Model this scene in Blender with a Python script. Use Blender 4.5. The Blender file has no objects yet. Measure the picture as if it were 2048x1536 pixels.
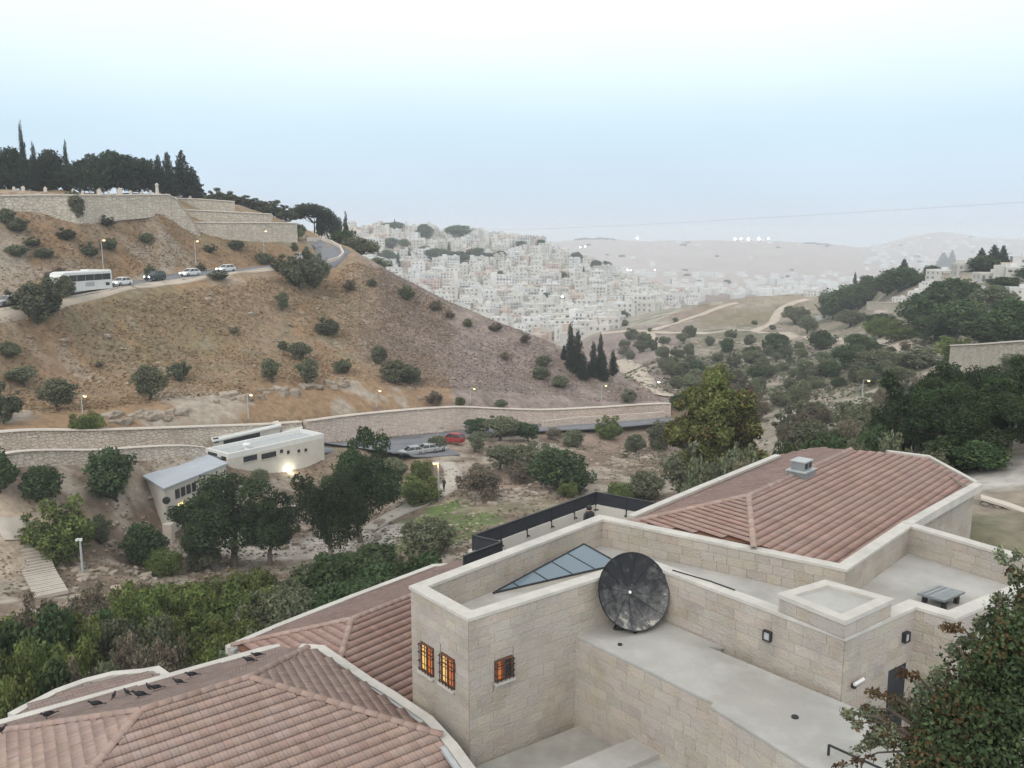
import bpy, math, random
import numpy as np
from mathutils import Matrix, Vector
R = math.radians
random.seed(7); np.random.seed(7)
SC = bpy.context.scene
COL = SC.collection

# ------------------------------------------------------------------ camera, sky, sun, exposure
F = 1773.0; PITCH = math.atan(298 / F); CP, SP = math.cos(PITCH), math.sin(PITCH)
cam = bpy.data.cameras.new('camera'); camo = bpy.data.objects.new('camera', cam); COL.objects.link(camo)
cam.sensor_width = 36.0; cam.lens = 18.0 / math.tan(math.atan(1024 / F))
cam.clip_start = 0.2; cam.clip_end = 40000
camo.location = (0, 0, 0); camo.rotation_euler = (math.pi / 2 - PITCH, 0, 0)
SC.camera = camo

SUN_EL, SUN_AZ = R(38), R(200)          # azimuth measured from +Y clockwise: behind the viewer
world = bpy.data.worlds.new('World'); SC.world = world; world.use_nodes = True
wn = world.node_tree; wn.nodes.clear()
wo = wn.nodes.new('ShaderNodeOutputWorld'); bg = wn.nodes.new('ShaderNodeBackground')
sky = wn.nodes.new('ShaderNodeTexSky'); sky.sky_type = 'NISHITA'; sky.sun_disc = False
sky.sun_elevation = R(12); sky.sun_rotation = SUN_AZ; sky.air_density = 1.4; sky.dust_density = 2.5; sky.ozone_density = 2.0
tc = wn.nodes.new('ShaderNodeTexCoord'); sx = wn.nodes.new('ShaderNodeSeparateXYZ')
rp = wn.nodes.new('ShaderNodeValToRGB'); mx = wn.nodes.new('ShaderNodeMix'); mx.data_type = 'RGBA'; mx.blend_type = 'MIX'
mx.inputs[0].default_value = 0.06
wn.links.new(tc.outputs['Generated'], sx.inputs[0]); wn.links.new(sx.outputs['Z'], rp.inputs[0])
cr = rp.color_ramp; cr.interpolation = 'B_SPLINE'
STOPS = [(0.0, (.56, .62, .71)), (0.03, (.555, .635, .735)), (0.105, (.49, .665, .80)), (0.165, (.68, .80, .85)), (0.235, (.86, .90, .89)), (1.0, (.86, .88, .88))]
while len(cr.elements) < len(STOPS): cr.elements.new(0.5)
for e, (p_, c_) in zip(cr.elements, STOPS): e.position = p_; e.color = (*c_, 1)
sv = wn.nodes.new('ShaderNodeVectorMath'); sv.operation = 'SCALE'; sv.inputs['Scale'].default_value = 11.2; wn.links.new(rp.outputs[0], sv.inputs[0])
cn = wn.nodes.new('ShaderNodeTexNoise'); cn.inputs['Scale'].default_value = 2.2; cn.inputs['Detail'].default_value = 4; cmap = wn.nodes.new('ShaderNodeMapping'); cmap.inputs['Scale'].default_value = (1, 1, 3.5)
wn.links.new(tc.outputs['Generated'], cmap.inputs[0]); wn.links.new(cmap.outputs[0], cn.inputs['Vector'])
cmr = wn.nodes.new('ShaderNodeMapRange'); cmr.inputs[1].default_value = .3; cmr.inputs[2].default_value = .7; cmr.inputs[3].default_value = 10.8; cmr.inputs[4].default_value = 11.7; wn.links.new(cn.outputs[0], cmr.inputs[0]); wn.links.new(cmr.outputs[0], sv.inputs['Scale'])
wn.links.new(sv.outputs[0], mx.inputs[6]); wn.links.new(sky.outputs[0], mx.inputs[7])
wn.links.new(mx.outputs[2], bg.inputs[0]); bg.inputs[1].default_value = 0.10
wn.links.new(bg.outputs[0], wo.inputs[0])
sl = bpy.data.lights.new('sun', 'SUN'); sl.energy = 1.15; sl.angle = R(25); sl.color = (1.0, 0.93, 0.85)
so = bpy.data.objects.new('sun', sl); COL.objects.link(so)
sd = Vector((math.sin(SUN_AZ) * math.cos(SUN_EL), math.cos(SUN_AZ) * math.cos(SUN_EL), math.sin(SUN_EL)))
so.rotation_euler = (-sd).to_track_quat('-Z', 'Y').to_euler()
vs = SC.view_settings; vs.view_transform = 'Standard'; vs.look = 'None'; vs.exposure = 0.22; vs.gamma = 1.0; vs.use_curve_mapping = False
SC.render.engine = 'CYCLES'
cy = SC.cycles; cy.max_bounces = 5; cy.diffuse_bounces = 3; cy.glossy_bounces = 2; cy.transmission_bounces = 3; cy.volume_bounces = 1; cy.transparent_max_bounces = 8
cy.use_denoising = True; cy.use_adaptive_sampling = True; cy.adaptive_threshold = 0.02
cy.caustics_reflective = False; cy.caustics_refractive = False

# ------------------------------------------------------------------ helpers
def ray(px, py):
    u = (px - 1024) / F; v = (768 - py) / F
    return (u, CP + v * SP, -SP + v * CP)
def PZ(px, py, z):
    d = ray(px, py); s = z / d[2]; return Vector((d[0] * s, d[1] * s, z))
def PR(px, py, r):
    d = ray(px, py); s = r / math.hypot(d[0], d[1]); return Vector((d[0] * s, d[1] * s, d[2] * s))
def PIX(p):
    yc = p[1] * CP - p[2] * SP; zc = p[1] * SP + p[2] * CP
    return (1024 + F * p[0] / yc, 768 - F * zc / yc)
def PP(px, py, pl):
    d = Vector(ray(px, py)); n, c = pl; return d * (c / n.dot(d))
def plane3(a, b, c):
    n = (b - a).cross(c - a).normalized()
    if n.z < 0: n = -n
    return (n, n.dot(a))
def ordinal(n):
    return '%d%s' % (n, 'th' if 10 <= n % 100 <= 20 else {1: 'st', 2: 'nd', 3: 'rd'}.get(n % 10, 'th'))

def tag(o, label, cat, group=None, kind=None):
    if label: o['label'] = label
    if cat: o['category'] = cat
    if group: o['group'] = group
    if kind: o['kind'] = kind
    return o
def empty(name, loc=(0, 0, 0), rz=0.0):
    o = bpy.data.objects.new(name, None); COL.objects.link(o); o.location = loc; o.rotation_euler = (0, 0, rz); o.empty_display_size = 0.2
    return o
def link(name, me, parent=None, mw=None):
    o = bpy.data.objects.new(name, me); COL.objects.link(o)
    if parent is not None: o.parent = parent
    if mw is not None: o.matrix_local = mw
    return o
def copy_tree(o, parent=None):
    c = o.copy(); COL.objects.link(c); c.parent = parent
    for ch in list(o.children): copy_tree(ch, c)
    return c

class MB:
    def __init__(s): s.v = []; s.f = []; s.m = []
    def face(s, pts, m=0):
        i = len(s.v); s.v += [tuple(p) for p in pts]; s.f.append(tuple(range(i, i + len(pts)))); s.m.append(m); return s
    def mesh(s, vs_, fs, m=0):
        i = len(s.v); s.v += [tuple(p) for p in vs_]; s.f += [tuple(k + i for k in f) for f in fs]; s.m += [m] * len(fs); return s
    def box(s, c, sz, m=0, mat=None, rz=0.0):
        x, y, z = (k / 2 for k in sz); c = Vector(c)
        M = mat if mat else Matrix.Rotation(rz, 3, 'Z')
        P = [c + M @ Vector(q) for q in ((-x, -y, -z), (x, -y, -z), (x, y, -z), (-x, y, -z), (-x, -y, z), (x, -y, z), (x, y, z), (-x, y, z))]
        return s.mesh(P, ((0, 3, 2, 1), (4, 5, 6, 7), (0, 1, 5, 4), (1, 2, 6, 5), (2, 3, 7, 6), (3, 0, 4, 7)), m)
    def prism(s, poly, z0, z1, m=0, mt=None):
        n = len(poly); a = sum(poly[i][0] * poly[(i + 1) % n][1] - poly[(i + 1) % n][0] * poly[i][1] for i in range(n))
        if a < 0: poly = poly[::-1]
        zz0 = z0 if hasattr(z0, '__len__') else [z0] * n; zz1 = z1 if hasattr(z1, '__len__') else [z1] * n
        if a < 0:
            if hasattr(z0, '__len__'): zz0 = zz0[::-1]
            if hasattr(z1, '__len__'): zz1 = zz1[::-1]
        i = len(s.v)
        s.v += [(p[0], p[1], z) for p, z in zip(poly, zz0)] + [(p[0], p[1], z) for p, z in zip(poly, zz1)]
        s.f.append(tuple(range(i + n, i + 2 * n))); s.m.append(m if mt is None else mt)
        s.f.append(tuple(range(i + n - 1, i - 1, -1))); s.m.append(m)
        for k in range(n):
            l = (k + 1) % n; s.f.append((i + k, i + l, i + n + l, i + n + k)); s.m.append(m)
        return s
    def tube(s, p0, p1, r0, r1=None, n=8, m=0, caps=True):
        r1 = r0 if r1 is None else r1; p0 = Vector(p0); p1 = Vector(p1); d = (p1 - p0)
        if d.length < 1e-6: return s
        d.normalize(); a = d.orthogonal().normalized(); b = d.cross(a); i = len(s.v)
        for p, r_ in ((p0, r0), (p1, r1)):
            for k in range(n):
                t = 2 * math.pi * k / n; s.v.append(tuple(p + (a * math.cos(t) + b * math.sin(t)) * r_))
        for k in range(n):
            l = (k + 1) % n; s.f.append((i + k, i + l, i + n + l, i + n + k)); s.m.append(m)
        if caps:
            s.f.append(tuple(range(i + n - 1, i - 1, -1))); s.m.append(m); s.f.append(tuple(range(i + n, i + 2 * n))); s.m.append(m)
        return s
    def chain(s, pts, rs, n=7, m=0):
        for k in range(len(pts) - 1): s.tube(pts[k], pts[k + 1], rs[k], rs[k + 1], n, m, True)
        return s
    def lathe(s, prof, n=16, m=0, M=None):
        i = len(s.v)
        for (r_, z) in prof:
            for k in range(n):
                t = 2 * math.pi * k / n; p = Vector((r_ * math.cos(t), r_ * math.sin(t), z)); s.v.append(tuple(M @ p if M else p))
        for j in range(len(prof) - 1):
            for k in range(n):
                l = (k + 1) % n; s.f.append((i + j * n + k, i + j * n + l, i + (j + 1) * n + l, i + (j + 1) * n + k)); s.m.append(m)
        return s
    def me(s, name, mats, smooth=False):
        me = bpy.data.meshes.new(name); me.from_pydata(s.v, [], s.f); me.update()
        for mm in (mats if isinstance(mats, (list, tuple)) else [mats]): me.materials.append(mm)
        if any(s.m): me.polygons.foreach_set('material_index', s.m)
        if smooth: me.polygons.foreach_set('use_smooth', [True] * len(me.polygons))
        return me
    def build(s, name, mats, parent=None, smooth=False, loc=None):
        o = link(name, s.me(name, mats, smooth), parent)
        if loc is not None: o.location = loc
        return o
def rock_mesh(name, mat, seed, sub=2, squash=0.75, rough=0.45):
    import bmesh
    from mathutils import noise
    bm = bmesh.new(); bmesh.ops.create_icosphere(bm, subdivisions=sub, radius=0.5)
    rnd = random.Random(seed); off = Vector((rnd.random() * 50, rnd.random() * 50, rnd.random() * 50))
    for v in bm.verts:
        n = noise.noise(v.co * 2.2 + off) * rough + noise.noise(v.co * 5 + off) * rough * .35
        v.co *= 1 + n * 1.2
        for ax in (0, 1):   # flattened sides, as broken stone has
            lim = 0.33 + 0.07 * math.sin(seed * 2 + ax); v.co[ax] = max(-lim, min(lim, v.co[ax]))
        v.co.z = min(v.co.z, .30 + .06 * math.sin(seed))
        v.co.z *= squash
    me = bpy.data.meshes.new(name); bm.to_mesh(me); bm.free(); me.materials.append(mat); return me

# ------------------------------------------------------------------ materials
def nodes(m):
    m.use_nodes = True; nt = m.node_tree; return nt, nt.nodes['Principled BSDF']
def mat(name, col, rough=0.85, var=0.12, scale=1.0, bump=0.0, bscale=None, spots=None, rnd=0.0, attr=None, metal=0.0, spec=0.3, coord='Object', detail=6):
    m = bpy.data.materials.new(name); nt, b = nodes(m); N = nt.nodes; L = nt.links
    b.inputs['Roughness'].default_value = rough; b.inputs['Metallic'].default_value = metal; b.inputs['Specular IOR Level'].default_value = spec
    t = N.new('ShaderNodeTexCoord'); no = N.new('ShaderNodeTexNoise'); no.inputs['Scale'].default_value = scale; no.inputs['Detail'].default_value = detail; no.inputs['Roughness'].default_value = .62
    ge = N.new('ShaderNodeNewGeometry') if coord == 'World' else None
    src = ge.outputs['Position'] if ge else t.outputs[coord]
    L.new(src, no.inputs['Vector'])
    mr = N.new('ShaderNodeMapRange'); mr.inputs[1].default_value = 0.3; mr.inputs[2].default_value = 0.7; mr.inputs[3].default_value = 1 - var * 1.5; mr.inputs[4].default_value = 1 + var * 1.5
    L.new(no.outputs[0], mr.inputs[0]); val = mr.outputs[0]
    if rnd:
        oi = N.new('ShaderNodeObjectInfo'); m2 = N.new('ShaderNodeMapRange'); m2.inputs[3].default_value = 1 - rnd; m2.inputs[4].default_value = 1 + rnd
        L.new(oi.outputs['Random'], m2.inputs[0]); mm = N.new('ShaderNodeMath'); mm.operation = 'MULTIPLY'; L.new(val, mm.inputs[0]); L.new(m2.outputs[0], mm.inputs[1]); val = mm.outputs[0]
    vm = N.new('ShaderNodeVectorMath'); vm.operation = 'SCALE'
    if attr:
        at = N.new('ShaderNodeAttribute'); at.attribute_name = attr; L.new(at.outputs['Color'], vm.inputs[0])
        if col is not None:
            ml = N.new('ShaderNodeVectorMath'); ml.operation = 'MULTIPLY'; ml.inputs[1].default_value = col; L.new(at.outputs['Color'], ml.inputs[0]); L.new(ml.outputs[0], vm.inputs[0])
    else: vm.inputs[0].default_value = col
    L.new(val, vm.inputs['Scale']); out = vm.outputs[0]
    if spots:   # (colour, scale, threshold, strength)
        n2 = N.new('ShaderNodeTexNoise'); n2.inputs['Scale'].default_value = spots[1]; n2.inputs['Detail'].default_value = 7; n2.inputs['Roughness'].default_value = .65
        L.new(src, n2.inputs['Vector'])
        m3 = N.new('ShaderNodeMapRange'); m3.inputs[1].default_value = spots[2]; m3.inputs[2].default_value = spots[2] + .12; m3.inputs[4].default_value = spots[3]
        L.new(n2.outputs[0], m3.inputs[0]); mi = N.new('ShaderNodeMix'); mi.data_type = 'RGBA'
        L.new(m3.outputs[0], mi.inputs[0]); L.new(out, mi.inputs[6]); mi.inputs[7].default_value = (*spots[0], 1); out = mi.outputs[2]
    L.new(out, b.inputs['Base Color'])
    if bump:
        n3 = N.new('ShaderNodeTexNoise'); n3.inputs['Scale'].default_value = bscale or scale * 4; n3.inputs['Detail'].default_value = 5
        L.new(src, n3.inputs['Vector']); bu = N.new('ShaderNodeBump'); bu.inputs['Strength'].default_value = bump; bu.inputs['Distance'].default_value = 0.1
        L.new(n3.outputs[0], bu.inputs['Height']); L.new(bu.outputs[0], b.inputs['Normal'])
    return m
def emis(name, col, strength):
    m = bpy.data.materials.new(name); m.cycles.emission_sampling = 'NONE'; nt, b = nodes(m); b.inputs['Base Color'].default_value = (*col, 1)
    b.inputs['Emission Color'].default_value = (*col, 1); b.inputs['Emission Strength'].default_value = strength; return m
def glassy(name, col, rough=0.08):
    m = bpy.data.materials.new(name); nt, b = nodes(m); b.inputs['Base Color'].default_value = (*col, 1); b.inputs['Roughness'].default_value = rough; b.inputs['Specular IOR Level'].default_value = 0.6; return m
def leafmat(name, col, rnd=0.18):
    m = bpy.data.materials.new(name); nt, b = nodes(m); N = nt.nodes; L = nt.links
    at = N.new('ShaderNodeAttribute'); at.attribute_name = 'tone'
    oi = N.new('ShaderNodeObjectInfo'); m2 = N.new('ShaderNodeMapRange'); m2.inputs[3].default_value = 1 - rnd; m2.inputs[4].default_value = 1 + rnd; L.new(oi.outputs['Random'], m2.inputs[0])
    ml = N.new('ShaderNodeVectorMath'); ml.operation = 'MULTIPLY'; ml.inputs[1].default_value = col; L.new(at.outputs['Color'], ml.inputs[0])
    vm = N.new('ShaderNodeVectorMath'); vm.operation = 'SCALE'; L.new(ml.outputs[0], vm.inputs[0]); L.new(m2.outputs[0], vm.inputs['Scale'])
    hs = N.new('ShaderNodeHueSaturation'); m4 = N.new('ShaderNodeMapRange'); m4.inputs[3].default_value = .485; m4.inputs[4].default_value = .515; L.new(oi.outputs['Random'], m4.inputs[0]); L.new(m4.outputs[0], hs.inputs['Hue'])
    L.new(vm.outputs[0], hs.inputs['Color']); L.new(hs.outputs[0], b.inputs['Base Color']); b.inputs['Roughness'].default_value = .75; b.inputs['Specular IOR Level'].default_value = .15
    tr = N.new('ShaderNodeBsdfTranslucent'); L.new(hs.outputs[0], tr.inputs[0]); ms = N.new('ShaderNodeMixShader'); ms.inputs[0].default_value = .22
    L.new(b.outputs[0], ms.inputs[1]); L.new(tr.outputs[0], ms.inputs[2]); L.new(ms.outputs[0], N['Material Output'].inputs[0]); return m

M = {}
M['stone'] = mat('limestone_block', (.44, .392, .34), .85, .12, 1.0, .45, 14, rnd=.03, spots=((.40, .37, .34), .5, .48, .6), coord='World')
def hue_by_object(m, amt=.022, sat=.3):
    nt = m.node_tree; b = nt.nodes['Principled BSDF']; src = b.inputs['Base Color'].links[0].from_socket; hs = nt.nodes.new('ShaderNodeHueSaturation'); oi = nt.nodes.new('ShaderNodeObjectInfo'); wn_ = nt.nodes.new('ShaderNodeTexWhiteNoise'); wn_.noise_dimensions = '1D'
    nt.links.new(oi.outputs['Random'], wn_.inputs['W']); sp = nt.nodes.new('ShaderNodeSeparateColor'); nt.links.new(wn_.outputs['Color'], sp.inputs[0])
    for k, (sock, lo, hi) in enumerate((('Hue', .5 - amt, .5 + amt), ('Saturation', 1 - sat, 1 + sat), ('Value', .92, 1.08))):
        mr = nt.nodes.new('ShaderNodeMapRange'); mr.inputs[3].default_value = lo; mr.inputs[4].default_value = hi; nt.links.new(sp.outputs[k], mr.inputs[0]); nt.links.new(mr.outputs[0], hs.inputs[sock])
    nt.links.new(src, hs.inputs['Color']); nt.links.new(hs.outputs[0], b.inputs['Base Color'])
hue_by_object(M['stone'], .016, .22)
M['stone_mass'] = mat('limestone_courses', (.44, .392, .34), .85, .12, 1.0, .45, 14, spots=((.40, .37, .34), .5, .48, .6), attr='tone')
M['joint'] = mat('mortar', (.43, .382, .332), .95, .12, 3)
M['coping'] = mat('coping_stone', (.53, .505, .465), .8, .09, 1.3, .15, 20, spots=((.42, .40, .37), .6, .54, .6), coord='World')
M['flat'] = mat('roof_membrane', (.425, .415, .395), .9, .11, .7, .15, 10, spots=((.335, .32, .295), .28, .48, .75), coord='World', detail=9)
M['terrace'] = mat('terrace_screed', (.35, .34, .315), .9, .12, .8, .15, 9, spots=((.27, .255, .23), .3, .48, .75), coord='World', detail=9)
M['tile'] = mat('clay_tile', (.365, .262, .224), .85, .10, 1.0, .2, 18, rnd=.05, spots=((.33, .255, .225), .5, .5, .6), coord='World')
M['tile_mass'] = mat('clay_tile_courses', (.365, .262, .224), .85, .10, 1.0, .2, 18, attr='tone', spots=((.33, .255, .225), .5, .5, .6))
M['tile_red'] = mat('red_clay_tile', (.35, .232, .20), .85, .10, 1.0, .2, 18, rnd=.05, spots=((.31, .225, .198), .5, .5, .6), coord='World'); M['tile_red_mass'] = mat('red_clay_tile_courses', (.35, .232, .20), .85, .10, 1.0, .2, 18, attr='tone', spots=((.31, .225, .198), .5, .5, .6))
hue_by_object(M['tile'], .006, .1); hue_by_object(M['tile_red'], .006, .1)
M['deck'] = mat('roof_deck', (.16, .075, .05), .95, .1, 1)
M['whitewall'] = mat('white_render', (.60, .57, .52), .9, .06, .5, .1, 8)
M['dark'] = mat('dark_metal', (.03, .03, .033), .5, .1, 3)
M['grey'] = mat('grey_metal', (.26, .28, .29), .5, .1, 2, metal=.4)
M['zinc'] = mat('zinc_gutter', (.42, .44, .45), .55, .08, 2)
M['panel'] = mat('charcoal_panel', (.035, .038, .045), .7, .12, 2)
M['glass'] = glassy('window_glass', (.03, .035, .04)); M['skyglass'] = glassy('skylight_glass', (.14, .19, .23), .12)
M['asphalt'] = mat('asphalt', (.19, .195, .215), .9, .1, .6, .1, 6, coord='Object'); M['path'] = mat('path_paving', (.46, .41, .36), .9, .08, .8, .15, 5)
M['dirt'] = mat('dirt_track', (.47, .40, .33), .95, .1, .15, .2, 2)
M['wallstone'] = mat('retaining_wall_stone', (.47, .385, .31), .9, .16, .9, .6, 1.6, spots=((.34, .28, .235), .5, .55, .55))
M['wallcap'] = mat('wall_cap', (.58, .52, .46), .9, .08, .6)
M['kerb'] = mat('kerb_stone', (.45, .42, .38), .9, .1, .8)
M['rock'] = mat('limestone_rock', (.34, .285, .235), .95, .2, 1.2, .9, 3, rnd=.22, spots=((.20, .155, .12), 1.5, .5, .7))
M['paint'] = mat('road_paint', (.75, .75, .72), .7, .1, 3)
M['bark'] = mat('bark', (.10, .08, .065), .95, .2, 3, .5, 8); M['barkgrey'] = mat('pale_bark', (.22, .19, .165), .95, .2, 3, .4, 8)
M['white'] = mat('white_paint', (.74, .75, .74), .35, .03, 1, spec=.5); M['silver'] = mat('silver_paint', (.5, .52, .54), .3, .03, 1, metal=.5, spec=.5)
M['darkcar'] = mat('dark_green_paint', (.03, .05, .055), .3, .05, 1, spec=.5); M['redcar'] = mat('red_paint', (.33, .03, .035), .35, .05, 1, spec=.5)
M['tyre'] = mat('rubber', (.02, .02, .02), .9, .1, 3); M['rim'] = mat('wheel_rim', (.35, .35, .36), .4, .05, 3, metal=.6)
M['headlight'] = emis('headlight_glow', (1, .97, .88), 14); M['lampwarm'] = emis('lamp_warm', (1, .62, .25), 4.5); M['lampwhite'] = emis('lamp_white', (1, 1, .92), 14)
M['flood'] = emis('flood_light', (1, .99, .92), 30); M['litwin'] = emis('lit_window_amber', (1, .6, .2), .42); M['litorange'] = emis('lit_window_orange', (.75, .22, .05), .2)
M['litfar'] = emis('lit_window_pale', (1, .82, .35), 1.2)
M['bird'] = mat('black_feathers', (.02, .02, .023), .6, .1, 5)
LF = {'round': leafmat('leaf_dark_green', (.066, .100, .044)), 'olive': leafmat('leaf_grey_green', (.16, .178, .112)), 'pine': leafmat('leaf_pine', (.044, .068, .028)),
      'cypress': leafmat('leaf_cypress', (.032, .045, .033), .12), 'bush': leafmat('leaf_bright_green', (.135, .17, .055)), 'dry': leafmat('leaf_dry_twig', (.19, .165, .125)), 'yellow': leafmat('leaf_yellow_green', (.155, .16, .058)),
      'rust': leafmat('leaf_rust', (.105, .068, .036)), 'far': leafmat('leaf_far', (.06, .075, .05))}

# ------------------------------------------------------------------ terrain: stations from near to far, (pixel column, distance, pixel row or height)
def vnoise(x, y, seed=0):
    xi = np.floor(x).astype(np.int64); yi = np.floor(y).astype(np.int64); xf = x - xi; yf = y - yi
    def h(a, b):
        n = (a * 374761393 + b * 668265263 + seed * 1442695040) & 0x7fffffff
        n = ((n ^ (n >> 13)) * 1274126177) & 0x7fffffff
        return ((n ^ (n >> 16)) & 0xffff) / 65535.0
    u = xf * xf * (3 - 2 * xf); w = yf * yf * (3 - 2 * yf)
    return (h(xi, yi) * (1 - u) + h(xi + 1, yi) * u) * (1 - w) + (h(xi, yi + 1) * (1 - u) + h(xi + 1, yi + 1) * u) * w - 0.5
def fbm(x, y, oct_=4, seed=0):
    s = 0; a = 1.0
    for k in range(oct_): s = s + a * vnoise(x * 2 ** k, y * 2 ** k, seed + k); a *= .5
    return s
def pchip(xs, ys, xq):
    xs = np.asarray(xs, float); ys = np.asarray(ys, float); xq = np.clip(xq, xs[0], xs[-1])
    h = np.diff(xs); d = np.diff(ys) / h; m = np.zeros(len(xs)); m[0] = d[0]; m[-1] = d[-1]
    for k in range(1, len(xs) - 1):
        if d[k - 1] * d[k] > 0:
            w1 = 2 * h[k] + h[k - 1]; w2 = h[k] + 2 * h[k - 1]; m[k] = (w1 + w2) / (w1 / d[k - 1] + w2 / d[k])
    i = np.clip(np.searchsorted(xs, xq) - 1, 0, len(xs) - 2); t = (xq - xs[i]) / h[i]
    return ((2 * t ** 3 - 3 * t ** 2 + 1) * ys[i] + (t ** 3 - 2 * t ** 2 + t) * h[i] * m[i] + (-2 * t ** 3 + 3 * t ** 2) * ys[i + 1] + (t ** 3 - t ** 2) * h[i] * m[i + 1])

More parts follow.
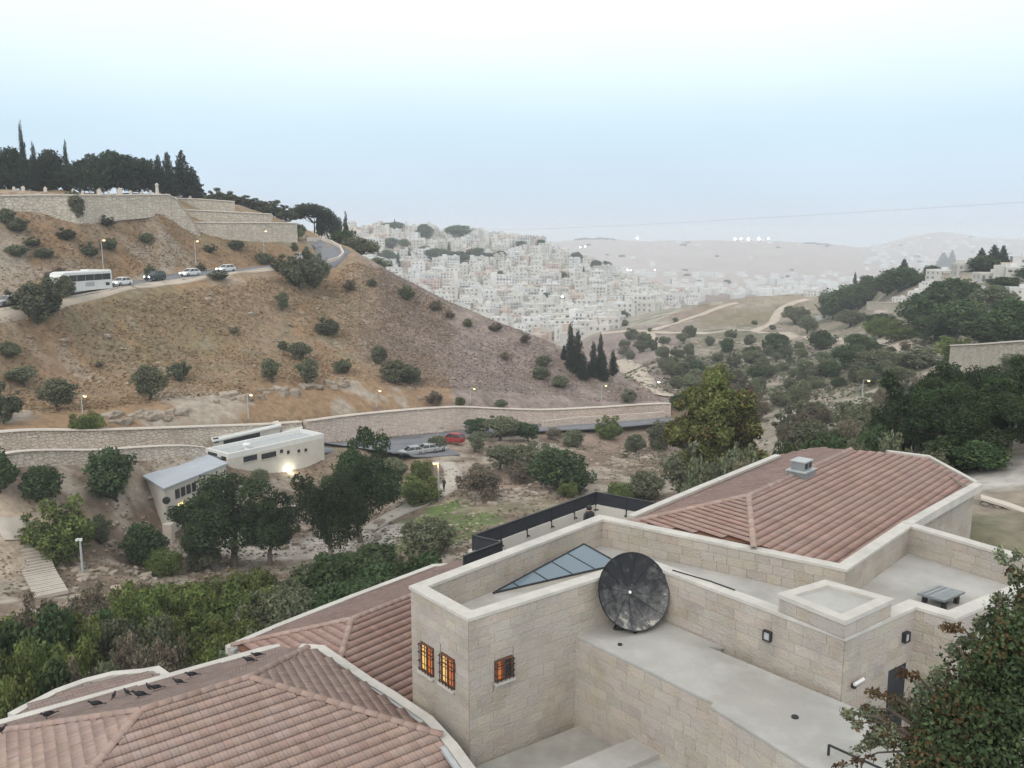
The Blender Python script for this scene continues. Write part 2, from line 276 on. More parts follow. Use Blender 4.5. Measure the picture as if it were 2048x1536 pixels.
ST = [
 [(-700, 5, -19), (2700, 5, -19)],
 [(-700, 28, -22.5), (1024, 28, -22.5), (1500, 28, -21), (1800, 29, -18), (1950, 30, -17), (2700, 28, -16)],
 [(-700, 45, -24), (0, 48, -25.5), (400, 50, -26.3), (800, 52, -27), (1000, 55, -27.5), (1300, 60, -28), (1600, 60, -24), (1800, 54, -19), (1950, 41, -16.2), (2048, 40, -16), (2700, 40, -14)],
 [(-700, 82, -28), (0, 90, -31.8), (150, 95, -33), (300, 103, -35.8), (450, 106, -36.5), (600, 108, -37), (700, 110, -36.5), (800, 112, -35.5), (900, 112, -34.6), (1000, 112, -34.2), (1100, 115, -34.5), (1300, 120, -35), (1500, 110, -31), (1650, 95, -26), (1800, 75, -20), (1950, 45, -13.2), (2048, 44, -13.2), (2700, 50, -10)],
 [(-700, 92, -25.5), (0, 108, 938), (200, 114, 925), (350, 119, 915), (600, 131, -33.4), (700, 134, 905), (800, 134, 929), (890, 138, 917), (1000, 155, -36.4), (1100, 163, -37.2), (1200, 170, -38.2), (1350, 180, -39.5), (1500, 130, -34), (1650, 120, 885), (1800, 100, -24), (1950, 60, -14), (2048, 60, -13), (2700, 60, -10)],
 [(-700, 100, -25), (0, 118, 918), (200, 122, 905), (400, 129, 897), (600, 140, 890), (700, 148, 880), (800, 155, 870), (900, 160, 862), (1000, 166, 850), (1100, 172, 845), (1200, 178, 842), (1350, 190, 831), (1500, 160, 865), (1650, 145, 850), (1800, 125, -28), (1950, 80, -16), (2048, 75, -14), (2700, 80, -10)],
 [(-700, 100.8, -22), (0, 118.8, 869), (200, 122.8, 864), (400, 129.8, 857), (600, 140.8, 847), (700, 148.8, 834), (800, 155.8, 824), (900, 160.8, 817), (1000, 166.8, 820), (1100, 172.8, 822), (1200, 178.8, 817), (1350, 190.8, 810), (1500, 170, 850), (1650, 160, 830), (1800, 140, -30), (1950, 100, -18), (2048, 90, -15), (2700, 100, -10)],
 [(-700, 115, -19), (0, 138, 790), (150, 145, 770), (300, 150, 740), (450, 160, 715), (600, 172, 700), (700, 180, 690), (800, 185, 710), (1000, 190, 735), (1200, 195, 775), (1350, 200, 797), (1500, 200, 810), (1650, 190, 800), (1800, 165, 790), (1950, 125, 775), (2048, 110, 760), (2700, 130, -11)],
 [(-700, 125, -14), (0, 150, 618), (150, 160, 591), (300, 175, 566), (450, 190, 547), (560, 202, 533), (600, 206, 529), (650, 213, 524), (700, 222, 506), (800, 222, 556), (900, 220, 605), (1000, 215, 648), (1100, 212, 686), (1200, 208, 738), (1350, 212, 792), (1500, 230, 775), (1650, 230, 760), (1800, 195, 745), (1950, 150, 745), (2048, 135, 725), (2700, 160, -11)],
 [(-700, 133, -14), (0, 158, 607), (150, 168, 582.5), (300, 184, 558), (450, 199, 540), (560, 211, 527), (600, 217, 520), (650, 236, 485), (700, 236, -3.6), (800, 230, -11.5), (900, 228, -17), (1000, 222, -22), (1100, 220, -27), (1200, 216, -32), (1350, 235, 775), (1500, 260, 750), (1650, 260, 735), (1800, 220, 720), (1950, 170, 715), (2048, 160, 700), (2700, 180, -11)],
 [(-700, 165, 4), (0, 188, 415), (150, 192, 432), (300, 203, 418), (400, 208, 478), (450, 212, 482), (560, 222, 482), (600, 226, 488), (650, 240, -1), (700, 250, -8), (800, 250, -18), (900, 245, -23), (1000, 240, -28), (1200, 235, -39), (1350, 270, 745), (1500, 290, 728), (1650, 290, 710), (1800, 250, 695), (1950, 200, 690), (2048, 185, 680), (2700, 210, -10)],
 [(-700, 166, 8), (0, 189, 392), (150, 193, 393), (300, 204, 395), (340, 224, 396), (450, 246, 406), (560, 252, 440), (600, 252, 457), (650, 252, -.6), (700, 290, -26), (800, 290, -36), (1000, 280, -42), (1200, 270, -46), (1350, 320, 710), (1500, 330, 700), (1650, 320, 690), (1800, 280, 670), (1950, 230, 655), (2048, 220, 645), (2700, 250, -8)],
 [(-700, 230, 9), (0, 250, 9), (300, 260, 9), (450, 270, 8), (600, 280, 0), (650, 300, -12), (700, 340, -48), (800, 340, -55), (1000, 330, -58), (1200, 330, -52), (1350, 380, 680), (1500, 380, 672), (1650, 360, 672), (1800, 310, 640), (1950, 265, 610), (2048, 255, 600), (2700, 290, -6)],
 [(-700, 430, -20), (0, 430, -30), (450, 430, -45), (700, 430, -58), (800, 430, -62), (1000, 430, -66), (1120, 425, -58), (1200, 420, 668), (1350, 430, 650), (1500, 430, 640), (1650, 420, 640), (1800, 350, 600), (1950, 310, 565), (2048, 300, 560), (2700, 330, -4)],
 [(-700, 560, -30), (400, 560, -40), (700, 560, -45), (800, 560, -50), (1000, 540, 665), (1120, 530, 660), (1200, 520, 655), (1350, 465, 622), (1450, 470, 603), (1500, 475, 597), (1650, 480, 588), (1800, 400, 560), (1950, 360, 538), (2048, 345, 530), (2700, 370, -2)],
 [(-700, 800, -10), (400, 800, -20), (700, 780, -20), (800, 780, 540), (1000, 750, 568), (1200, 700, 600), (1300, 690, 612), (1400, 640, -66), (1650, 700, -66), (1800, 600, -60), (1950, 500, -40), (2048, 500, -38), (2700, 500, -30)],
 [(-700, 1000, 0), (600, 1000, 462), (700, 1000, 462), (800, 1000, 461), (900, 1000, 466), (1000, 990, 477), (1080, 970, 492), (1150, 950, 512), (1250, 930, 560), (1350, 920, 592), (1500, 950, 598), (1650, 1000, -78), (2048, 1000, -80), (2700, 1000, -80)],
 [(-700, 1500, -50), (1000, 1500, -60), (1200, 1500, 575), (1350, 1450, 586), (1500, 1400, 588), (1650, 1400, 585), (2048, 1500, -90), (2700, 1500, -90)],
 [(-700, 2300, -60), (1000, 2300, -60), (1200, 2300, 534), (1500, 2300, 543), (1800, 2300, 552), (2048, 2300, 550), (2700, 2300, -90)],
 [(-700, 3600, -40), (700, 3600, -30), (1000, 3600, 487), (1120, 3600, 483), (1200, 3600, 479), (1300, 3600, 483), (1400, 3600, 481), (1530, 3600, 482), (1600, 3600, 486), (1680, 3600, 492), (1750, 3600, 503), (1850, 3600, 517), (2700, 3600, 520)],
 [(-700, 4800, -150), (1500, 4800, -150), (1680, 4800, 503), (1730, 4800, 494), (1780, 4800, 484), (1830, 4800, 472), (1880, 4800, 464), (1920, 4800, 467), (1960, 4800, 474), (2048, 4800, 479), (2700, 4800, 480)],
 [(-700, 5400, -220), (2700, 5400, -220)],
 [(-700, 6200, -300), (2700, 6200, -300)],
]
AZ = np.linspace(R(-46), R(46), 330)
def st_arrays(st):
    az = []; rr = []; zz = []
    for (px, r_, v) in st:
        if v > 150: p = PR(px, v, r_); az.append(math.atan2(p.x, p.y)); zz.append(p.z)
        else: p = PR(px, 768, r_); az.append(math.atan2(p.x, p.y)); zz.append(v)
        rr.append(r_)
    return pchip(az, rr, AZ), pchip(az, zz, AZ)
SA = [st_arrays(s) for s in ST]
RG = np.unique(np.concatenate([np.geomspace(5, 30, 18), np.linspace(30, 108, 105), np.linspace(108, 280, 215), np.geomspace(280, 1200, 170), np.geomspace(1200, 6200, 80)]))
ZT = np.zeros((len(AZ), len(RG))); SI = np.zeros_like(ZT)
for i in range(len(AZ)):
    rs = np.array([s[0][i] for s in SA]); zs = np.array([s[1][i] for s in SA])
    for k in range(1, len(rs)):
        if rs[k] <= rs[k - 1] + .3: rs[k] = rs[k - 1] + .3
    ZT[i] = pchip(rs, zs, RG); SI[i] = np.interp(RG, rs, np.arange(len(rs)))
XX = np.sin(AZ)[:, None] * RG[None]; YY = np.cos(AZ)[:, None] * RG[None]
def smask(a, b, w=.25): return np.clip((SI - a) / w, 0, 1) * np.clip((b - SI) / w, 0, 1)
roadm = np.maximum(smask(7.95, 9.05, .06), smask(3.95, 6.05, .06)) * (AZ[:, None] < R(14))
amp = np.interp(RG, [5, 60, 110, 250, 600, 1500, 4000], [.3, .5, .8, 1.5, 2.0, 6, 14])[None]
ZT = ZT + fbm(XX / 14, YY / 14, 4, 3) * amp * (1 - roadm) * np.where(RG[None] < 400, 1, .6)
far = np.clip((RG[None] - 900) / 1500, 0, 1)
ZT = ZT + fbm(XX / 260, YY / 260, 4, 11) * 16 * far * np.clip((SI - 16.5), 0, 1) * np.clip((18.9 - SI) * 2, 0, 1)

def gz(x, y):
    r_ = math.hypot(x, y); a = math.atan2(x, y)
    fi = (a - AZ[0]) / (AZ[1] - AZ[0]); fi = min(max(fi, 0), len(AZ) - 1.001); i = int(fi); fi -= i
    j = int(np.searchsorted(RG, r_)) - 1; j = min(max(j, 0), len(RG) - 2); t = min(max((r_ - RG[j]) / (RG[j + 1] - RG[j]), 0), 1)
    return float((ZT[i, j] * (1 - t) + ZT[i, j + 1] * t) * (1 - fi) + (ZT[i + 1, j] * (1 - t) + ZT[i + 1, j + 1] * t) * fi)
def HIT(px, py, rmin=30.0, rmax=6000.0):
    d = ray(px, py); h = math.hypot(d[0], d[1]); r_ = rmin; step = lambda q: max(.25, q * .004)
    while r_ < rmax:
        s = r_ / h
        if d[2] * s <= gz(d[0] * s, d[1] * s): return Vector((d[0] * s, d[1] * s, gz(d[0] * s, d[1] * s)))
        r_ += step(r_)
    return None
def ATR(px, r_):
    d = ray(px, 700); h = math.hypot(d[0], d[1]); s = r_ / h; return Vector((d[0] * s, d[1] * s, gz(d[0] * s, d[1] * s)))

# ground colours (true colours of soil, dry grass and rock, by place)
def col(c): return np.array(c)[None, None, :]
PXV = 1024 + F * np.tan(AZ)[:, None] / 1.0 * np.ones_like(ZT)
n1 = fbm(XX / 30, YY / 30, 4, 21)[..., None]; n2 = fbm(XX / 7, YY / 7, 4, 31)[..., None]; n3 = fbm(XX / 2.2, YY / 2.2, 3, 41)[..., None]; n4 = fbm(XX / 120, YY / 120, 3, 51)[..., None]
tan_ = col((.262, .19, .125)); ochre = col((.275, .175, .10)); greyb = col((.25, .20, .183)); soil = col((.195, .145, .108)); pale = col((.37, .325, .275)); olive = col((.16, .165, .10)); mauve = col((.41, .335, .32))
def sm(x, a, b): t = np.clip((x - a) / (b - a), 0, 1); return t * t * (3 - 2 * t)
C = tan_ + 0 * n1
C = C + (ochre - C) * sm(n2 + .5 * n1, .0, .35)
C = C + (pale - C) * sm(n2 - .4 * n1, .26, .42) * .55
C = C + (olive - C) * sm(n1 - n3 * .5, .12, .4) * .45
wr = sm(PXV[..., None] + n1 * 160, 690, 860) * (SI[..., None] > 6)
C = C + (greyb * (1 + n3 * .5) - C) * wr * .9
gard = sm(SI[..., None], 4.4, 3.9)
C = C + ((soil * (1 + n3 * .5) + (pale - soil) * sm(n2 + n3 * .6, .05, .3) * .7) - C) * gard
lower = sm(SI[..., None], 6.9, 6.2) * sm(SI[..., None], 5.9, 6.1) * (PXV[..., None] < 900)
C = C + ((ochre * 1.02 + (pale - ochre) * sm(n2, .16, .3)) - C) * lower * .8
bank = sm(SI[..., None], 9.0, 9.1) * sm(SI[..., None], 10.1, 9.6) * (PXV[..., None] < 700)
C = C + ((pale * .82 + (ochre * .8 - pale * .82) * sm(n2 + n1 * .6, -.12, .2)) - C) * bank * .75
right = sm(PXV[..., None], 1330, 1420) * (SI[..., None] < 15)
RB = col((.255, .215, .17))
C = C + ((RB + (olive * .8 - RB) * sm(n2 + n1, -.1, .25) * .8 + (pale - RB) * sm(-n2 + n3 * .5, .15, .38) * .7) - C) * right
silw = sm(SI[..., None], 12.8, 13.5) * sm(PXV[..., None], 1420, 1330)
C = C + ((col((.36, .33, .28)) * (1 + n3 * .4) + (olive - col((.36, .33, .28))) * sm(n1 + n2 * .5, .0, .3) * .6) - C) * silw
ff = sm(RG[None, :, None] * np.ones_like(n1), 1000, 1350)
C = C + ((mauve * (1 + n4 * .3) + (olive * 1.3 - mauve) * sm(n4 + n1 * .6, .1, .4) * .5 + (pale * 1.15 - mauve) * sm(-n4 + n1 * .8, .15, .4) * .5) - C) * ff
def blob(px, py, rx, ry, c, k=1.0):
    global C
    p = HIT(px, py)
    if p is None: return
    e = ((XX - p.x) / rx) ** 2 + ((YY - p.y) / ry) ** 2
    w = sm(1.0 - e[..., None] + n2 * .7, 0.0, .5) * k; C = C + (col(c) * (1 + n3 * .35) - C) * w
blob(860, 1062, 10, 9, (.13, .165, .06)); blob(895, 1015, 3.6, 3.6, (.12, .165, .055)); blob(950, 1045, 5, 4, (.12, .155, .06)); blob(1060, 1015, 10, 4, (.23, .2, .14), .8)
blob(680, 1090, 10, 6, (.5, .46, .42)); blob(560, 1100, 8, 5, (.5, .44, .39)); blob(810, 975, 5, 6, (.36, .29, .21), .8); blob(20, 1075, 6, 7, (.45, .36, .28), .9); blob(820, 1010, 7, 3, (.38, .31, .24), .8)
blob(1240, 890, 16, 10, (.27, .19, .15), .8); blob(1000, 970, 9, 8, (.35, .25, .2), .7); blob(2010, 945, 6, 4, (.42, .4, .37), .9); blob(1690, 815, 14, 12, (.46, .41, .35), .7); blob(1480, 640, 26, 14, (.22, .185, .125), .9); blob(1400, 625, 22, 12, (.24, .18, .14), .8); blob(1560, 600, 20, 10, (.3, .25, .19), .8)
nv, nr = len(AZ), len(RG)
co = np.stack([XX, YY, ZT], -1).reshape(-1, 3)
ii = np.arange(nv - 1)[:, None] * nr + np.arange(nr - 1)[None]
fc = np.stack([ii, ii + 1, ii + nr + 1, ii + nr], -1).reshape(-1, 4)
fc = fc[:, ::-1]
def np_mesh(name, co, fc, mats, colors=None, smooth=True):
    me = bpy.data.meshes.new(name); me.vertices.add(len(co)); me.vertices.foreach_set('co', np.ascontiguousarray(co, np.float32).ravel())
    k = fc.shape[1]; me.loops.add(fc.size); me.loops.foreach_set('vertex_index', np.ascontiguousarray(fc, np.int32).ravel())
    me.polygons.add(len(fc)); me.polygons.foreach_set('loop_start', np.arange(0, fc.size, k, dtype=np.int32))
    me.update(calc_edges=True)
    if colors is not None:
        at = me.color_attributes.new('tone', 'FLOAT_COLOR', 'POINT'); cc = np.ones((len(co), 4), np.float32); cc[:, :3] = colors; at.data.foreach_set('color', cc.ravel())
    me.materials.append(mats)
    if smooth: me.polygons.foreach_set('use_smooth', np.ones(len(fc), bool))
    return me
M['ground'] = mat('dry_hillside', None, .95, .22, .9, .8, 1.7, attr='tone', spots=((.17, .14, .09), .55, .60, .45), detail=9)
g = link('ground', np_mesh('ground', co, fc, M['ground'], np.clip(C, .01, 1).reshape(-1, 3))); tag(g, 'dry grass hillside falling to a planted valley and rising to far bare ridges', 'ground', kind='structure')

def strip(name, pts, width, material, lift=.06, step=2.0, across=3, parent=None, zf=None, edge=.18):
    """a draped ribbon with a small thickness along a polyline of world points"""
    P = [Vector(pts[0])]
    for a, b in zip(pts[:-1], pts[1:]):
        n = max(1, int((Vector(b) - Vector(a)).length / step))
        for k in range(1, n + 1): P.append(Vector(a).lerp(Vector(b), k / n))
    for _ in range(3): P = [P[0]] + [(P[i - 1] + P[i] * 2 + P[i + 1]) / 4 for i in range(1, len(P) - 1)] + [P[-1]]
    vs_ = []; m = MB()
    for i, p in enumerate(P):
        t = (P[min(i + 1, len(P) - 1)] - P[max(i - 1, 0)]); t.z = 0; t.normalize(); n = Vector((-t.y, t.x, 0))
        w = width(i / (len(P) - 1)) if callable(width) else width
        row = []
        for k in range(across + 1):
            q = p + n * (k / across - .5) * w; row.append((q.x, q.y, (zf(q, p) if zf else gz(q.x, q.y)) + lift))
        row = [(row[0][0], row[0][1], row[0][2] - edge)] + row + [(row[-1][0], row[-1][1], row[-1][2] - edge)]
        vs_ += row
    c = across + 3; fs = []
    for i in range(len(P) - 1):
        for k in range(c - 1): fs.append((i * c + k + 1, i * c + k, (i + 1) * c + k, (i + 1) * c + k + 1))
    m.mesh(vs_, fs); o = m.build(name, material, parent, True); return o, P

def gzv(x, y):
    r_ = np.hypot(x, y); a_ = np.arctan2(x, y); fi = np.clip((a_ - AZ[0]) / (AZ[1] - AZ[0]), 0, len(AZ) - 1.001); i = fi.astype(int); fi = fi - i
    j = np.clip(np.searchsorted(RG, r_) - 1, 0, len(RG) - 2); t = np.clip((r_ - RG[j]) / (RG[j + 1] - RG[j]), 0, 1)
    return (ZT[i, j] * (1 - t) + ZT[i, j + 1] * t) * (1 - fi) + (ZT[i + 1, j] * (1 - t) + ZT[i + 1, j + 1] * t) * fi, SI[i, j]
def scatter(name, label, px0, px1, r0, r1, n, size, material, tones, smin, smax, seed, clump=9.0, thr=-.1, flat=.5):
    """blades and twigs standing on the ground, one mass; tones = colours picked at random"""
    rs = np.random.RandomState(seed); a0, a1 = math.atan((px0 - 1024) / F), math.atan((px1 - 1024) / F)
    a_ = rs.uniform(a0, a1, n); r_ = np.sqrt(rs.uniform(r0 ** 2, r1 ** 2, n)); x = np.sin(a_) * r_; y = np.cos(a_) * r_; z, si = gzv(x, y)
    keep = (si > smin) & (si < smax) & ~((si > 7.75) & (si < 9.2) & (a_ < R(-9))) & ~((si > 3.9) & (si < 6.3) & (a_ < R(11))) & (fbm(x / clump, y / clump, 3, seed) + rs.normal(0, .18, n) > thr)
    x, y, z = x[keep], y[keep], z[keep]; n = len(x); th = rs.uniform(0, 6.28, n); s = size * rs.uniform(.5, 1.5, n); h = s * rs.uniform(.4, 1.0, n) * flat
    u = np.stack([np.cos(th), np.sin(th), np.zeros(n)], 1) * s[:, None] * .5; lean = np.stack([rs.normal(0, .4, n) * s, rs.normal(0, .4, n) * s, h], 1); P = np.stack([x, y, z - .05], 1)
    Q = np.stack([P - u, P + u, P + u * .6 + lean, P - u * .6 + lean], 1); tn = np.array(tones)[rs.randint(0, len(tones), n)] * rs.uniform(.9, 1.1, n)[:, None]
    o = link(name, np_mesh(name, Q.reshape(-1, 3), np.arange(4 * n).reshape(-1, 4), material, np.repeat(tn, 4, 0), False)); tag(o, label, 'grass', kind='stuff'); return o
M['tuft'] = leafmat('dry_tuft', (1, 1, 1))
DRY = [(.39, .28, .17), (.42, .29, .165), (.37, .275, .165), (.33, .265, .155), (.42, .33, .215), (.38, .26, .145)]
GRY = [(.36, .285, .26), (.34, .275, .25), (.38, .31, .28), (.31, .265, .225), (.35, .265, .235)]
scatter('dry_grass', 'brown dry grass tufts covering the hillside below the road', -150, 900, 115, 215, 190000, .34, M['tuft'], DRY, 6.1, 10.2, 61, 9.0, -.15)
scatter('dry_grass', 'greyish dry scrub tufts on the right flank of the spur', 760, 1360, 150, 240, 130000, .34, M['tuft'], GRY, 6.1, 9.5, 62, 9.0, -.1)
scatter('weeds', 'low weeds and twigs over the rubble garden soil', -150, 1340, 56, 165, 60000, .34, M['tuft'], [(.24, .19, .145), (.17, .165, .095), (.3, .25, .19), (.13, .14, .075)], 2.1, 3.9, 63, 6.0, .02)
scatter('undergrowth', 'grey-green undergrowth in the gully and on the right slope', 1250, 2100, 85, 330, 36000, .8, M['tuft'], [(.17, .17, .115), (.21, .19, .15), (.13, .145, .09), (.24, .21, .18), (.11, .125, .085)], 3.5, 11.2, 64, 16.0, .12, .7)

def stones(name, label, px0, px1, r0, r1, n, s0, s1, smin, smax, seed):
    rs = np.random.RandomState(seed); a_ = rs.uniform(math.atan((px0 - 1024) / F), math.atan((px1 - 1024) / F), n); r_ = np.sqrt(rs.uniform(r0 ** 2, r1 ** 2, n)); x = np.sin(a_) * r_; y = np.cos(a_) * r_; z, si = gzv(x, y)
    keep = (si > smin) & (si < smax) & ~((si > 7.75) & (si < 9.2) & (a_ < R(-9))) & ~((si > 3.9) & (si < 6.3) & (a_ < R(11))) & (fbm(x / 12, y / 12, 3, seed) > rs.uniform(-.35, .3, n)); x, y, z = x[keep], y[keep], z[keep]; n = len(x)
    O = np.array([(1, 0, 0), (0, 1, 0), (-1, 0, 0), (0, -1, 0), (0, 0, .8), (.6, .6, .45), (-.5, .6, .5), (-.6, -.5, .4), (.5, -.6, .5)]); fs = np.array([(0, 1, 5), (1, 2, 6), (2, 3, 7), (3, 0, 8), (5, 1, 6), (6, 2, 7), (7, 3, 8), (8, 0, 5), (4, 5, 6), (4, 6, 7), (4, 7, 8), (4, 8, 5)])
    sc_ = rs.uniform(s0, s1, n) * rs.rand(n) ** .8; th = rs.uniform(0, 6.28, n); V = O[None] * (1 + .3 * rs.normal(size=(n, 9, 3))) * sc_[:, None, None] * np.array([1.3, 1, .7]); c_, s_ = np.cos(th)[:, None], np.sin(th)[:, None]
    W = np.stack([V[..., 0] * c_ - V[..., 1] * s_ + x[:, None], V[..., 0] * s_ + V[..., 1] * c_ + y[:, None], V[..., 2] + z[:, None]], -1); tn = np.array([.33, .275, .225])[None] * rs.uniform(.7, 1.3, n)[:, None]
    o = link(name, np_mesh(name, W.reshape(-1, 3), (fs[None] + 9 * np.arange(n)[:, None, None]).reshape(-1, 3), M['stonebit'], np.repeat(tn, 9, 0), False)); tag(o, label, 'stones', kind='stuff')
M['stonebit'] = mat('loose_stone', None, .95, .15, 3, attr='tone')
stones('loose_stones', 'loose pale stones strewn over the dry hillside', -150, 1360, 116, 235, 2600, .12, .5, 6.1, 10.2, 71)
stones('loose_stones', 'loose stones and rubble over the garden slope', -150, 1340, 58, 165, 5000, .10, .45, 2.1, 3.9, 72)
stones('loose_stones', 'pale rubble on the right-hand slope and gully', 1250, 2100, 90, 420, 5000, .2, .9, 3.5, 13.5, 73)

# ------------------------------------------------------------------ foreground: the stone building complex
def xy(p): return (p[0], p[1])
def inset(poly, d):
    """offset a counter-clockwise polygon inwards by d"""
    n = len(poly); out = []
    for i in range(n):
        p0 = Vector(poly[i - 1]).to_2d(); p1 = Vector(poly[i]).to_2d(); p2 = Vector(poly[(i + 1) % n]).to_2d()
        a = (p1 - p0).normalized(); b = (p2 - p1).normalized(); na = Vector((-a.y, a.x)); nb = Vector((-b.y, b.x))
        m = (na + nb); m = m / max(.25, m.dot(na)) if m.length > 1e-6 else na
        out.append(tuple(p1 + m * d))
    return out
def ccw(poly):
    n = len(poly); a = sum(poly[i][0] * poly[(i + 1) % n][1] - poly[(i + 1) % n][0] * poly[i][1] for i in range(n)); return poly if a > 0 else poly[::-1]
def ribbon(m, pts, w, z0, z1, off=0.0, mi=0):
    """solid band of width w following an open polyline (pts with x,y[,z]); z0,z1 relative to the point height if it has one"""
    P = [Vector((p[0], p[1])) for p in pts]; Z = [p[2] if len(p) > 2 else 0.0 for p in pts]; n = len(P); L = []; Rr = []
    for i in range(n):
        a = (P[i] - P[i - 1]).normalized() if i else (P[1] - P[0]).normalized(); b = (P[i + 1] - P[i]).normalized() if i < n - 1 else a
        na = Vector((-a.y, a.x)); nb = Vector((-b.y, b.x)); mm = na + nb; mm = mm / max(.3, mm.dot(na))
        L.append(P[i] + mm * (off + w / 2)); Rr.append(P[i] + mm * (off - w / 2))
    V = []
    for i in range(n): V += [(*L[i], Z[i] + z0), (*Rr[i], Z[i] + z0), (*Rr[i], Z[i] + z1), (*L[i], Z[i] + z1)]
    fs = [(0, 3, 2, 1), (4 * n - 4, 4 * n - 3, 4 * n - 2, 4 * n - 1)]
    for i in range(n - 1):
        for k in range(4): l = (k + 1) % 4; fs.append((4 * i + k, 4 * i + l, 4 * i + 4 + l, 4 * i + 4 + k))
    m.mesh(V, fs, mi); return m

def area_px(pts):
    q = [PIX(p) for p in pts]; n = len(q)
    a = abs(sum(q[i][0] * q[(i + 1) % n][1] - q[(i + 1) % n][0] * q[i][1] for i in range(n))) / 2
    cx = sum(k[0] for k in q) / n; cy_ = sum(k[1] for k in q) / n
    return a if -20 < cx < 2068 and -20 < cy_ < 1556 else a * .001

class Cladding:
    """courses of stone blocks on wall faces; the largest 300 in view become single parts, the rest one joined part"""
    def __init__(s): s.b = []
    def face(s, A, B, z0, z1, holes=(), h=.29, seed=0, lmin=.38, lmax=.8, depth=.02):
        A = Vector((A[0], A[1], 0)); B = Vector((B[0], B[1], 0)); L = (B - A).length; u = (B - A).normalized(); n = Vector((u.y, -u.x, 0))
        rnd = random.Random(seed); k = 0; nc = max(1, round((z1 - z0) / h)); h = (z1 - z0) / nc; j = .0035
        for c in range(nc):
            za = z0 + c * h; sx_ = 0.0; first = True
            while sx_ < L - 1e-4:
                w = rnd.uniform(lmin, lmax) * (.55 if first and c % 2 else 1); first = False
                if L - sx_ - w < .28: w = L - sx_
                rects = [(sx_, sx_ + w, za, za + h)]
                for (h0, h1, v0, v1) in holes:
                    nr_ = []
                    for (a, b, c0, c1) in rects:
                        if b <= h0 or a >= h1 or c1 <= v0 or c0 >= v1: nr_.append((a, b, c0, c1)); continue
                        if a < h0: nr_.append((a, h0, c0, c1))
                        if b > h1: nr_.append((h1, b, c0, c1))
                        aa, bb = max(a, h0), min(b, h1)
                        if c0 < v0: nr_.append((aa, bb, c0, v0))
                        if c1 > v1: nr_.append((aa, bb, v1, c1))
                    rects = nr_
                for (a, b, c0, c1) in rects:
                    if b - a > .05 and c1 - c0 > .04: s.b.append((A + u * (a + j) + Vector((0, 0, c0 + j)), u, n, b - a - 2 * j, c1 - c0 - 2 * j, depth * rnd.uniform(.75, 1.15)))
                sx_ += w
    def build(s, parent, limit=300, name='stone_block'):
        V = [(0, 0, 0), (1, 0, 0), (1, 0, 1), (0, 0, 1), (.0, .85, .0), (1, .85, 0), (1, .85, 1), (0, .85, 1), (.012, 1, .025), (.988, 1, .025), (.988, 1, .975), (.012, 1, .975)]
        Fs = []
        for a in (0, 4):
            for k in range(4): l = (k + 1) % 4; Fs.append((a + k, a + l, a + 4 + l, a + 4 + k))
        Fs.append((8, 9, 10, 11))
        unit = MB().mesh(V, Fs).me(name, M['stone'])
        def rank(t):
            o, u, n, w, h, d = t; vis = (o + n * d).dot(n) < 0
            return area_px([o, o + u * w, o + u * w + Vector((0, 0, h)), o + Vector((0, 0, h))]) * (1 if vis else 0)
        bs = sorted(s.b, key=rank, reverse=True)
        for (o, u, n, w, h, d) in bs[:limit]:
            Mx = Matrix(((u.x * w, n.x * d, 0, o.x), (u.y * w, n.y * d, 0, o.y), (0, 0, h, o.z), (0, 0, 0, 1)))
            link(name, unit, parent, Mx)
        if len(bs) > limit:
            m = MB(); cols = []; rnd = random.Random(5)
            for (o, u, n, w, h, d) in bs[limit:]:
                m.mesh([o + u * (w * a) + n * (d * b) + Vector((0, 0, h * c)) for a, b, c in V], Fs); t = rnd.uniform(.92, 1.08); cols += [(t * rnd.uniform(.97, 1.03), t, t * rnd.uniform(.94, 1.06))] * len(V)
            me = m.me('stone_courses', M['stone_mass']); at = me.color_attributes.new('tone', 'FLOAT_COLOR', 'POINT')
            cc = np.ones((len(me.vertices), 4), np.float32); cc[:, :3] = np.array(cols); at.data.foreach_set('color', cc.ravel())
            tag(link('stone_courses', me, parent), None, None, kind='stuff')

# one clay tile: u across, v down the slope, curved, lifted at its lower end
TW, TC = .20, .285
def tile_geo():
    V = []; n = 8
    for (v, z) in ((-.05, .0), (TC + .012, .05)):
        for k in range(n + 1): x = k / n; V.append(((x - .5) * TW * .985, v, z + .008 * abs(math.sin(2 * math.pi * x)) + .012))
    for k in range(n + 1): x = k / n; V.append(((x - .5) * TW * .985, TC - .03, .03))
    Fs = [(k, k + n + 1, k + n + 2, k + 1) for k in range(n)] + [(k + n + 1, k + 2 * n + 2, k + 2 * n + 3, k + n + 2) for k in range(n)]
    return V, Fs
TV, TF = tile_geo()
TILE = MB().mesh(TV, TF).me('tile', M['tile'], True); TILE_R = MB().mesh(TV, TF).me('tile', M['tile_red'], True)
def cap_geo(n=6, r_=.115, L=.40):
    V = []
    for (y, rr, zz) in ((0, r_ * .86, 0), (L, r_, .012)):
        for k in range(n + 1): t = math.pi * k / n; V.append((rr * math.cos(t), y, rr * math.sin(t) * .8 + zz))
    for k in range(n + 1): t = math.pi * k / n; V.append((r_ * .8 * math.cos(t), L, r_ * .8 * math.sin(t) * .8 - .01))
    return V, [(k, k + 1, k + n + 2, k + n + 1) for k in range(n)] + [(k + n + 1, k + n + 2, k + 2 * n + 3, k + 2 * n + 2) for k in range(n)]
CAP = MB().mesh(*cap_geo()).me('ridge_tile', M['tile'], True)
def inpoly(a, b, poly):
    c = False; n = len(poly)
    for i in range(n):
        x1, y1 = poly[i]; x2, y2 = poly[(i + 1) % n]
        if (y1 > b) != (y2 > b) and a < (x2 - x1) * (b - y1) / (y2 - y1) + x1: c = not c
    return c
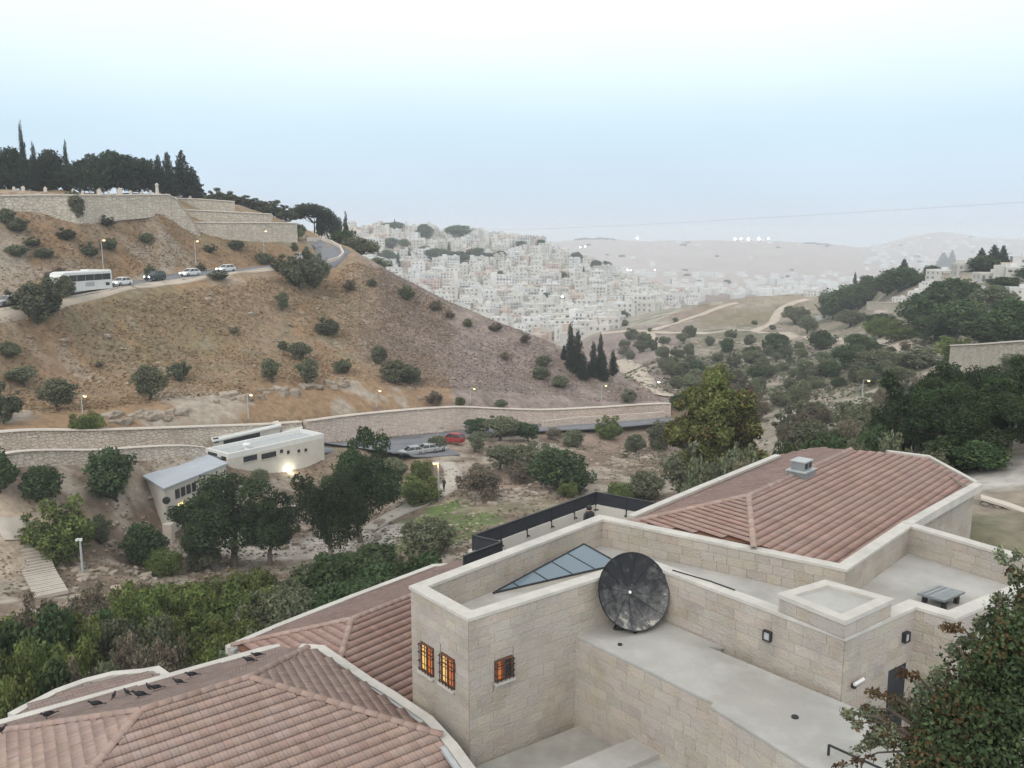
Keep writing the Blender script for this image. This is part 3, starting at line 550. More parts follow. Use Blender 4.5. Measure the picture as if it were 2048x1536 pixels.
class Tiling:
    def __init__(s): s.t = []; s.deck = MB()
    def slope(s, pts, pl=None):
        pl = pl or plane3(pts[0], pts[1], pts[2]); n = pl[0]; d = Vector((n.x * n.z, n.y * n.z, -(n.x ** 2 + n.y ** 2))).normalized(); u = d.cross(n)
        o = pts[0]; P2 = [((p - o).dot(u), (p - o).dot(d)) for p in pts]
        s.deck.face([p - n * .015 for p in (pts if (pts[1] - pts[0]).cross(pts[2] - pts[1]).dot(n) > 0 else pts[::-1])])
        s.deck.face([p - n * .14 for p in pts])
        b = min(q[1] for q in P2); bmax = max(q[1] for q in P2); amin = min(q[0] for q in P2); amax = max(q[0] for q in P2)
        while b < bmax:
            a = amin + TW * .5
            while a < amax:
                if inpoly(a, b + TC * .5, P2) and inpoly(a, b + TC * .85, P2): s.t.append((o + u * a + d * b, u, d, n))
                a += TW
            b += TC
    def caps(s, parent, a, b, back=False):
        d = (b - a); L = d.length; d.normalize(); sd_ = d.cross(Vector((0, 0, 1))).normalized(); up = sd_.cross(d); k = 0.0
        while k < L:
            p = a + d * k + up * .035; link('ridge_tile', CAP, parent, Matrix(((sd_.x, d.x, up.x, p.x), (sd_.y, d.y, up.y, p.y), (sd_.z, d.z, up.z, p.z), (0, 0, 0, 1)))); k += .36
    def build(s, roof, limit=300, mt='tile'):
        s.deck.build('roof_deck', M['deck'], roof)
        def rank(t):
            o, u, d, n = t; return area_px([o - u * .12, o + u * .12, o + u * .12 + d * .37, o - u * .12 + d * .37])
        ts = sorted(s.t, key=rank, reverse=True); rnd = random.Random(3)
        def jit(t):
            o, u, d, n = t; return o + n * rnd.uniform(0, .006), u, (d + u * rnd.uniform(-.012, .012)).normalized(), n
        for t in ts[:limit]:
            o, u, d, n = jit(t); link('tile', TILE if mt == 'tile' else TILE_R, roof, Matrix(((u.x, d.x, n.x, o.x), (u.y, d.y, n.y, o.y), (u.z, d.z, n.z, o.z), (0, 0, 0, 1))))
        rest = ts[limit:]
        if rest:
            T = np.array(TV); cs = []; fs = []; cols = []; F0 = np.array(TF)
            for k, t in enumerate(rest):
                o, u, d, n = jit(t); Bm = np.array([u, d, n]); cs.append(T @ Bm + np.array(o)); fs.append(F0 + k * len(T)); c = rnd.uniform(.90, 1.10); cols += [(c, c * rnd.uniform(.97, 1.03), c * rnd.uniform(.96, 1.04))] * len(T)
            me = np_mesh('tile_courses', np.concatenate(cs), np.concatenate(fs), M[mt + '_mass'], np.array(cols)); tag(link('tile_courses', me, roof), None, None, kind='stuff')

def brickwall(name, c1, c2, cm, sc):
    m = bpy.data.materials.new(name); nt, b_ = nodes(m); N = nt.nodes; L = nt.links
    t = N.new('ShaderNodeTexCoord'); vo = N.new('ShaderNodeTexVoronoi'); vo.inputs['Scale'].default_value = sc; vo.inputs['Randomness'].default_value = .8
    mp = N.new('ShaderNodeMapping'); mp.inputs['Scale'].default_value = (1, 1, 1.7); L.new(t.outputs['Object'], mp.inputs[0]); L.new(mp.outputs[0], vo.inputs['Vector'])
    no = N.new('ShaderNodeTexNoise'); no.inputs['Scale'].default_value = .35; no.inputs['Detail'].default_value = 6; L.new(t.outputs['Object'], no.inputs[0])
    r1 = N.new('ShaderNodeValToRGB'); r1.color_ramp.elements[0].color = (*c1, 1); r1.color_ramp.elements[1].color = (*c2, 1)
    sep = N.new('ShaderNodeSeparateColor'); L.new(vo.outputs['Color'], sep.inputs[0]); mm = N.new('ShaderNodeMath'); mm.operation = 'MULTIPLY_ADD'; mm.inputs[1].default_value = .55; L.new(sep.outputs[0], mm.inputs[0])
    m2 = N.new('ShaderNodeMath'); m2.operation = 'MULTIPLY_ADD'; m2.inputs[1].default_value = 1.5; m2.inputs[2].default_value = -.5; L.new(no.outputs[0], m2.inputs[0]); L.new(m2.outputs[0], mm.inputs[2]); L.new(mm.outputs[0], r1.inputs[0])
    v2 = N.new('ShaderNodeTexVoronoi'); v2.feature = 'DISTANCE_TO_EDGE'; v2.inputs['Scale'].default_value = sc; v2.inputs['Randomness'].default_value = .8; L.new(mp.outputs[0], v2.inputs['Vector'])
    mr = N.new('ShaderNodeMapRange'); mr.inputs[1].default_value = .0; mr.inputs[2].default_value = .09; L.new(v2.outputs[0], mr.inputs[0]); mx_ = N.new('ShaderNodeMix'); mx_.data_type = 'RGBA'; mx_.inputs[6].default_value = (*cm, 1); L.new(mr.outputs[0], mx_.inputs[0]); L.new(r1.outputs[0], mx_.inputs[7])
    L.new(mx_.outputs[2], b_.inputs['Base Color']); b_.inputs['Roughness'].default_value = .92
    bu = N.new('ShaderNodeBump'); bu.inputs['Strength'].default_value = .8; bu.inputs['Distance'].default_value = .12; L.new(mr.outputs[0], bu.inputs['Height']); L.new(bu.outputs[0], b_.inputs['Normal']); return m
M['gardenrubble'] = brickwall('garden_rubble', (.20, .185, .165), (.40, .37, .33), (.13, .12, .105), 3.0)
# ---- flat-roofed stone block
ZC, ZF, ZS, ZL = -10.0, -11.0, -11.6, -14.35
a, b, c, d, e, g_, i_, j, k, l = [PZ(x, y, ZC).to_2d() for x, y in ((822, 1172), (937, 1236), (1289, 1125), (1690, 1274), (1831, 1212), (1910, 1235), (2144, 1138), (1810, 1042), (1680, 1128), (1200, 1030))]
ring = [tuple(p) for p in (a, b, c, d, e, g_, i_, j, k, l)]
ring = ccw(ring)
block = empty('stone_building', (4, 25, -14.4)); tag(block, 'flat-roofed limestone building with stepped parapets below the big tiled roof', 'building')
inv = Matrix.Translation((-4, -25, 14.4))
broot = empty('walls'); broot.parent = block; broot.matrix_local = inv
core_o = inset(ring, .012); core_i = inset(ring, .30)
m = MB(); m.prism(core_o, -19, ZF - .25); m.build('core', M['joint'], broot)
m = MB(); n = len(ring)
for q in range(n):
    r_ = (q + 1) % n; m.prism([core_o[q], core_o[r_], core_i[r_], core_i[q]], ZF - .25, ZC - .09)
m.build('parapet', M['joint'], broot)
fl = MB(); fl.prism(inset(ring, .29), ZF - .2, ZF); fl.build('roof_floor', M['flat'], broot)
co_o = inset(ring, -.05); co_i = inset(ring, .36)
for q in range(n):   # coping stones, cut into lengths
    r_ = (q + 1) % n; A0, A1 = Vector(co_o[q]), Vector(co_o[r_]); B0, B1 = Vector(co_i[q]), Vector(co_i[r_]); ns = max(1, round((A1 - A0).length / 1.3))
    ue = (A1 - A0).normalized(); ne = Vector((-ue.y, ue.x)); Le = (A1 - A0).length
    for t in range(ns):
        s0_, s1_ = Le * t / ns, Le * (t + 1) / ns; pa = A0 + ue * (s0_ + .003); pb_ = A0 + ue * (s1_ - .003)
        qa = B0 if t == 0 else pa + ne * .41; qb = B1 if t == ns - 1 else pb_ + ne * .41; pa = A0 if t == 0 else pa; pb_ = A1 if t == ns - 1 else pb_
        mm = MB(); mm.prism([tuple(pa), tuple(pb_), tuple(qb), tuple(qa)], ZC - .09, ZC); mm.build('coping', M['coping'], broot)
CL = Cladding()
# windows of the left-hand tower: two narrow ones round the corner, one on the wider face
def fpos(A, B, px, py):   # where a pixel ray meets the vertical face A-B: distance along, height
    A = Vector((A[0], A[1], 0)); u = (Vector((B[0], B[1], 0)) - A); L = u.length; u.normalize(); nn = Vector((u.y, -u.x, 0)); dd = Vector(ray(px, py)); q = dd * (A.dot(nn) / dd.dot(nn)); return (q - A).dot(u), q.z
wins = []
for (A, B, px0, px1, pt, pb, lit) in ((a, b, 843, 868, 1290, 1345, 'litwin'), (a, b, 884, 910, 1312, 1370, 'litwin'), (b, c, 989, 1024, 1316, 1358, 'litorange')):
    s0, _ = fpos(A, B, px0, pt); s1, _ = fpos(A, B, px1, pt); pm = (px0 + px1) / 2; _, z1 = fpos(A, B, pm, pt); _, z0 = fpos(A, B, pm, pb); wins.append((A, B, s0, s1, z0, z1, lit))
hb = lambda A, B: [(w[2] - .02, w[3] + .02, w[4] - .02, w[5] + .02) for w in wins if (w[0] == A and w[1] == B)]
CL.face(a, b, ZL - .3, ZC - .09, hb(a, b), seed=1); CL.face(b, c, ZL - .3, ZC - .09, hb(b, c), seed=2)
ds0, dz1 = fpos(d, e, 1776, 1342); ds1, _ = fpos(d, e, 1811, 1330)
CL.face(c, d, ZL - .5, ZC - .09, seed=3); CL.face(d, e, -16, ZC - .09, [(ds0, ds1, -17, dz1)], seed=4); CL.face(e, g_, -16, ZC - .09, seed=5); CL.face(g_, i_, -16, ZC - .09, seed=6)
ci = [Vector(p) for p in core_i]; idx = {tuple(p): q for q, p in enumerate(ring)}
def innerface(p, q, seed): # the face seen across the roof
    CL.face(ci[idx[tuple(q)]], ci[idx[tuple(p)]], ZF, ZC - .09, seed=seed, h=.31, depth=.03)
for q in range(n):
    CL.face(ci[(q + 1) % n], ci[q], ZF, ZC - .09, seed=20 + q, h=.305, depth=.03)
# raised box flush with the front wall
bx = ccw([tuple(PZ(x, y, -9.5).to_2d()) for x, y in ((1557, 1187), (1690, 1241), (1786, 1197), (1651, 1160))])
m = MB(); m.prism(inset(bx, .03), ZC + .004, -9.62); m.build('plant_box', M['joint'], broot)
m = MB()
bo = inset(bx, -.03); bi = inset(bx, .28)
for q in range(4): r_ = (q + 1) % 4; m.prism([bo[q], bo[r_], bi[r_], bi[q]], -9.62, -9.5)
m.build('plant_box_coping', M['coping'], broot); m = MB(); m.prism(inset(bx, .27), -9.7, -9.58); m.build('plant_box_floor', M['flat'], broot)
for q in range(4): CL.face(inset(bx, .025)[q], inset(bx, .025)[(q + 1) % 4], ZC + .01, -9.625, seed=40 + q, h=.37)
# slab terrace with the dish, standing on the lower terrace
cdx = (d - c).normalized(); Cc = c + cdx * (fpos(c, d, 1452, 1283)[0])
slab = [PZ(1139, 1265, ZS).to_2d(), PZ(1427, 1405, ZS).to_2d(), PZ(1420, 1412, ZS).to_2d(), PZ(1610, 1530, ZS).to_2d(), PZ(1790, 1645, ZS).to_2d(), PZ(1990, 1560, ZS).to_2d(), PZ(1702, 1412, ZS).to_2d(), PZ(1415, 1293, ZS).to_2d(), Cc, c]
slab = [tuple(p) for p in slab]
nrm = lambda A, B: Vector(((B - A).y, -(B - A).x)).normalized()
nbc = nrm(b, c) * .05; ncd = nrm(c, d) * .05
slab[0] = tuple(Vector(slab[0]) ); slab[9] = tuple(c + nbc + ncd); slab[8] = tuple(Cc + ncd)
sl_in = inset(ccw(slab), .035)
m = MB(); m.prism(sl_in, -19, ZS - .07); m.build('slab_core', M['joint'], broot)
m = MB(); m.prism(ccw(slab), ZS - .07, ZS); m.build('slab_floor', M['flat'], broot)
S_ = [Vector(p) for p in slab]
CL.face(S_[0], S_[1], ZL - .3, ZS - .075, seed=60); CL.face(S_[1], S_[2], ZL - .3, ZS - .075, seed=61); CL.face(S_[2], S_[3], ZL - .3, ZS - .075, seed=62); CL.face(S_[3], S_[4], ZL - .3, ZS - .075, seed=63)
CL.build(broot)
# windows, grilles, door
for (A, B, s0, s1, z0, z1, lit) in wins:
    A3 = Vector((A.x, A.y, 0)); u = (Vector((B.x, B.y, 0)) - A3).normalized(); nn = Vector((u.y, -u.x, 0)); w = s1 - s0; h = z1 - z0
    O = A3 + u * s0 + Vector((0, 0, z0)); MM = Matrix(((u.x, nn.x, 0), (u.y, nn.y, 0), (0, 0, 1)))
    def bxx(mb, x0, x1, y0, y1, zz0, zz1, mi=0):
        cc = O + u * (x0 + x1) / 2 + nn * (y0 + y1) / 2 + Vector((0, 0, (zz0 + zz1) / 2)); mb.box(cc, (x1 - x0, y1 - y0, zz1 - zz0), mi, MM)
    wn_ = MB(); bxx(wn_, 0, .05, -.01, .05, 0, h); bxx(wn_, w - .05, w, -.01, .05, 0, h); bxx(wn_, .05, w - .05, -.01, .05, h - .05, h); bxx(wn_, .05, w - .05, -.01, .05, 0, .05); bxx(wn_, w * .5 - .035, w * .5 + .035, -.01, .045, .05, h - .05); bxx(wn_, .05, w - .05, -.01, .03, h * .66, h * .66 + .035)
    W = wn_.build('window', M['deck'], broot)
    gl = MB(); bxx(gl, .05, w * .5 - .035, -.01, .012, .05, h - .05); gl.build('pane', M[lit], W); gl = MB(); bxx(gl, w * .5 + .035, w - .05, -.01, .012, .05, h - .05); gl.build('pane', M['glass' if lit == 'litorange' else 'litorange'], W)
    si = MB(); bxx(si, -.04, w + .04, -.01, .14, -.07, -.005); si.build('sill', M['coping'], W)
    gr = MB()
    for q in range(5): x = .03 + (w - .06) * q / 4; bxx(gr, x - .009, x + .009, .10, .118, 0, h)
    for zz in (.06, h * .35, h * .66, h - .06): bxx(gr, 0, w, .118, .13, zz - .008, zz + .008); bxx(gr, -.02, .0, .0, .13, zz - .008, zz + .008); bxx(gr, w, w + .02, .0, .13, zz - .008, zz + .008)
    gr.build('grille', M['dark'], W)
ud = (e - d).normalized(); D0 = d + ud * ds0; D1 = d + ud * ds1; nd_ = nrm(d, e)
m = MB(); m.prism([tuple(D0 - nd_ * .03), tuple(D1 - nd_ * .03), tuple(D1 + nd_ * .012), tuple(D0 + nd_ * .012)], -16, dz1); DO = m.build('door', M['panel'], broot)
m = MB(); m.prism([tuple(D0 + ud * .12 + nd_ * .013), tuple(D0 + ud * .17 + nd_ * .013), tuple(D0 + ud * .17 + nd_ * .06), tuple(D0 + ud * .12 + nd_ * .06)], dz1 - 1.1, dz1 - .95); m.build('handle', M['rim'], DO)
# wall lamps: dark square frames with a pale glass
for (A, B, px, py, lab) in ((c, d, 1538, 1270, 'square black wall lamp on the lit stone face below the plant box'), (d, e, 1807, 1272, 'square black wall lamp above the grey door'), (g_, i_, 1938, 1275, 'square black wall lamp beside the leafy tree at the edge')):
    s0, z0 = fpos(A, B, px, py); u = (B - A).normalized(); nn = nrm(A, B); P0 = A + u * s0 + nn * .045; ang = math.atan2(u.y, u.x)
    t = empty('wall_lamp', (P0.x, P0.y, z0), ang); tag(t, lab, 'wall lamp', 'square wall lamps on the stone building')
    m = MB(); m.box((0, .0, 0), (.24, .05, .28)); m.build('back_plate', M['dark'], t)
    m = MB()
    for sgn in (-1, 1): m.box((sgn * .105, -.06, 0), (.03, .07, .28)); m.box((0, -.06, sgn * .125), (.18, .07, .03))
    m.build('frame', M['dark'], t); m = MB(); m.box((0, -.045, 0), (.18, .04, .22)); m.build('diffuser', M['zinc'], t)
# spotlight tube on the dark wall
s0, z0 = fpos(d, e, 1702, 1364); P0 = d + ud * s0 + nd_ * .04
t = empty('bulkhead_light', (P0.x, P0.y, z0), math.atan2(ud.y, ud.x)); tag(t, 'white tube light fixed near the stone corner left of the grey door', 'light')
m = MB(); m.tube((-.05, -.09, .0), (.35, -.09, .03), .045, n=8); m.build('tube', M['white'], t); m = MB(); m.box((0, -.05, -.07), (.08, .1, .12)); m.build('bracket', M['dark'], t)
# lower terrace and the beam on it
lt = [PZ(x, y, ZL).to_2d() for x, y in ((835, 1385), (1250, 1385), (1900, 1385))]
m = MB(); m.prism([(-3.2, 23.9), (-1.0, 22.2), (2.2, 24.4), (8.3, 21.0), (16, 21.5), (16, 9), (-3.4, 9), (-3.4, 21)], ZL - .3, ZL); tag(m.build('lower_terrace', M['terrace']), 'pale screeded terrace floor between the stone tower and the red roof', 'terrace', kind='structure')
bm_ = [PZ(1348, 1441, -13.8), PZ(1120, 1536, -13.8), PZ(950, 1607, -13.8)]; bn = [PZ(1431, 1460, -13.8), PZ(1252, 1536, -13.8), PZ(1085, 1607, -13.8)]
m = MB(); m.prism([tuple(p.to_2d()) for p in bm_] + [tuple(p.to_2d()) for p in bn[::-1]], ZL - .05, -13.8); tag(m.build('low_parapet', M['flat']), 'broad white-topped low parapet crossing the terrace at the bottom edge', 'parapet')
fl_ = [PZ(1434, 1464, -13.95), PZ(1256, 1540, -13.95), PZ(1090, 1612, -13.95), PZ(1500, 1900, -13.95), PZ(1700, 1640, -13.95)]
m = MB(); m.prism([tuple(p.to_2d()) for p in fl_], ZL - .05, -13.95); tag(m.build('lower_roof', M['flat']), 'flat grey roof strip between the low parapet and the dish terrace wall', 'roof', kind='structure')
# glass skylight on the flat roof
T0, T1, T2 = PZ(986, 1186, -10.93), PZ(1168, 1088, -10.35), PZ(1240, 1128, -10.62)
sk = empty('skylight', (T0.x, T0.y, ZF)); tag(sk, 'long triangular glass skylight with dark frame on the flat roof', 'skylight')
def loc(p, o): return Vector(p) - o.location
N0 = (T1 - T0).cross(T2 - T0).normalized(); N0 = N0 if N0.z > 0 else -N0
Aedge = [T0.lerp(T1, q) for q in (0, .2, .42, .62, .8, 1)]; Bedge = [T0.lerp(T2, q) for q in (0, .2, .42, .62, .8, 1)]
for q in range(5):
    pts = [Aedge[q], Aedge[q + 1], Bedge[q + 1], Bedge[q]] if q else [Aedge[0], Aedge[1], Bedge[1]]
    m = MB(); P_ = [loc(p, sk) for p in pts]; P_ = P_ if (P_[1] - P_[0]).cross(P_[2] - P_[0]).dot(N0) > 0 else P_[::-1]
    m.face(P_); m.face([p - N0 * .02 for p in P_[::-1]]); m.build('pane', M['skyglass'], sk)
m = MB()
for A, B in ((T0, T1), (T1, T2), (T2, T0)): m.tube(loc(A, sk), loc(B, sk), .035, n=4)
m.build('frame', M['panel'], sk)
for q in range(1, 5): m = MB(); m.tube(loc(Aedge[q], sk), loc(Bedge[q], sk), .022, n=4); m.build('glazing_bar', M['panel'], sk)
m = MB()
for A, B in ((T0, T1), (T1, T2), (T2, T0)):
    A_, B_ = loc(A, sk), loc(B, sk); m.face([(A_.x, A_.y, 0), (B_.x, B_.y, 0), B_, A_])
m.build('kerb', M['coping'], sk)
# satellite dish
dc = PZ(1262, 1252, ZS); dish = empty('satellite_dish', dc); tag(dish, 'big weathered black and white mesh satellite dish on the pale terrace', 'satellite dish')
dm = bpy.data.materials.new('weathered_dish'); nt, bs = nodes(dm); N_ = nt.nodes; L_ = nt.links
t_ = N_.new('ShaderNodeTexCoord'); mp = N_.new('ShaderNodeMapping'); mp.inputs['Scale'].default_value = (1.6, 1.6, .9); nz = N_.new('ShaderNodeTexNoise'); nz.inputs['Scale'].default_value = 1.7; nz.inputs['Detail'].default_value = 9; nz.inputs['Roughness'].default_value = .72
sp_ = N_.new('ShaderNodeSeparateXYZ'); L_.new(t_.outputs['Object'], mp.inputs[0]); L_.new(mp.outputs[0], nz.inputs[0]); L_.new(t_.outputs['Object'], sp_.inputs[0])
gr_ = N_.new('ShaderNodeMapRange'); gr_.inputs[1].default_value = .75; gr_.inputs[2].default_value = -1.1; gr_.inputs[3].default_value = -.13; gr_.inputs[4].default_value = .12; L_.new(sp_.outputs['Y'], gr_.inputs[0])
ad = N_.new('ShaderNodeMath'); L_.new(nz.outputs[0], ad.inputs[0]); L_.new(gr_.outputs[0], ad.inputs[1])
rr_ = N_.new('ShaderNodeValToRGB'); el = rr_.color_ramp.elements; el[0].position = .41; el[0].color = (.022, .024, .028, 1); el[1].position = .60; el[1].color = (.12, .12, .118, 1); e3 = rr_.color_ramp.elements.new(.645); e3.color = (.20, .197, .19, 1); e4 = rr_.color_ramp.elements.new(.66); e4.color = (.38, .36, .33, 1)
L_.new(ad.outputs[0], rr_.inputs[0]); L_.new(rr_.outputs[0], bs.inputs['Base Color']); bs.inputs['Roughness'].default_value = .8
RD = 1.13; prof = [(.02, -.0)] + [(RD * q / 9, .34 * (q / 9) ** 2) for q in range(1, 10)]
ax = Vector((.30, -.82, .42)).normalized(); cen = Vector((.06, -.12, 1.15)); sxv = ax.cross(Vector((0, 0, 1))).normalized(); upv = sxv.cross(ax)
DM = Matrix(((-sxv.x, upv.x, ax.x, cen.x), (-sxv.y, upv.y, ax.y, cen.y), (-sxv.z, upv.z, ax.z, cen.z), (0, 0, 0, 1)))
m = MB(); m.lathe([(r_, z - .34) for r_, z in prof], 40); m.lathe([(r_, z - .36) for r_, z in prof][::-1], 40); o = m.build('reflector', dm, dish, True); o.matrix_local = DM
m = MB(); m.lathe([(RD, -.02), (RD + .03, 0), (RD + .03, -.03), (RD, -.05)], 40); o = m.build('rim', M['dark'], dish); o.matrix_local = DM
for q in range(10):
    tt = 2 * math.pi * q / 10; m = MB(); m.chain([(.05 * math.cos(tt), .05 * math.sin(tt), -.38)] + [(RD * s * math.cos(tt), RD * s * math.sin(tt), .34 * s * s - .375) for s in (.5, 1)], [.015] * 3, 4); o = m.build('rib', M['dark'], dish); o.matrix_local = DM
for q in range(12):
    tt = 2 * math.pi * (q + .5) / 12; m = MB(); m.chain([(RD * s_ * math.cos(tt), RD * s_ * math.sin(tt), .34 * s_ * s_ - .328) for s_ in (.05, .35, .7, .98)], [.008] * 4, 4); o = m.build('face_rib', M['panel'], dish); o.matrix_local = DM
m = MB(); m.lathe([(0, -.30), (.05, -.3), (.04, -.33)], 10); o = m.build('hub', M['white'], dish); o.matrix_local = DM
back = cen - ax * .40
for q in ((-.42, -.25), (.42, -.12), (-.15, .75), (.5, .6)):
    m = MB(); m.tube(back, (q[0], q[1], .03), .035, n=6); m.build('leg', M['dark'], dish)
m = MB(); m.tube((-.55, -.28, .04), (.15, -.4, .04), .03, n=6); m.tube((-.55, -.28, .04), (-.15, .75, .04), .03, n=6); m.tube((.15, -.4, .04), (.5, .6, .04), .03, n=6); m.build('base_frame', M['dark'], dish)
m = MB(); m.tube((.15, -.4, .035), (.02, -.52, .03), .05, n=6); m.build('foot', M['dark'], dish)
# roof hatch, junction box and cable on the flat roofs
hp = PZ(1882, 1190, ZF + .25); ht = empty('roof_hatch', (hp.x, hp.y, ZF), R(35)); tag(ht, 'grey louvred hatch panel propped on dark feet on the right flat roof', 'hatch')
m = MB(); m.box((0, 0, .30), (1.15, .85, .06), 0, Matrix.Rotation(R(-4), 3, 'X')); m.build('lid', M['grey'], ht)
for q in ((-.35, -.3), (.35, -.3), (-.35, .3), (.35, .3)): m = MB(); m.box((q[0], q[1], .135), (.12, .12, .26)); m.build('foot', M['dark'], ht)
m = MB()
for q in range(5): m.box((0, -.32 + .16 * q, .334), (1.05, .02, .012))
m.build('louvre', M['zinc'], ht)
jp = PZ(1688, 1158, ZF + .1); t = empty('junction_box', (jp.x, jp.y, ZF), R(40)); tag(t, 'small white junction box beside the inner parapet corner', 'box'); m = MB(); m.box((0, 0, .15), (.26, .2, .22)); m.build('housing', M['white'], t); m = MB(); m.tube((-.12, 0, .12), (-.35, .05, .05), .025, n=6); m.build('conduit', M['dark'], t)
m = MB(); cp = [PZ(x, y, ZF + .02) for x, y in ((842, 1188), (905, 1195), (960, 1180), (1050, 1150))]; m.chain(cp, [.014] * 4, 5); tag(m.build('roof_cable', M['dark']), 'thin dark cable lying along the inner parapet beside the skylight', 'cable')
m = MB(); cp = [PZ(x, y, ZC + .02) for x, y in ((1345, 1140), (1420, 1162), (1470, 1180))]; m.chain(cp, [.02] * 3, 5); tag(m.build('coping_pipe', M['panel']), 'thin dark pipe lying on the coping right of the dish', 'pipe')
m = MB(); q0 = PZ(1658, 1490, ZS + .25); q1 = PZ(1760, 1536, ZS + .25); q2 = PZ(1850, 1580, ZS + .25); m.chain([q0, q1, q2], [.03] * 3, 6); m.tube(q1, (q1.x, q1.y, ZS), .03, n=6); m.tube((q0.x, q0.y, q0.z), (q0.x, q0.y, ZS), .03, n=6); tag(m.build('handrail', M['dark']), 'short dark metal handrail beside the leafy tree on the terrace', 'handrail')

for (px, py, z, rr_) in ((1590, 1435, ZS, .09), (1240, 1290, ZS, .07), (1385, 1460, ZL, .08)):
    p = PZ(px, py, z); m = MB(); m.lathe([(rr_, 0), (rr_, .03), (rr_ * .8, .045), (0, .05)], 10, 0, Matrix.Translation(p)); m.build('drain', M['dark'], broot)
# ---- tiled roofs
def hip_front(R1, R2, deg):
    u = (R2 - R1); u.z = 0; u.normalize(); f = Vector((u.y, -u.x, 0)); return plane3(R1, R2, R1 + f - Vector((0, 0, math.tan(R(deg)))))
# roof nearest the viewer
hw = empty('tiled_roof_wing', (-7, 20, -14)); tag(hw, 'near wing with red clay hip roof and birds on its far slope', 'building'); hroot = empty('roof'); hroot.parent = hw; hroot.matrix_local = Matrix.Translation((7, -20, 14))
R1, R2 = PZ(282, 1423, -11.8), PZ(498, 1357, -11.8); pf = hip_front(R1, R2, 20)
B0, B1 = PZ(0, 1450, -13.3), PZ(560, 1297, -13.3); pb = plane3(R1, R2, B0)
T = Tiling()
hf = PP(865, 1467, pf); hl = PP(150, 1580, pf); br = PP(612, 1299, pb); bl = PP(-250, 1502, pb)
T.slope([R1, R2, hf, PP(905, 1520, pf), PP(990, 1640, pf), PP(100, 1640, pf)], pf)
T.slope([R1, PP(-160, 1489, pb), PP(-330, 1530, pb), PP(-200, 1507, pb), PP(0, 1452, pb), PP(300, 1368, pb), PP(553, 1299, pb), br, R2], pb)
pr_ = plane3(R2, hf, br); T.slope([R2, br, PP(640, 1303, pr_), PP(735, 1370, pr_), PP(845, 1448, pr_), hf], pr_)
plh = plane3(R1, PP(100, 1640, pf), PP(-160, 1489, pb)); T.slope([R1, PP(100, 1640, plh), PP(-400, 1640, plh), PP(-160, 1489, plh)], plh)
T.build(hroot)
for A, B in ((R1, R2), (R2, hf), (R2, br), (R1, PP(100, 1640, pf)), (R1, PP(-160, 1489, pb))): T.caps(hroot, A, B)
for nm, pts in (('gutter_coping', [PZ(-220, 1508, -13.2), PZ(0, 1444, -13.2), PZ(300, 1361, -13.2), PZ(528, 1297, -13.2), PZ(560, 1291, -13.2)]), ('gutter_coping', [PZ(600, 1291, -13.15), PZ(642, 1294, -13.15), PZ(735, 1358, -13.15), PZ(780, 1385, -13.15), PZ(856, 1436, -13.15), PZ(905, 1490, -13.15), PZ(945, 1545, -13.15), PZ(1010, 1660, -13.15)])):
    m = MB(); ribbon(m, pts, .30, -.35, 0); m.build(nm, M['coping'], hroot); m = MB(); ribbon(m, pts, .14, -.12, -.03, -.24); m.build('gutter', M['zinc'], hroot)
m = MB(); wl = [PZ(x, y, -13.2).to_2d() for x, y in ((-220, 1508), (0, 1444), (300, 1361), (560, 1293), (640, 1296), (735, 1360), (856, 1437), (945, 1545), (1010, 1660), (-200, 1660))]; m.prism(inset(ccw([tuple(p) for p in wl]), .08), -28, -13.9); m.build('wall', M['whitewall'], hw).matrix_local = Matrix.Translation((7, -20, 14))
m = MB(); bay = [PZ(x, y, -13.6) for x, y in ((22, 1428), (40, 1418), (115, 1380), (170, 1360), (225, 1346), (285, 1341), (312, 1336), (332, 1350))]; ribbon(m, bay, .28, -.4, 0); m.build('bay_coping', M['coping'], hroot)
m = MB(); bayi = [PZ(x, y, -13.72) for x, y in ((30, 1425), (115, 1388), (170, 1368), (225, 1354), (285, 1348), (330, 1352))]; m.prism([tuple(p.to_2d()) for p in bayi], -28, -13.75); m.build('bay_wall', M['whitewall'], hroot)
T2_ = Tiling(); T2_.slope([Vector((p.x, p.y, -13.7 + .0 * q)) + Vector((0, 0, .0)) for q, p in enumerate(bayi)], (Vector((.25, -.3, .92)).normalized(), 0)) if False else None
bt = Tiling(); q0, q1 = PZ(45, 1432, -13.42), PZ(322, 1356, -13.42); qa, qb, qc, qd = PZ(60, 1410, -13.66), PZ(170, 1370, -13.66), PZ(235, 1355, -13.66), PZ(305, 1347, -13.66); bpl = plane3(q0, q1, qb)
bt.slope([q0, q1] + [PP(*PIX(p), bpl) for p in (qd, qc, qb, qa)], bpl); br_ = empty('bay_roof'); br_.parent = hw; br_.matrix_local = Matrix.Translation((7, -20, 14)); bt.build(br_, 0)
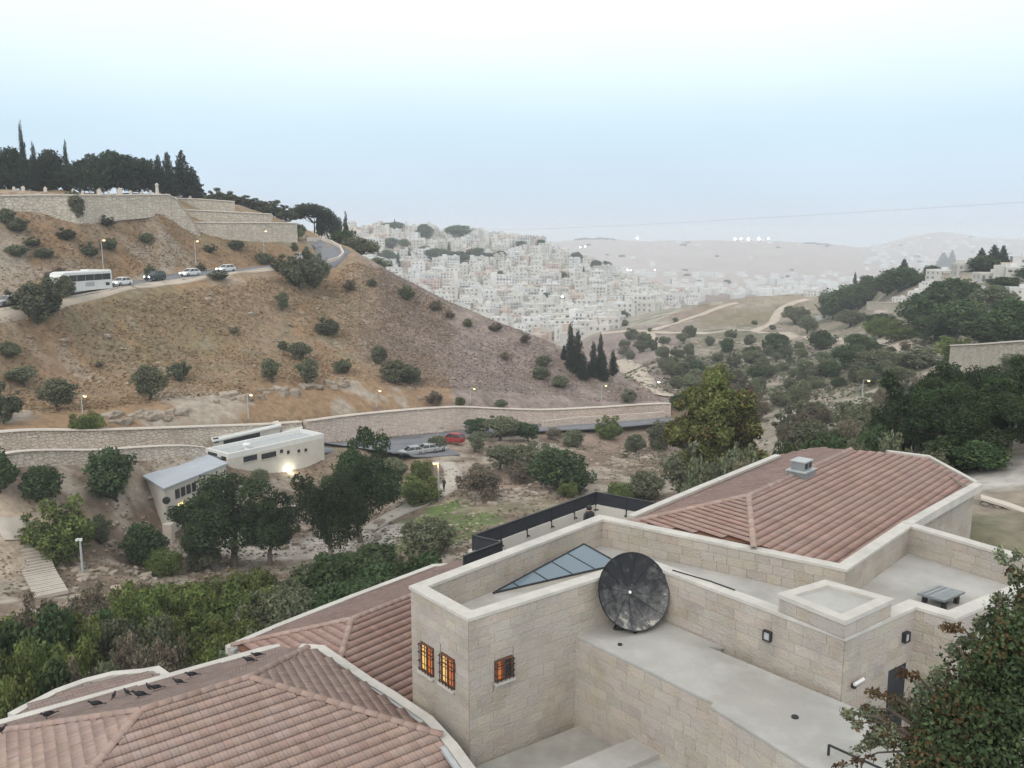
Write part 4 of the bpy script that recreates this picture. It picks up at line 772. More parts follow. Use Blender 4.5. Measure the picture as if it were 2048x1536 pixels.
# middle roof beside the tower
mw_ = empty('tiled_roof_wing', (-5, 30, -15)); tag(mw_, 'middle wing with red clay roof running up to the tower with amber windows', 'building'); mroot = empty('roof'); mroot.parent = mw_; mroot.matrix_local = Matrix.Translation((5, -30, 15))
R1, R2 = PZ(703, 1240, -13.2), PZ(838, 1187, -13.2); pf = hip_front(R1, R2, 21); pb = plane3(R1, R2, PZ(560, 1252, -14.35)); T = Tiling()
T.slope([R1, R2, PP(900, 1163, pf), PP(900, 1430, pf), PP(790, 1430, pf), PP(690, 1390, pf), PP(668, 1360, pf)], pf)
hb_ = PP(470, 1291, pb); T.slope([R1, hb_, PP(560, 1256, pb), PP(700, 1201, pb), PP(866, 1137, pb), PP(935, 1118, pb), PP(930, 1150, pb), R2], pb)
plh = plane3(R1, PP(668, 1360, pf), hb_); T.slope([R1, PP(668, 1360, plh), PP(600, 1360, plh), PP(520, 1330, plh), hb_], plh); T.build(mroot, mt='tile_red')
for A, B in ((R1, R2), (R1, PP(668, 1360, pf)), (R1, hb_)): T.caps(mroot, A, B)
pts = [PZ(570, 1291, -14.2), PZ(520, 1284, -14.2), PZ(455, 1293, -14.2), PZ(560, 1248, -14.2), PZ(700, 1193, -14.2), PZ(868, 1130, -14.2), PZ(905, 1128, -14.2), PZ(935, 1119, -14.2)]
m = MB(); ribbon(m, pts[2:], .26, -.3, 0); m.build('gutter_coping', M['coping'], mroot); m = MB(); ribbon(m, pts[:3], .26, -.3, 0.004); m.build('gutter_coping', M['coping'], mroot); m = MB(); ribbon(m, pts[2:], .16, -.14, -.05, -.24); m.build('gutter', M['zinc'], mroot)
m = MB(); m.prism(inset(ccw([tuple(p.to_2d()) for p in (pts[0], pts[2], pts[4], pts[5], pts[7], PZ(930, 1420, -14.2), PZ(700, 1400, -14.2))]), .08), -29, -14.9); m.build('wall', M['whitewall'], mw_).matrix_local = Matrix.Translation((5, -30, 15))
# big roof on the right
bw = empty('tiled_roof_hall', (13, 33, -14)); tag(bw, 'large hall with red clay hip roof and a grey vent chimney', 'building'); rroot = empty('roof'); rroot.parent = bw; rroot.matrix_local = Matrix.Translation((-13, -33, 14))
R1, R2 = PZ(1497, 993, -9.5), PZ(1655, 922, -9.5); pf = plane3(R1, R2, PZ(1812, 1050, -10.5))
def onplane(p, pl): return Vector((p[0], p[1], (pl[1] - pl[0].x * p[0] - pl[0].y * p[1]) / pl[0].z))
lk = (k - l).normalized(); n_lk = Vector((-lk.y, lk.x)) * .06; kj = (j - k).normalized(); n_kj = Vector((-kj.y, kj.x)) * .06
if n_lk.y < 0: n_lk = -n_lk
FL = onplane(l + (k - l) * .672 + n_lk, pf); BLc = l + (k - l) * .13 + n_lk; BLc = Vector((BLc.x, BLc.y, -10.13)); pb = plane3(R1, R2, BLc); T = Tiling()
RE = PP(1700, 901, pf)
T.slope([R1, R2, RE, PP(1775, 907, pf), PP(1856, 918, pf), PP(1950, 970, pf), onplane(j + n_kj, pf), onplane(k + n_kj + n_lk, pf), FL], pf)
T.slope([R1, R2, RE, PP(1640, 896, pb), PP(1600, 902, pb), PP(1553, 913, pb), PP(1400, 975, pb), PP(1275, 1030, pb), BLc], pb)
ph = plane3(R1, BLc, FL); T.slope([R1, BLc, FL], ph); T.build(rroot, mt='tile_red')
for A, B in ((R1, R2), (R2, RE), (R1, FL), (R1, BLc)): T.caps(rroot, A, B)
m = MB(); ribbon(m, [PZ(1262, 1031, -10), PZ(1400, 973, -10), PZ(1556, 909, -10)], .28, -.3, 0); m.build('gutter_coping', M['coping'], rroot)
m = MB(); ribbon(m, [PZ(1815, 1046, -9.98), PZ(1890, 1003, -9.98), PZ(1957, 966, -9.98)], .34, -.3, 0); m.build('gutter_coping', M['coping'], rroot)
va, vb, vc = PP(1953, 967, pf), PP(1858, 915, pf), PP(1775, 904, pf)
m = MB(); ribbon(m, [(p.x, p.y, p.z) for p in (va, vb, vc)], .24, -.3, .08); m.build('verge_coping', M['coping'], rroot)
w0, w1 = PZ(1957, 966, -10).to_2d(), PZ(1800, 1056, -10).to_2d()
hp_ = [tuple(PZ(x, y, -10.1).to_2d()) for x, y in ((1270, 1036), (1556, 914), (1640, 899))] + [tuple(PP(1775, 908, pf).to_2d()), tuple(vb.to_2d()), tuple(w0), tuple(w1), tuple(PZ(1690, 1120, -10.1).to_2d())]
m = MB(); m.prism(inset(ccw(hp_), .14), -26, -10.6); wo_ = m.build('wall', M['joint'], bw); wo_.matrix_local = Matrix.Translation((-13, -33, 14))
vb2 = inset(ccw(hp_), .13); CL2 = Cladding(); hpc = ccw(hp_)
for q in range(len(hpc)):
    if (Vector(hpc[q]) - w0).length < .1 or (Vector(hpc[(q + 1) % len(hpc)]) - w0).length < .1: CL2.face(vb2[q], vb2[(q + 1) % len(hpc)], -15.2, -10.28, seed=80 + q, h=.36)
cw = empty('wall_cladding'); cw.parent = bw; cw.matrix_local = Matrix.Translation((-13, -33, 14)); CL2.build(cw, 140)
cp0 = PP(1602, 950, pf); ch = empty('chimney', (cp0.x - 13, cp0.y - 33, cp0.z + 13.93), R(47)); ch.scale = (.85, .85, .62); ch.parent = bw
for (nm, sz, zc, mt) in (('chimney_base', (1.15, .9, .75), .1, 'grey'), ('chimney_ledge', (1.25, 1.0, .07), .5, 'zinc'), ('chimney_stack', (.78, .66, .55), .8, 'grey'), ('chimney_cap', (.9, .76, .07), 1.11, 'zinc')): m = MB(); m.box((0, 0, zc), sz); m.build(nm, M[mt], ch)
for sgn in (-1, 1): m = MB(); m.box((sgn * .2, -.334, .82), (.26, .02, .32)); m.build('louvre', M['dark'], ch)
# small fixture on the hall's end wall
fx = PZ(1904, 1055, -12.0)
# ---- back terrace with charcoal panel railing
tr = empty('railing', (1, 35, -12.5)); tag(tr, 'charcoal panel railing zigzagging round the rear terrace', 'railing')
rp_ = [PZ(x, y, -11.4) for x, y in ((928, 1113), (1003, 1085), (946, 1072), (1192, 985), (1318, 1008))]
for q in range(4):
    A, B = rp_[q] - tr.location, rp_[q + 1] - tr.location; L = (B - A).length; npn = max(1, round(L / 1.5)); u = (B - A).normalized(); ang = math.atan2(u.y, u.x)
    for s in range(npn):
        cm = A.lerp(B, (s + .5) / npn); m = MB(); m.box(cm - Vector((0, 0, .28)), (L / npn - .04, .05, .50), rz=ang); m.build('panel', M['panel'], tr)
    m = MB(); m.box(A.lerp(B, .5) + Vector((0, 0, .015)), (L + .05, .09, .05), rz=ang); m.build('top_rail', M['dark'], tr)
    for s in range(npn + 1):
        p = A.lerp(B, s / npn); m = MB(); m.box(p - Vector((0, 0, .45)), (.05, .07, .85), rz=ang); m.build('post', M['dark'], tr); m = MB(); m.box(p - Vector((0, 0, .78)) + Vector((u.y, -u.x, 0)) * .08, (.05, .16, .05), rz=ang); m.build('bracket', M['dark'], tr)
tw = empty('terrace_wall', (1, 35, -12.5)); tag(tw, 'cream low wall carrying the charcoal railing of the rear terrace', 'wall')
for q in range(4):
    A, B = rp_[q], rp_[q + 1]; m = MB(); u = (B - A).normalized(); nn = Vector((-u.y, u.x, 0)); sgn = 1 if q in (0, 2, 3) else -1
    P4 = [(A - u * .06) - nn * .02, (B + u * .06) - nn * .02, (B + u * .06) + nn * .2, (A - u * .06) + nn * .2]; m.prism([(p.x - 1, p.y - 35) for p in P4], -16, .52 - .003 * q); m.build('wall_section', M['whitewall'], tw)
m = MB(); m.prism(ccw([tuple(p.to_2d()) for p in (rp_[0], rp_[1], rp_[2], rp_[3], rp_[4], PZ(1290, 1040, -11.4), PZ(1200, 1040, -11.4), PZ(900, 1140, -11.4))]), -16, -12.5); tag(m.build('rear_terrace', M['asphalt']), 'grey paved terrace strip behind the stone parapet', 'terrace', kind='structure')
# right edge: stone garden wall and path beyond the hall
gwp = [PZ(1962, 992, -12.7), PZ(2010, 1006, -12.9), PZ(2075, 1030, -13.0)]
gw = empty('garden_wall', (gwp[1].x, gwp[1].y, -15)); tag(gw, 'rubble stone garden wall with pale cap beside the hall at the right edge', 'wall')
m = MB(); ribbon(m, [(p.x - gwp[1].x, p.y - gwp[1].y, p.z + 15) for p in gwp], .45, -3.6, -.12); m.build('rubble_face', M['gardenrubble'], gw); m = MB(); ribbon(m, [(p.x - gwp[1].x, p.y - gwp[1].y, p.z + 15) for p in gwp], .6, -.12, 0); m.build('cap', M['wallcap'], gw)

# ---- birds on the near roof
def bird_mesh():
    m = MB(); prof = [(-.20, .0, .012, .03), (-.13, .005, .03, .035), (-.05, .02, .06, .06), (.03, .035, .066, .068), (.09, .055, .05, .05), (.125, .095, .032, .032), (.15, .115, .034, .034), (.178, .112, .022, .022), (.20, .105, .008, .008), (.222, .10, .003, .003)]
    n = 8; V = []
    for (x, z, ry, rz_) in prof:
        for k in range(n): t = 2 * math.pi * k / n; V.append((x, ry * math.cos(t), z + rz_ * math.sin(t)))
    fs = [(i * n + k, i * n + (k + 1) % n, (i + 1) * n + (k + 1) % n, (i + 1) * n + k) for i in range(len(prof) - 1) for k in range(n)]; m.mesh(V, fs); return m.me('body', M['bird'], True)
BM_ = bird_mesh(); mt = MB(); mt.mesh([(-.18, -.02, 0), (-.18, .02, 0), (-.33, .035, -.02), (-.33, -.035, -.02), (-.18, -.02, .012), (-.18, .02, .012), (-.33, .035, -.012), (-.33, -.035, -.012)], [(0, 1, 2, 3), (7, 6, 5, 4), (0, 4, 5, 1), (1, 5, 6, 2), (2, 6, 7, 3), (3, 7, 4, 0)]); TAILM = mt.me('tail', M['bird'])
ml = MB(); ml.chain([(0, 0, 0), (.01, 0, -.05), (0, 0, -.10)], [.007] * 3, 4); ml.tube((0, 0, -.10), (.035, 0, -.10), .006, n=4); LEGM = ml.me('leg', M['bird'])
mwg = MB(); mwg.mesh([(.07, .062, .06), (-.05, .075, .03), (-.24, .035, -.01), (-.12, .05, .075), (.03, .05, .095), (.07, .05, .06), (-.24, .03, -.005)], [(0, 1, 3, 4), (1, 2, 3), (4, 3, 6, 5), (2, 6, 3)]); WINGM = mwg.me('wing', M['bird'])
BL_ = [(3, 1465, 20, 1.0, 'black bird at the extreme left on the near roof ridge'), (95, 1434, 195, 1.15, 'black bird with lowered head, alone near the left end of the roof'), (190, 1412, 160, 1.1, 'black bird facing left, between the lone bird and the close cluster'), (229, 1394, 60, .8, 'small black bird seen end-on, leftmost of the close cluster'), (254, 1388, 110, .85, 'small black bird second from left in the close cluster'), (278, 1393, 150, 1.2, 'largest black bird, lowest of the cluster in the middle of the roof'), (297, 1377, 100, .8, 'black bird half hidden behind its neighbour in the middle of the roof'), (310, 1379, 165, 1.05, 'black bird standing just in front of its half hidden neighbour'), (356, 1367, 140, .95, 'hunched black bird, left of the pair at mid roof'), (382, 1353, 165, 1.05, 'slim black bird with long tail, right of the pair at mid roof'), (497, 1323, 150, 1.05, 'black bird, lower of the two near the right end of the roof'), (513, 1313, 170, 1.0, 'black bird, upper of the two near the right end of the roof')]
R1, R2 = PZ(282, 1423, -11.8), PZ(498, 1357, -11.8); pb1 = plane3(R1, R2, PZ(0, 1450, -13.3)); plh1 = plane3(R1, PP(100, 1640, hip_front(R1, R2, 20)), PP(-160, 1489, pb1))
for (px, py, hd, sc, lab) in BL_:
    p = PP(px, py + 6, pb1) + Vector((0, 0, .14)); sc *= .82; t = empty('bird', p, R(hd + 35)); t.scale = (sc,) * 3; tag(t, lab, 'bird', 'black birds on the near tiled roof')
    link('body', BM_, t); link('tail', TAILM, t); link('wing', WINGM, t); w_ = link('wing', WINGM, t); w_.scale = (1, -1, 1)
    for sgn in (-1, 1): lg = link('leg', LEGM, t); lg.location = (.01, .025 * sgn, -.02)

# ------------------------------------------------------------------ roads, tracks, retaining walls
def az_of(px, py=700): p = PR(px, py, 100); return math.atan2(p.x, p.y)
def station(s, px, py=700):
    a_ = az_of(px, py); return float(np.interp(a_, AZ, SA[s][0])), float(np.interp(a_, AZ, SA[s][1]))
def at_az(px, r_, z, py=700):
    a_ = az_of(px, py); return Vector((math.sin(a_) * r_, math.cos(a_) * r_, z))
def wall_line(px0, px1, step, r_off=0.0, dz_top=.45, dz_bot=-1.2, py=850):
    top = []; bot = []
    px = px0
    while px <= px1 + .1:
        r5, z5 = station(5, px, py); r6, z6 = station(6, px, py); top.append(at_az(px, r5 - .15 + r_off, z6 + dz_top, py)); bot.append(z5 + dz_bot); px += step
    return top, bot
def wall_solid(m, top, bot, w, mi=0):
    P = [Vector((p.x, p.y)) for p in top]; n = len(P); V = []
    for i in range(n):
        t = (P[min(i + 1, n - 1)] - P[max(i - 1, 0)]).normalized(); nn = Vector((-t.y, t.x)) * w / 2
        V += [(*(P[i] + nn), bot[i]), (*(P[i] - nn * 1.25), bot[i]), (*(P[i] - nn), top[i].z), (*(P[i] + nn), top[i].z)]
    fs = [(0, 3, 2, 1), (4 * n - 4, 4 * n - 3, 4 * n - 2, 4 * n - 1)]
    for i in range(n - 1):
        for k in range(4): l = (k + 1) % 4; fs.append((4 * i + k, 4 * i + l, 4 * i + 4 + l, 4 * i + 4 + k))
    m.mesh(V, fs, mi)
M['wallpink'] = mat('dressed_wall_stone', (.50, .385, .32), .9, .10, .8, .35, 2.0, spots=((.42, .36, .31), .25, .5, .7))
M['rubble'] = brickwall('rubble_stone', (.50, .43, .365), (.70, .625, .545), (.43, .37, .315), 1.6)
M['ashlar'] = brickwall('pink_ashlar', (.58, .475, .415), (.74, .63, .555), (.55, .465, .41), 1.3)
M['cemwall'] = brickwall('old_grey_stone', (.50, .44, .365), (.69, .62, .525), (.43, .38, .315), 1.1)
for (p0, p1, mt, lab) in ((-280, 600, 'rubble', 'rubble stone retaining wall along the lower road at the left'), (610, 1345, 'ashlar', 'long pinkish stone retaining wall along the lower road behind the red car')):
    top, bot = wall_line(p0, p1, 10); t = empty('retaining_wall', top[0]); tag(t, lab, 'wall'); off = top[0]
    m = MB(); wall_solid(m, [p - off for p in top], [z - off.z for z in bot], .7); m.build('wall_face', M[mt], t)
    m = MB(); wall_solid(m, [p - off + Vector((0, 0, .16)) for p in top], [p.z - off.z + .003 for p in top], .95); m.build('wall_cap', M['wallcap'], t)
# lower road and parking bay
cl = []
px = -280
while px <= 1345: r5, z5 = station(5, px, 870); cl.append(at_az(px, r5 - 4.0, z5, 870)); px += 25
o, _ = strip('road', cl, 7.0, M['asphalt'], .12, 2.5, zf=lambda q, p: p.z); tag(o, 'grey valley road running below the long retaining wall', 'road', kind='structure')
pk = [HIT(705, 897), HIT(760, 896), HIT(820, 897), HIT(880, 893)]
o, _ = strip('parking_bay', pk, 15, M['asphalt'], .16, 1.5, 6, zf=lambda q, p: p.z + .04); tag(o, 'grey parking area beside the valley road', 'parking', kind='structure')
lw = []
px = -250
while px <= 420: r4, z4 = station(4, px, 925); lw.append(at_az(px, r4 - .6, z4 + 1.7, 925)); px += 15
t = empty('roadside_wall', lw[10]); tag(t, 'low rubble wall on the valley side of the lower road at the left', 'wall'); m = MB(); wall_solid(m, [p - lw[10] for p in lw], [p.z - lw[10].z - 6 for p in lw], .5); m.build('wall_face', M['rubble'], t); m = MB(); wall_solid(m, [p - lw[10] + Vector((0, 0, .12)) for p in lw], [p.z - lw[10].z + .003 for p in lw], .7); m.build('wall_cap', M['wallcap'], t)
rw = [HIT(x, y) for x, y in ((1085, 862), (1150, 855), (1230, 850), (1330, 842))]
t = empty('roadside_wall', rw[0]); tag(t, 'low pale wall on the valley side of the lower road near the cypresses', 'wall'); m = MB(); wall_solid(m, [p - rw[0] + Vector((0, 0, 1.9)) for p in rw], [p.z - rw[0].z - 1.5 for p in rw], .5); m.build('wall_face', M['ashlar'], t)
# upper road
ur = []
px = -280
while px <= 600: r8, z8 = station(8, px, 550); r9, z9 = station(9, px, 550); ur.append(at_az(px, (r8 + r9) / 2, (z8 + z9) / 2, 550)); px += 25
o, _ = strip('road', ur, 7.2, M['asphalt'], .09, 2.5); tag(o, 'sloping hillside road with the coach and the queue of cars', 'road', kind='structure')
vg = []
px = -280
while px <= 560: r8, z8 = station(8, px, 550); vg.append(at_az(px, r8 - 1.2, z8, 550)); px += 25
o, _ = strip('road_verge', vg, 2.6, M['dirt'], .07, 2.5); tag(o, 'pale gravel verge on the valley side of the hillside road', 'verge', kind='structure')
hb_ = [p for p in (HIT(x, y, 190, 300) for x, y in ((585, 526), (625, 524), (652, 517), (668, 507), (667, 497), (650, 489), (622, 485))) if p]
o, _ = strip('road', hb_, 8.5, M['asphalt'], .16, 1.5); tag(o, 'curve of the hillside road bending out of sight at the crest', 'road', kind='structure')
bar = [p for p in (HIT(x, y, 190, 300) for x, y in ((612, 482), (640, 483), (662, 488), (680, 499), (687, 512), (678, 522), (655, 529))) if p]
t = empty('crash_barrier', bar[0]); tag(t, 'low pale concrete barrier round the bend of the hillside road', 'barrier'); m = MB(); wall_solid(m, [p - bar[0] + Vector((0, 0, .95)) for p in bar], [p.z - bar[0].z - .6 for p in bar], .45); m.build('barrier_wall', M['wallcap'], t)
# garden path
gp = [HIT(x, y) for x, y in ((893, 925), (905, 938), (908, 955), (900, 972), (880, 990), (845, 1005), (805, 1022), (765, 1042), (735, 1062))]
o, GP = strip('path', gp, lambda s: 2.6 + .6 * (.5 - abs(s - .5)), M['path'], .10, 1.0); tag(o, 'pale curved garden path with a walker on it', 'path', kind='structure')
o, _ = strip('path_kerb', [p + Vector((.9, -1.3, 0)) for p in GP[4:]], .25, M['kerb'], .20, 1.0, 1); tag(o, 'pale stone kerb on the lawn side of the path', 'kerb', kind='structure')
# dirt tracks on the knoll and the white track beyond the cypresses
for nm, pts, w in (('long level dirt track crossing below the knoll', ((1200, 668), (1300, 664), (1400, 668), (1500, 662), (1580, 668), (1700, 685), (1800, 688), (1860, 712), (1800, 728)), 5), ('dirt track slanting up across the knoll', ((1305, 662), (1370, 640), (1440, 618), (1475, 608)), 3.6), ('dirt track over the crest of the knoll near the trees', ((1500, 664), (1545, 648), (1560, 622), (1590, 606), (1615, 600)), 5), ('dirt track winding down into the gully', ((1300, 664), (1308, 680), (1330, 700), (1345, 715)), 4), ('white gravel track descending behind the cypresses', ((1240, 722), (1262, 738), (1290, 765), (1310, 782), (1335, 795)), 6), ('pale dirt path below the street lamp on the right slope', ((1640, 850), (1690, 825), (1735, 805), (1790, 795)), 4), ('thin dirt track on the left end of the knoll', ((1230, 655), (1290, 640), (1350, 628)), 2.5)):
    P = [p for p in (HIT(x, y, 150) for x, y in pts) if p is not None]; P = [P[0]] + [P[q] for q in range(1, len(P)) if (P[q] - P[q - 1]).length < 140]
    if len(P) > 1: o, _ = strip('dirt_track', P, w, M['dirt'], .28, 2.0); tag(o, nm, 'track', kind='structure')
# white outcrop beside the track
# ------------------------------------------------------------------ cemetery terraces
def cem_wall(lab, pts, w=.7, cap=True):
    top = [PR(x, y, r_) for x, y, yb, r_ in pts]; bot = [PR(x, yb, r_).z - 1.0 for x, y, yb, r_ in pts]; o0 = top[0]
    t = empty('cemetery_wall', o0); tag(t, lab, 'wall', 'stone walls of the hilltop cemetery'); m = MB(); wall_solid(m, [p - o0 for p in top], [z - o0.z for z in bot], w); m.build('wall_face', M['cemwall'], t)
    m = MB(); wall_solid(m, [p - o0 + Vector((0, 0, .2)) for p in top], [p.z - o0.z + .004 for p in top], w * 1.3); m.build('wall_cap', M['wallcap'], t)
cem_wall('long hilltop cemetery wall below the dark trees', [(-280, 396, 430, 176), (0, 392, 425, 187.5), (75, 391, 436, 189.5), (150, 391, 440, 191), (220, 391, 432, 196), (300, 390, 425, 202), (337, 390, 436, 205)])
cem_wall('tall corner wall stepping down the hillside from the white pillar', [(337, 391, 440, 205.2), (352, 400, 462, 206), (368, 421, 478, 207), (386, 445, 490, 208.5), (398, 468, 496, 209.5)])
cem_wall('uppermost cemetery terrace wall right of the white pillar', [(345, 397, 414, 224), (400, 399, 416, 226), (468, 404, 420, 229)])
cem_wall('second cemetery terrace wall from the top', [(362, 420, 440, 217), (450, 424, 440, 221), (542, 429, 440, 227)])
cem_wall('lowest and tallest cemetery terrace wall above the road bend', [(385, 445, 484, 211), (450, 446, 486, 213.5), (520, 446, 484, 219), (592, 447, 484, 226)])
ms = MB(); ms.mesh([(-.4, -.12, 0), (.4, -.12, 0), (.4, .12, 0), (-.4, .12, 0), (-.4, -.12, .8), (.4, -.12, .8), (.4, .12, .8), (-.4, .12, .8), (0, -.12, 1.15), (0, .12, 1.15)], [(0, 1, 5, 8, 4), (2, 3, 7, 9, 6), (1, 2, 6, 5), (3, 0, 4, 7), (5, 6, 9, 8), (7, 4, 8, 9)]); SLABM = ms.me('headstone', M['wallcap'])
mp_ = MB(); mp_.box((0, 0, .08), (1.1, .7, .2)); PLM = mp_.me('plinth', M['cemwall'])
gs = sorted([(20, 190), (57, 193), (75, 194), (118, 195), (172, 196), (190, 199), (222, 200), (240, 203), (262, 203), (283, 205), (303, 206), (322, 207), (352, 229), (376, 231), (398, 232), (418, 233), (432, 234), (445, 234)])
for q, (px, r_) in enumerate(gs):
    p = ATR(px, r_ + 1.6); t = empty('gravestone', p + Vector((0, 0, .1)), random.uniform(-.4, .4)); sc = random.uniform(.6, 1.15); t.scale = (sc, sc, sc); tag(t, 'pale gravestone on top of the cemetery wall, %s from the left' % ordinal(q + 1), 'gravestone', 'gravestones along the cemetery wall')
    s_ = link('headstone', SLABM, t); s_.location = (0, 0, .15); link('plinth', PLM, t)
p = ATR(335, 209); t = empty('monument', p); tag(t, 'white stone pillar monument at the corner of the cemetery wall', 'monument'); m = MB(); m.box((0, 0, .3), (1.1, 1.1, .9)); m.build('pedestal', M['wallcap'], t); m = MB(); m.lathe([(.42, .75), (.36, .9), (.3, 2.3), (.4, 2.4), (.4, 2.55), (0, 2.9)], 10); m.build('shaft', M['coping'], t)

# ------------------------------------------------------------------ trees and shrubs
def crown(name, kind, seed, lobes, n, size, mat_, hang=0.0, shell=.62, tonev=.35):
    rs = np.random.RandomState(seed); cs = np.array([l[0] for l in lobes]); rr = np.array([l[1] for l in lobes], float); rr = rr if rr.ndim == 2 else np.repeat(rr[:, None], 3, 1)
    w = (rr ** 2).mean(1); w /= w.sum(); pick = rs.choice(len(lobes), n, p=w)
    d = rs.normal(size=(n, 3)); d /= np.linalg.norm(d, axis=1)[:, None]
    rad = shell + (1 - shell) * rs.rand(n) ** .6
    rad *= 1 + .22 * np.sin(d[:, 0] * 5 + pick) * np.cos(d[:, 2] * 4 + pick * 2)
    P = cs[pick] + d * rr[pick] * rad[:, None]
    keep = P[:, 2] > .005; P = P[keep]; d = d[keep]; pick = pick[keep]; n = len(P)
    nrm_ = d * .8 + rs.normal(size=(n, 3)) * .75; nrm_[:, 2] += .15; nrm_ /= np.linalg.norm(nrm_, axis=1)[:, None]
    ref = rs.normal(size=(n, 3)); ref[:, 2] -= hang; t1 = np.cross(nrm_, ref); t1 /= np.linalg.norm(t1, axis=1)[:, None] + 1e-9; t2 = np.cross(nrm_, t1)
    s = size * (.55 + .9 * rs.rand(n))[:, None]
    Q = np.stack([P - t1 * s * .38, P + t2 * s * .35 - nrm_ * s * .1, P + t1 * s * .38, P - t2 * s * .85], 1)
    lt = 1 + tonev * (rs.rand(len(lobes)) - .5)
    tone = (lt[pick] * (1 + tonev * 1.3 * (rs.rand(n) - .5)))[:, None] * (1 + np.array([.28, .06, -.1])[None] * (rs.rand(n, 1) - .4))
    return np_mesh(name, Q.reshape(-1, 3), np.arange(4 * n).reshape(-1, 4), mat_, np.repeat(tone, 4, 0), False)
def rlobes(rs, k, cz, rx, rz, r0, r1, base=None):
    L = []
    for q in range(k):
        v = rs.normal(size=3); v /= np.linalg.norm(v); v *= rs.rand() ** .4; c = np.array([v[0] * rx, v[1] * rx, cz + v[2] * rz]); r_ = rs.uniform(r0, r1); L.append((tuple(c), r_))
    return L
PROTO = {}
def limb_trunk(rs, lobes, h0, r0, k=7, matn='bark', bend=.05):
    m = MB(); b_ = Vector((0, 0, -.04)); f = Vector((rs.uniform(-bend, bend), rs.uniform(-bend, bend), h0)); m.chain([b_, b_.lerp(f, .5) + Vector((rs.uniform(-bend, bend) * .6, 0, 0)), f], [r0 * 1.25, r0 * .95, r0 * .75], 8)
    for (c_, r_) in lobes[:k]:
        c_ = Vector(c_); mid = f.lerp(c_, .55) + Vector((0, 0, -.03)); m.chain([f, mid, c_], [r0 * .6, r0 * .36, r0 * .12], 6)
    return m.me('trunk', M[matn], True)
def proto(kind, seed, n=5200):
    rs = np.random.RandomState(seed)
    if kind == 'round': L = rlobes(rs, 15, .48, .30, .28, .16, .24) + rlobes(rs, 14, .52, .38, .38, .07, .12); return crown('crown', kind, seed, L, n, .05, LF['round']), limb_trunk(rs, L, .3, .03)
    if kind == 'olive': L = rlobes(rs, 14, .52, .33, .28, .13, .21) + rlobes(rs, 16, .54, .4, .36, .05, .1); return crown('crown', kind, seed, L, n, .042, LF['olive'], shell=.5), limb_trunk(rs, L, .26, .035)
    if kind == 'pine': L = rlobes(rs, 12, .60, .36, .28, .12, .18) + rlobes(rs, 16, .62, .44, .34, .05, .10); return crown('crown', kind, seed, L, int(n * 2.4), .021, LF['pine'], shell=.55, tonev=.5), limb_trunk(rs, L, .38, .028, 10, 'barkgrey', .09)
    if kind == 'cypress':
        L = []
        for q in range(22): z = .06 + .9 * (q / 21); w = .42 * (1 - z) ** .6 * min(1, z * 6 + .35) + .03; t = rs.uniform(0, 6.28); L.append(((math.cos(t) * w * .3, math.sin(t) * w * .3, z), (w * .85, w * .85, .075)))
        m = MB(); m.tube((0, 0, -.03), (0, 0, .5), .035, .01, 6); return crown('crown', kind, seed, L, int(n * .8), .04, LF['cypress'], -2, .55, .3), m.me('trunk', M['bark'])
    if kind == 'bush': L = rlobes(rs, 14, .36, .34, .26, .14, .24) + rlobes(rs, 16, .45, .42, .36, .05, .11); return crown('crown', kind, seed, L, int(n * 1.3), .035, LF['bush'], tonev=.55), limb_trunk(rs, L, .12, .02)
    if kind == 'shrub': L = rlobes(rs, 12, .38, .33, .25, .14, .24) + rlobes(rs, 12, .45, .42, .34, .05, .1); return crown('crown', kind, seed, L, int(n * 1.1), .04, LF['olive'], shell=.5, tonev=.5), limb_trunk(rs, L, .12, .02)
    if kind == 'dry': L = rlobes(rs, 12, .4, .33, .28, .12, .22) + rlobes(rs, 20, .5, .42, .4, .04, .08); return crown('crown', kind, seed, L, int(n * 1.0), .03, LF['dry'], shell=.35, tonev=.6), limb_trunk(rs, L, .1, .014, 14, 'barkgrey')
    if kind == 'yellow': L = rlobes(rs, 18, .70, .33, .17, .09, .15) + rlobes(rs, 26, .70, .44, .24, .035, .075); return crown('crown', kind, seed, L, int(n * 1.8), .028, LF['yellow'], shell=.5, tonev=.55), limb_trunk(rs, L, .32, .025, 10, 'barkgrey')
    if kind == 'conifer':
        L = []
        for q in range(30): z = .1 + .86 * (q / 29); w = .46 * (1 - z) ** .8 + .03; t = q * 2.4; L.append(((math.cos(t) * w * .55, math.sin(t) * w * .55, z), (w * .55, w * .55, .05)))
        m = MB(); m.tube((0, 0, -.03), (0, 0, .9), .025, .006, 6); return crown('crown', kind, seed, L, n, .042, LF['cypress'], 0, .5, .35), m.me('trunk', M['bark'])
    if kind == 'stone_pine': L = [((x, y, .78 + .1 * math.sin(x * 9)), (.2, .2, .12)) for x, y in [(rs.uniform(-.34, .34), rs.uniform(-.34, .34)) for _ in range(16)]]; return crown('crown', kind, seed, L, n, .038, LF['far'], shell=.5, tonev=.4), limb_trunk(rs, L, .45, .02, 9)
NV = {'round': 4, 'olive': 4, 'pine': 3, 'cypress': 3, 'bush': 4, 'shrub': 4, 'dry': 3, 'conifer': 2, 'stone_pine': 2}
for kd, nv_ in NV.items(): PROTO[kd] = [proto(kd, 100 + 17 * q + len(kd), 16000 if kd == 'yellow' else (8500 if kd in ('bush', 'pine', 'dry', 'shrub') else 5500)) for q in range(nv_)]
TREES = []; TN = {'round': 'broadleaf_tree', 'olive': 'olive_tree', 'pine': 'pine_tree', 'cypress': 'cypress_tree', 'bush': 'green_bush', 'shrub': 'grey_shrub', 'dry': 'dry_shrub', 'yellow': 'tall_tree', 'conifer': 'conifer_tree', 'stone_pine': 'umbrella_pine'}
TC_ = {'bush': 'bush', 'shrub': 'shrub', 'dry': 'shrub'}
